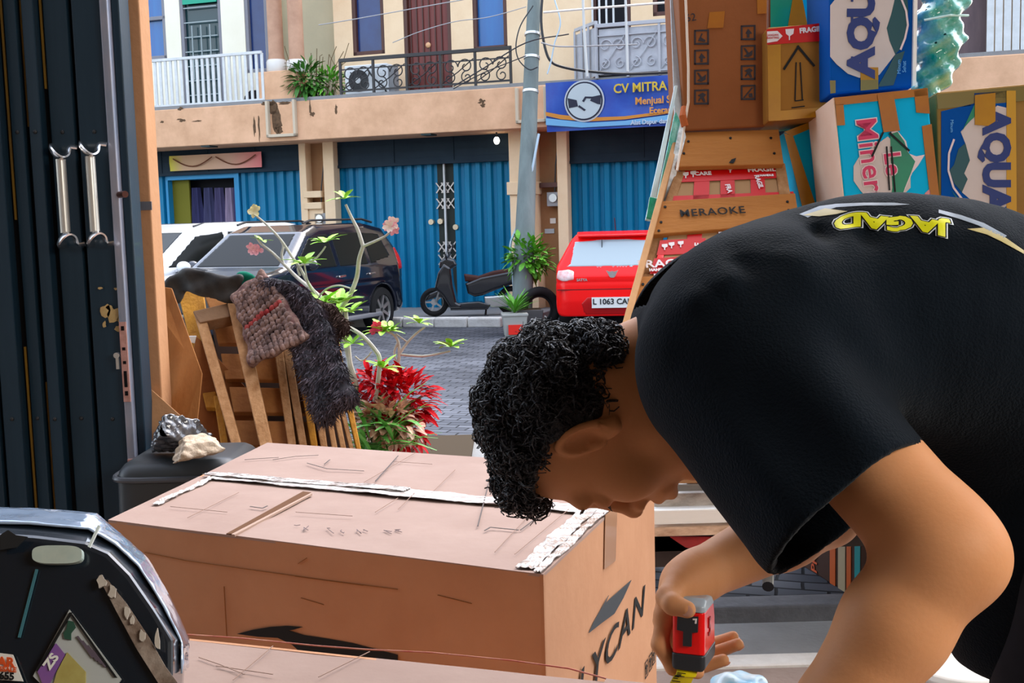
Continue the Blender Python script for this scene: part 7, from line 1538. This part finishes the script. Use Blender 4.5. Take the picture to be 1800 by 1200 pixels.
printed('print_swash', strip([(1405, 376), (1440, 362), (1470, 358), (1520, 356), (1570, 356), (1600, 359), (1570, 361), (1520, 361), (1470, 364), (1445, 372), (1420, 382)]), mat('shirt_print_grey', (.16, .20, .25), .5), idf, .001)
printed('print_swash', strip([(1412, 378), (1450, 366), (1490, 371), (1470, 376), (1440, 380)]), mat('shirt_print_sand', (.40, .34, .16), .5), idf, .0014)
printed('print_swash', strip([(1700, 402), (1730, 400), (1760, 412), (1800, 440), (1800, 446), (1760, 424), (1735, 412)]), mat('shirt_print_sand', (.6, .52, .25)), idf, .0014)
printed('print_swash', strip([(1650, 368), (1690, 378), (1730, 392), (1770, 414), (1765, 418), (1720, 396), (1685, 384), (1650, 374)]), mat('shirt_print_grey', (.3, .36, .42)), idf, .0014)
# ---- trousers and shoes
def trousers(p):
    d = smin(legs(p, .008), torso(p, -.016), .02); d = np.maximum(d, p[:, 2] - (float(HIPN[2]) + .06)); d = np.maximum(d, .05 - p[:, 2]); q = p
    return d + .003 * np.sin(q[:, 2] * 40 + q[:, 0] * 20)
V, Q = sdf_mesh(trousers, lo_, hi_, .007, 5); np_obj('trousers', V, Q, mat('black_denim', (.012, .012, .015), .9, col2=(.02, .02, .025), scale=20), MAN, rel=man_loc)
for ft in (FTN, FTF):
    def fs(p): return np.maximum(smin(seg_d(p, (ft[0] + .03, ft[1], .045), (ft[0] - .17, ft[1], .035), .048, .042), seg_d(p, (ft[0], ft[1], .05), (ft[0], ft[1], .10), .05), .03), .002 - p[:, 2])
    V, Q = sdf_mesh(fs, (ft[0] - .3, ft[1] - .12, -.03), (ft[0] + .15, ft[1] + .12, .2), .006, 4); np_obj('shoe', V, Q, M_black, MAN, rel=man_loc)
# ---- hair
def skullcap(p):
    q = toH(p); return ell_d(q, (0, -.012, .034), (.073, .090, .079))
def hairline(q):     # >0 where hair grows, q in head axes
    y, z = q[:, 1], q[:, 2]
    zl = np.interp(y, [-.12, -.091, -.045, -.026, -.015, -.004, .023, .053, .066, .081, .10], [-.072, -.066, -.048, -.035, .023, .050, .066, .074, .070, .060, .056])
    return z - zl
def hair(p):
    q = toH(p); base = np.minimum(ell_d(q, (0, -.013, .036), (.084, .0965, .0855)), 9)
    d = smin(base, ell_d(q, (0, .050, .082), (.050, .028, .024)), .02); d = smin(d, ell_d(q, (0, -.080, -.010), (.058, .022, .045)), .01)
    n = .0035 * np.sin(q[:, 0] * 95 + 2 * np.sin(q[:, 2] * 60)) * np.sin(q[:, 1] * 88 + 1.5 * np.sin(q[:, 0] * 50)) + .0028 * np.sin(q[:, 2] * 120 + q[:, 1] * 60) + .002 * np.sin(q[:, 1] * 190 + q[:, 0] * 130) * np.sin(q[:, 2] * 170)
    hl = hairline(q); return smax(d + n + .002, -hl - .001 * np.sin(q[:, 1] * 400), .010)
V, Q = sdf_mesh(hair, HC - .17, HC + .17, .0028, 4)
M_hair = mat('black_curly_hair', (.006, .006, .009), .38, col2=(.014, .013, .018), scale=60, mix=.5, spec=.6, bump=1.0, bscale=160)
HR = np_obj('hair', V, Q, M_hair, MAN, rel=man_loc)
rs = np.random.RandomState(21); rh = random.Random(21); m = MB(); m.smooth = True; grav = np.array((0, 0, -1.0))
cnt = 0
idx = rs.permutation(len(V))
for i in idx:
    p0 = V[i]; q = toH(p0[None])[0]
    if hairline(q[None])[0] < .004 or (q[0] > .05 and -.035 < q[1] < .03 and q[2] < .052): continue
    e = 1e-3; g = np.array([hair((p0 + np.eye(3)[k] * e)[None])[0] - hair((p0 - np.eye(3)[k] * e)[None])[0] for k in range(3)]); n = g / (np.linalg.norm(g) + 1e-9)
    front = max(0, q[1] - .01) / .09; back = q[1] < -.06
    t = np.cross(n, rs.normal(size=3)); t /= np.linalg.norm(t) + 1e-9; b = np.cross(n, t)
    R_ = rh.choice((1, 1, 1.5)) * rh.uniform(.003, .0062) * (1.15 if front > .4 else 1); turns = rh.uniform(.7, 1.6); pts = []; drift = n * .25 + grav * (.15 + .35 * front) + t * rh.uniform(-.4, .4)
    L_ = rh.uniform(.004, .010) * (1 + .5 * front)
    for s_ in range(10):
        a = 2 * math.pi * turns * s_ / 9; c = p0 - n * .002 + n * R_ * (1 - math.cos(a)) * .65 + t * R_ * math.sin(a) + b * .0015 * s_ * rh.uniform(.5, 1) + drift * L_ * s_ / 9; pts.append(Vector(c))
    th_ = rh.uniform(.0006, .0016); m.tube(pts, [th_ * (1 - .06 * s_) for s_ in range(10)], 4, caps=False); cnt += 1
    if cnt >= 3200: break
m.build('curls', M_hair, HR, rel=man_loc)
m = MB()
for k in range(9): a = fromH((.022 + .002 * k, .0855 - .0006 * abs(k - 4), .001)); m.tube([Vector(a), Vector(a + (fw_h * .006 - up_h * .004))], [.0005, .0002], 4)
for k in range(26):
    a = fromH((.014 + .0012 * k, .0885 - .00045 * max(0, k - 8), .026 + .003 * math.sin(k / 25 * 3.0))); m.tube([Vector(a), Vector(a + lf_h * .006 + fw_h * .001 + up_h * .002)], [.0008, .0003], 4)
m.build('brow_and_lashes', M_hair, MAN, rel=man_loc)
# thumb nail and finger nails
m = MB(); m.smooth = True
def nail(c, dv, nrm, L_=.0058, W_=.0045):
    dv = Vector(dv).normalized(); nrm = Vector(nrm); nrm = (nrm - dv * nrm.dot(dv)).normalized(); s_ = dv.cross(nrm); Mx = Matrix((dv, s_, nrm)).transposed(); m.ell(c, (L_, W_, .0012), 6, Mx)
t3, t4 = A_(*TH[2]), A_(*TH[3]); nail(t4 - (t4 - t3) / np.linalg.norm(t4 - t3) * .002 - f_v * .0080, t4 - t3, -f_v + u_v * .1, .0072, .0058); M_nail = mat('nail_pink', (.55, .30, .22), .3); m.build('thumb_nail', M_nail, MAN, rel=man_loc)
for pts, rs_ in RF[1:]:
    m = MB(); m.smooth = True; a, b = A_(*pts[2]), A_(*pts[3]); dv = (b - a) / np.linalg.norm(b - a); nail(b + dv * .001 + r_v * .002 - u_v * .0045, dv, -u_v * .6 + r_v * .6); m.build('finger_nail', M_nail, MAN, rel=man_loc)
# ================================================================== tape measure in his hand
th_ = math.radians(20); back = f_v * math.cos(th_) + r_v * math.sin(th_); side = r_v * math.cos(th_) - f_v * math.sin(th_); upt = u_v * .998 + side * .03; upt /= np.linalg.norm(upt)
c_fr = A_(1209, 1116, 1.168); TC = c_fr + back * .032; RT = np.stack([side, back, upt], 1)
T_ = thing('tape_measure', 'red and black tape measure held in the hand with its yellow blade out', 'tape measure', tuple(TC)); trl = tuple(TC)
def case(p, g=0.0):
    q = (p - TC) @ RT; x, y, z = q.T
    d2 = poly_d(y, z, [(-.032, -.036), (.030, -.036), (.034, -.028), (.034, .008), (.028, .024), (.014, .034), (-.020, .036), (-.031, .030)]) - g
    return smax(d2, np.abs(x) - .0168 - g, .006)
lo2, hi2 = np.array(TC) - .06, np.array(TC) + .06; zq = lambda p: ((p - TC) @ RT)
V, Q = sdf_mesh(lambda p: np.maximum(np.maximum(case(p), zq(p)[:, 2] - .0235), -.020 - zq(p)[:, 2]), lo2, hi2, .0011, 4); cs_ = np_obj('case', V, Q, mat('tape_red', (.72, .012, .012), .3, coat=.5), T_, rel=trl)
V, Q = sdf_mesh(lambda p: np.maximum(case(p, .0006), .0235 - zq(p)[:, 2]), lo2, hi2, .0011, 4); np_obj('top_grip', V, Q, mat('tape_grey', (.32, .36, .40), .35, coat=.3), T_, rel=trl)
V, Q = sdf_mesh(lambda p: np.maximum(case(p, .0006), .020 + zq(p)[:, 2]), lo2, hi2, .0011, 4); np_obj('base', V, Q, mat('tape_black', (.02, .022, .026), .45), T_, rel=trl)
Tm = lambda x, y, z: Vector(TC + RT @ np.array((x, y, z)))
def tpoly(name, pts, m_, y=-.0325, th=.0014, par=T_):
    mm = MB(); mm.slab([Tm(a, y, b) for a, b in pts], Vector(-back), th); return mm.build(name, m_, par, rel=trl, bevel=.0003)
tpoly('lock_button', [(-.011, .020), (.0105, .020), (.0105, .004), (.0045, .0035), (.0045, -.011), (-.0045, -.011), (-.0045, .004), (-.011, .005)], mat('tape_black', (.02, .022, .026)), -.0345, .003)
tpoly('white_mark', [(.005, .018), (.0095, .0185), (.009, .013), (.007, .013), (.0075, .0165), (.005, .0165)], mat('print_white', (.7, .7, .7)), -.0349, .0006)
mm = MB(); q0 = Tm(.0172, -.004, .003); letters(mm, '5', frame(q0, Vector(back), Vector(upt)), .026, .0006, .0006); mm.build('side_number', mat('tape_dark_red', (.25, .005, .01), .4), cs_, rel=trl)
mm = MB(); pts = [Tm(.0, -.026, -.034), Tm(-.001, -.031, -.042), Vector(A_(1200, 1192, 1.172)), Vector(A_(1180, 1235, 1.18)), Vector(A_(1150, 1290, 1.185))]
Vb = []
for p_ in [Vector(q) for q in spline(pts, 4)]:
    for k in range(5): s_ = (k - 2) / 2; Vb.append(p_ + Vector(side) * s_ * .0105 + Vector(back) * (-.0022 + .0022 * s_ * s_))
Vb += [v + Vector(back) * .0004 for v in Vb]; nr = len(Vb) // 10; N = nr * 5; Fb = []
for i in range(nr - 1):
    for k in range(4): a = i * 5 + k; Fb += [(a, a + 1, a + 6, a + 5), (a + N, a + N + 5, a + N + 6, a + N + 1)]
mm.add(Vb, Fb); bl = mm.build('blade', mat('blade_yellow', (.68, .55, .015), .35, coat=.3), T_, rel=trl, smooth=True)
mm = MB(); sp2 = [Vector(q) for q in spline(pts, 12)]
for i in range(8, len(sp2) - 1, 2):
    L_ = .009 if i % 6 == 2 else .005; a = sp2[i] + Vector(side) * -.0095 - Vector(back) * .0016; mm.beam(a, a + Vector(side) * L_ - Vector(back) * .0008, .0006, .0006)
mm.build('graduation', M_ink, bl, rel=trl)
# pale object on the floor behind him, bottom right
pw = P(1690, 1230, 1.9); r = thing('white_tub', 'white plastic tub on the floor, glimpsed under the forearm at the bottom right', 'tub', (pw.x, pw.y, 0)); m = MB(); zt = P(1690, 1160, 1.9).z; m.lathe([(.075, 0), (.082, zt - .05), (.092, zt - .05), (.092, zt - .01), (.082, zt), (.001, zt)], (0, 0, 0), 28); m.build('tub_body', mat('white_tub_plastic', (.42, .40, .37), .6), r, smooth=True, bevel=.003)
m = MB(); m.tube([(.092 * math.cos(a), .092 * math.sin(a), zt - .03) for a in [2 * math.pi * k / 32 for k in range(33)]], .004, 6, caps=False); m.build('rim', mat('white_tub_plastic', (.7, .7, .66)), r)
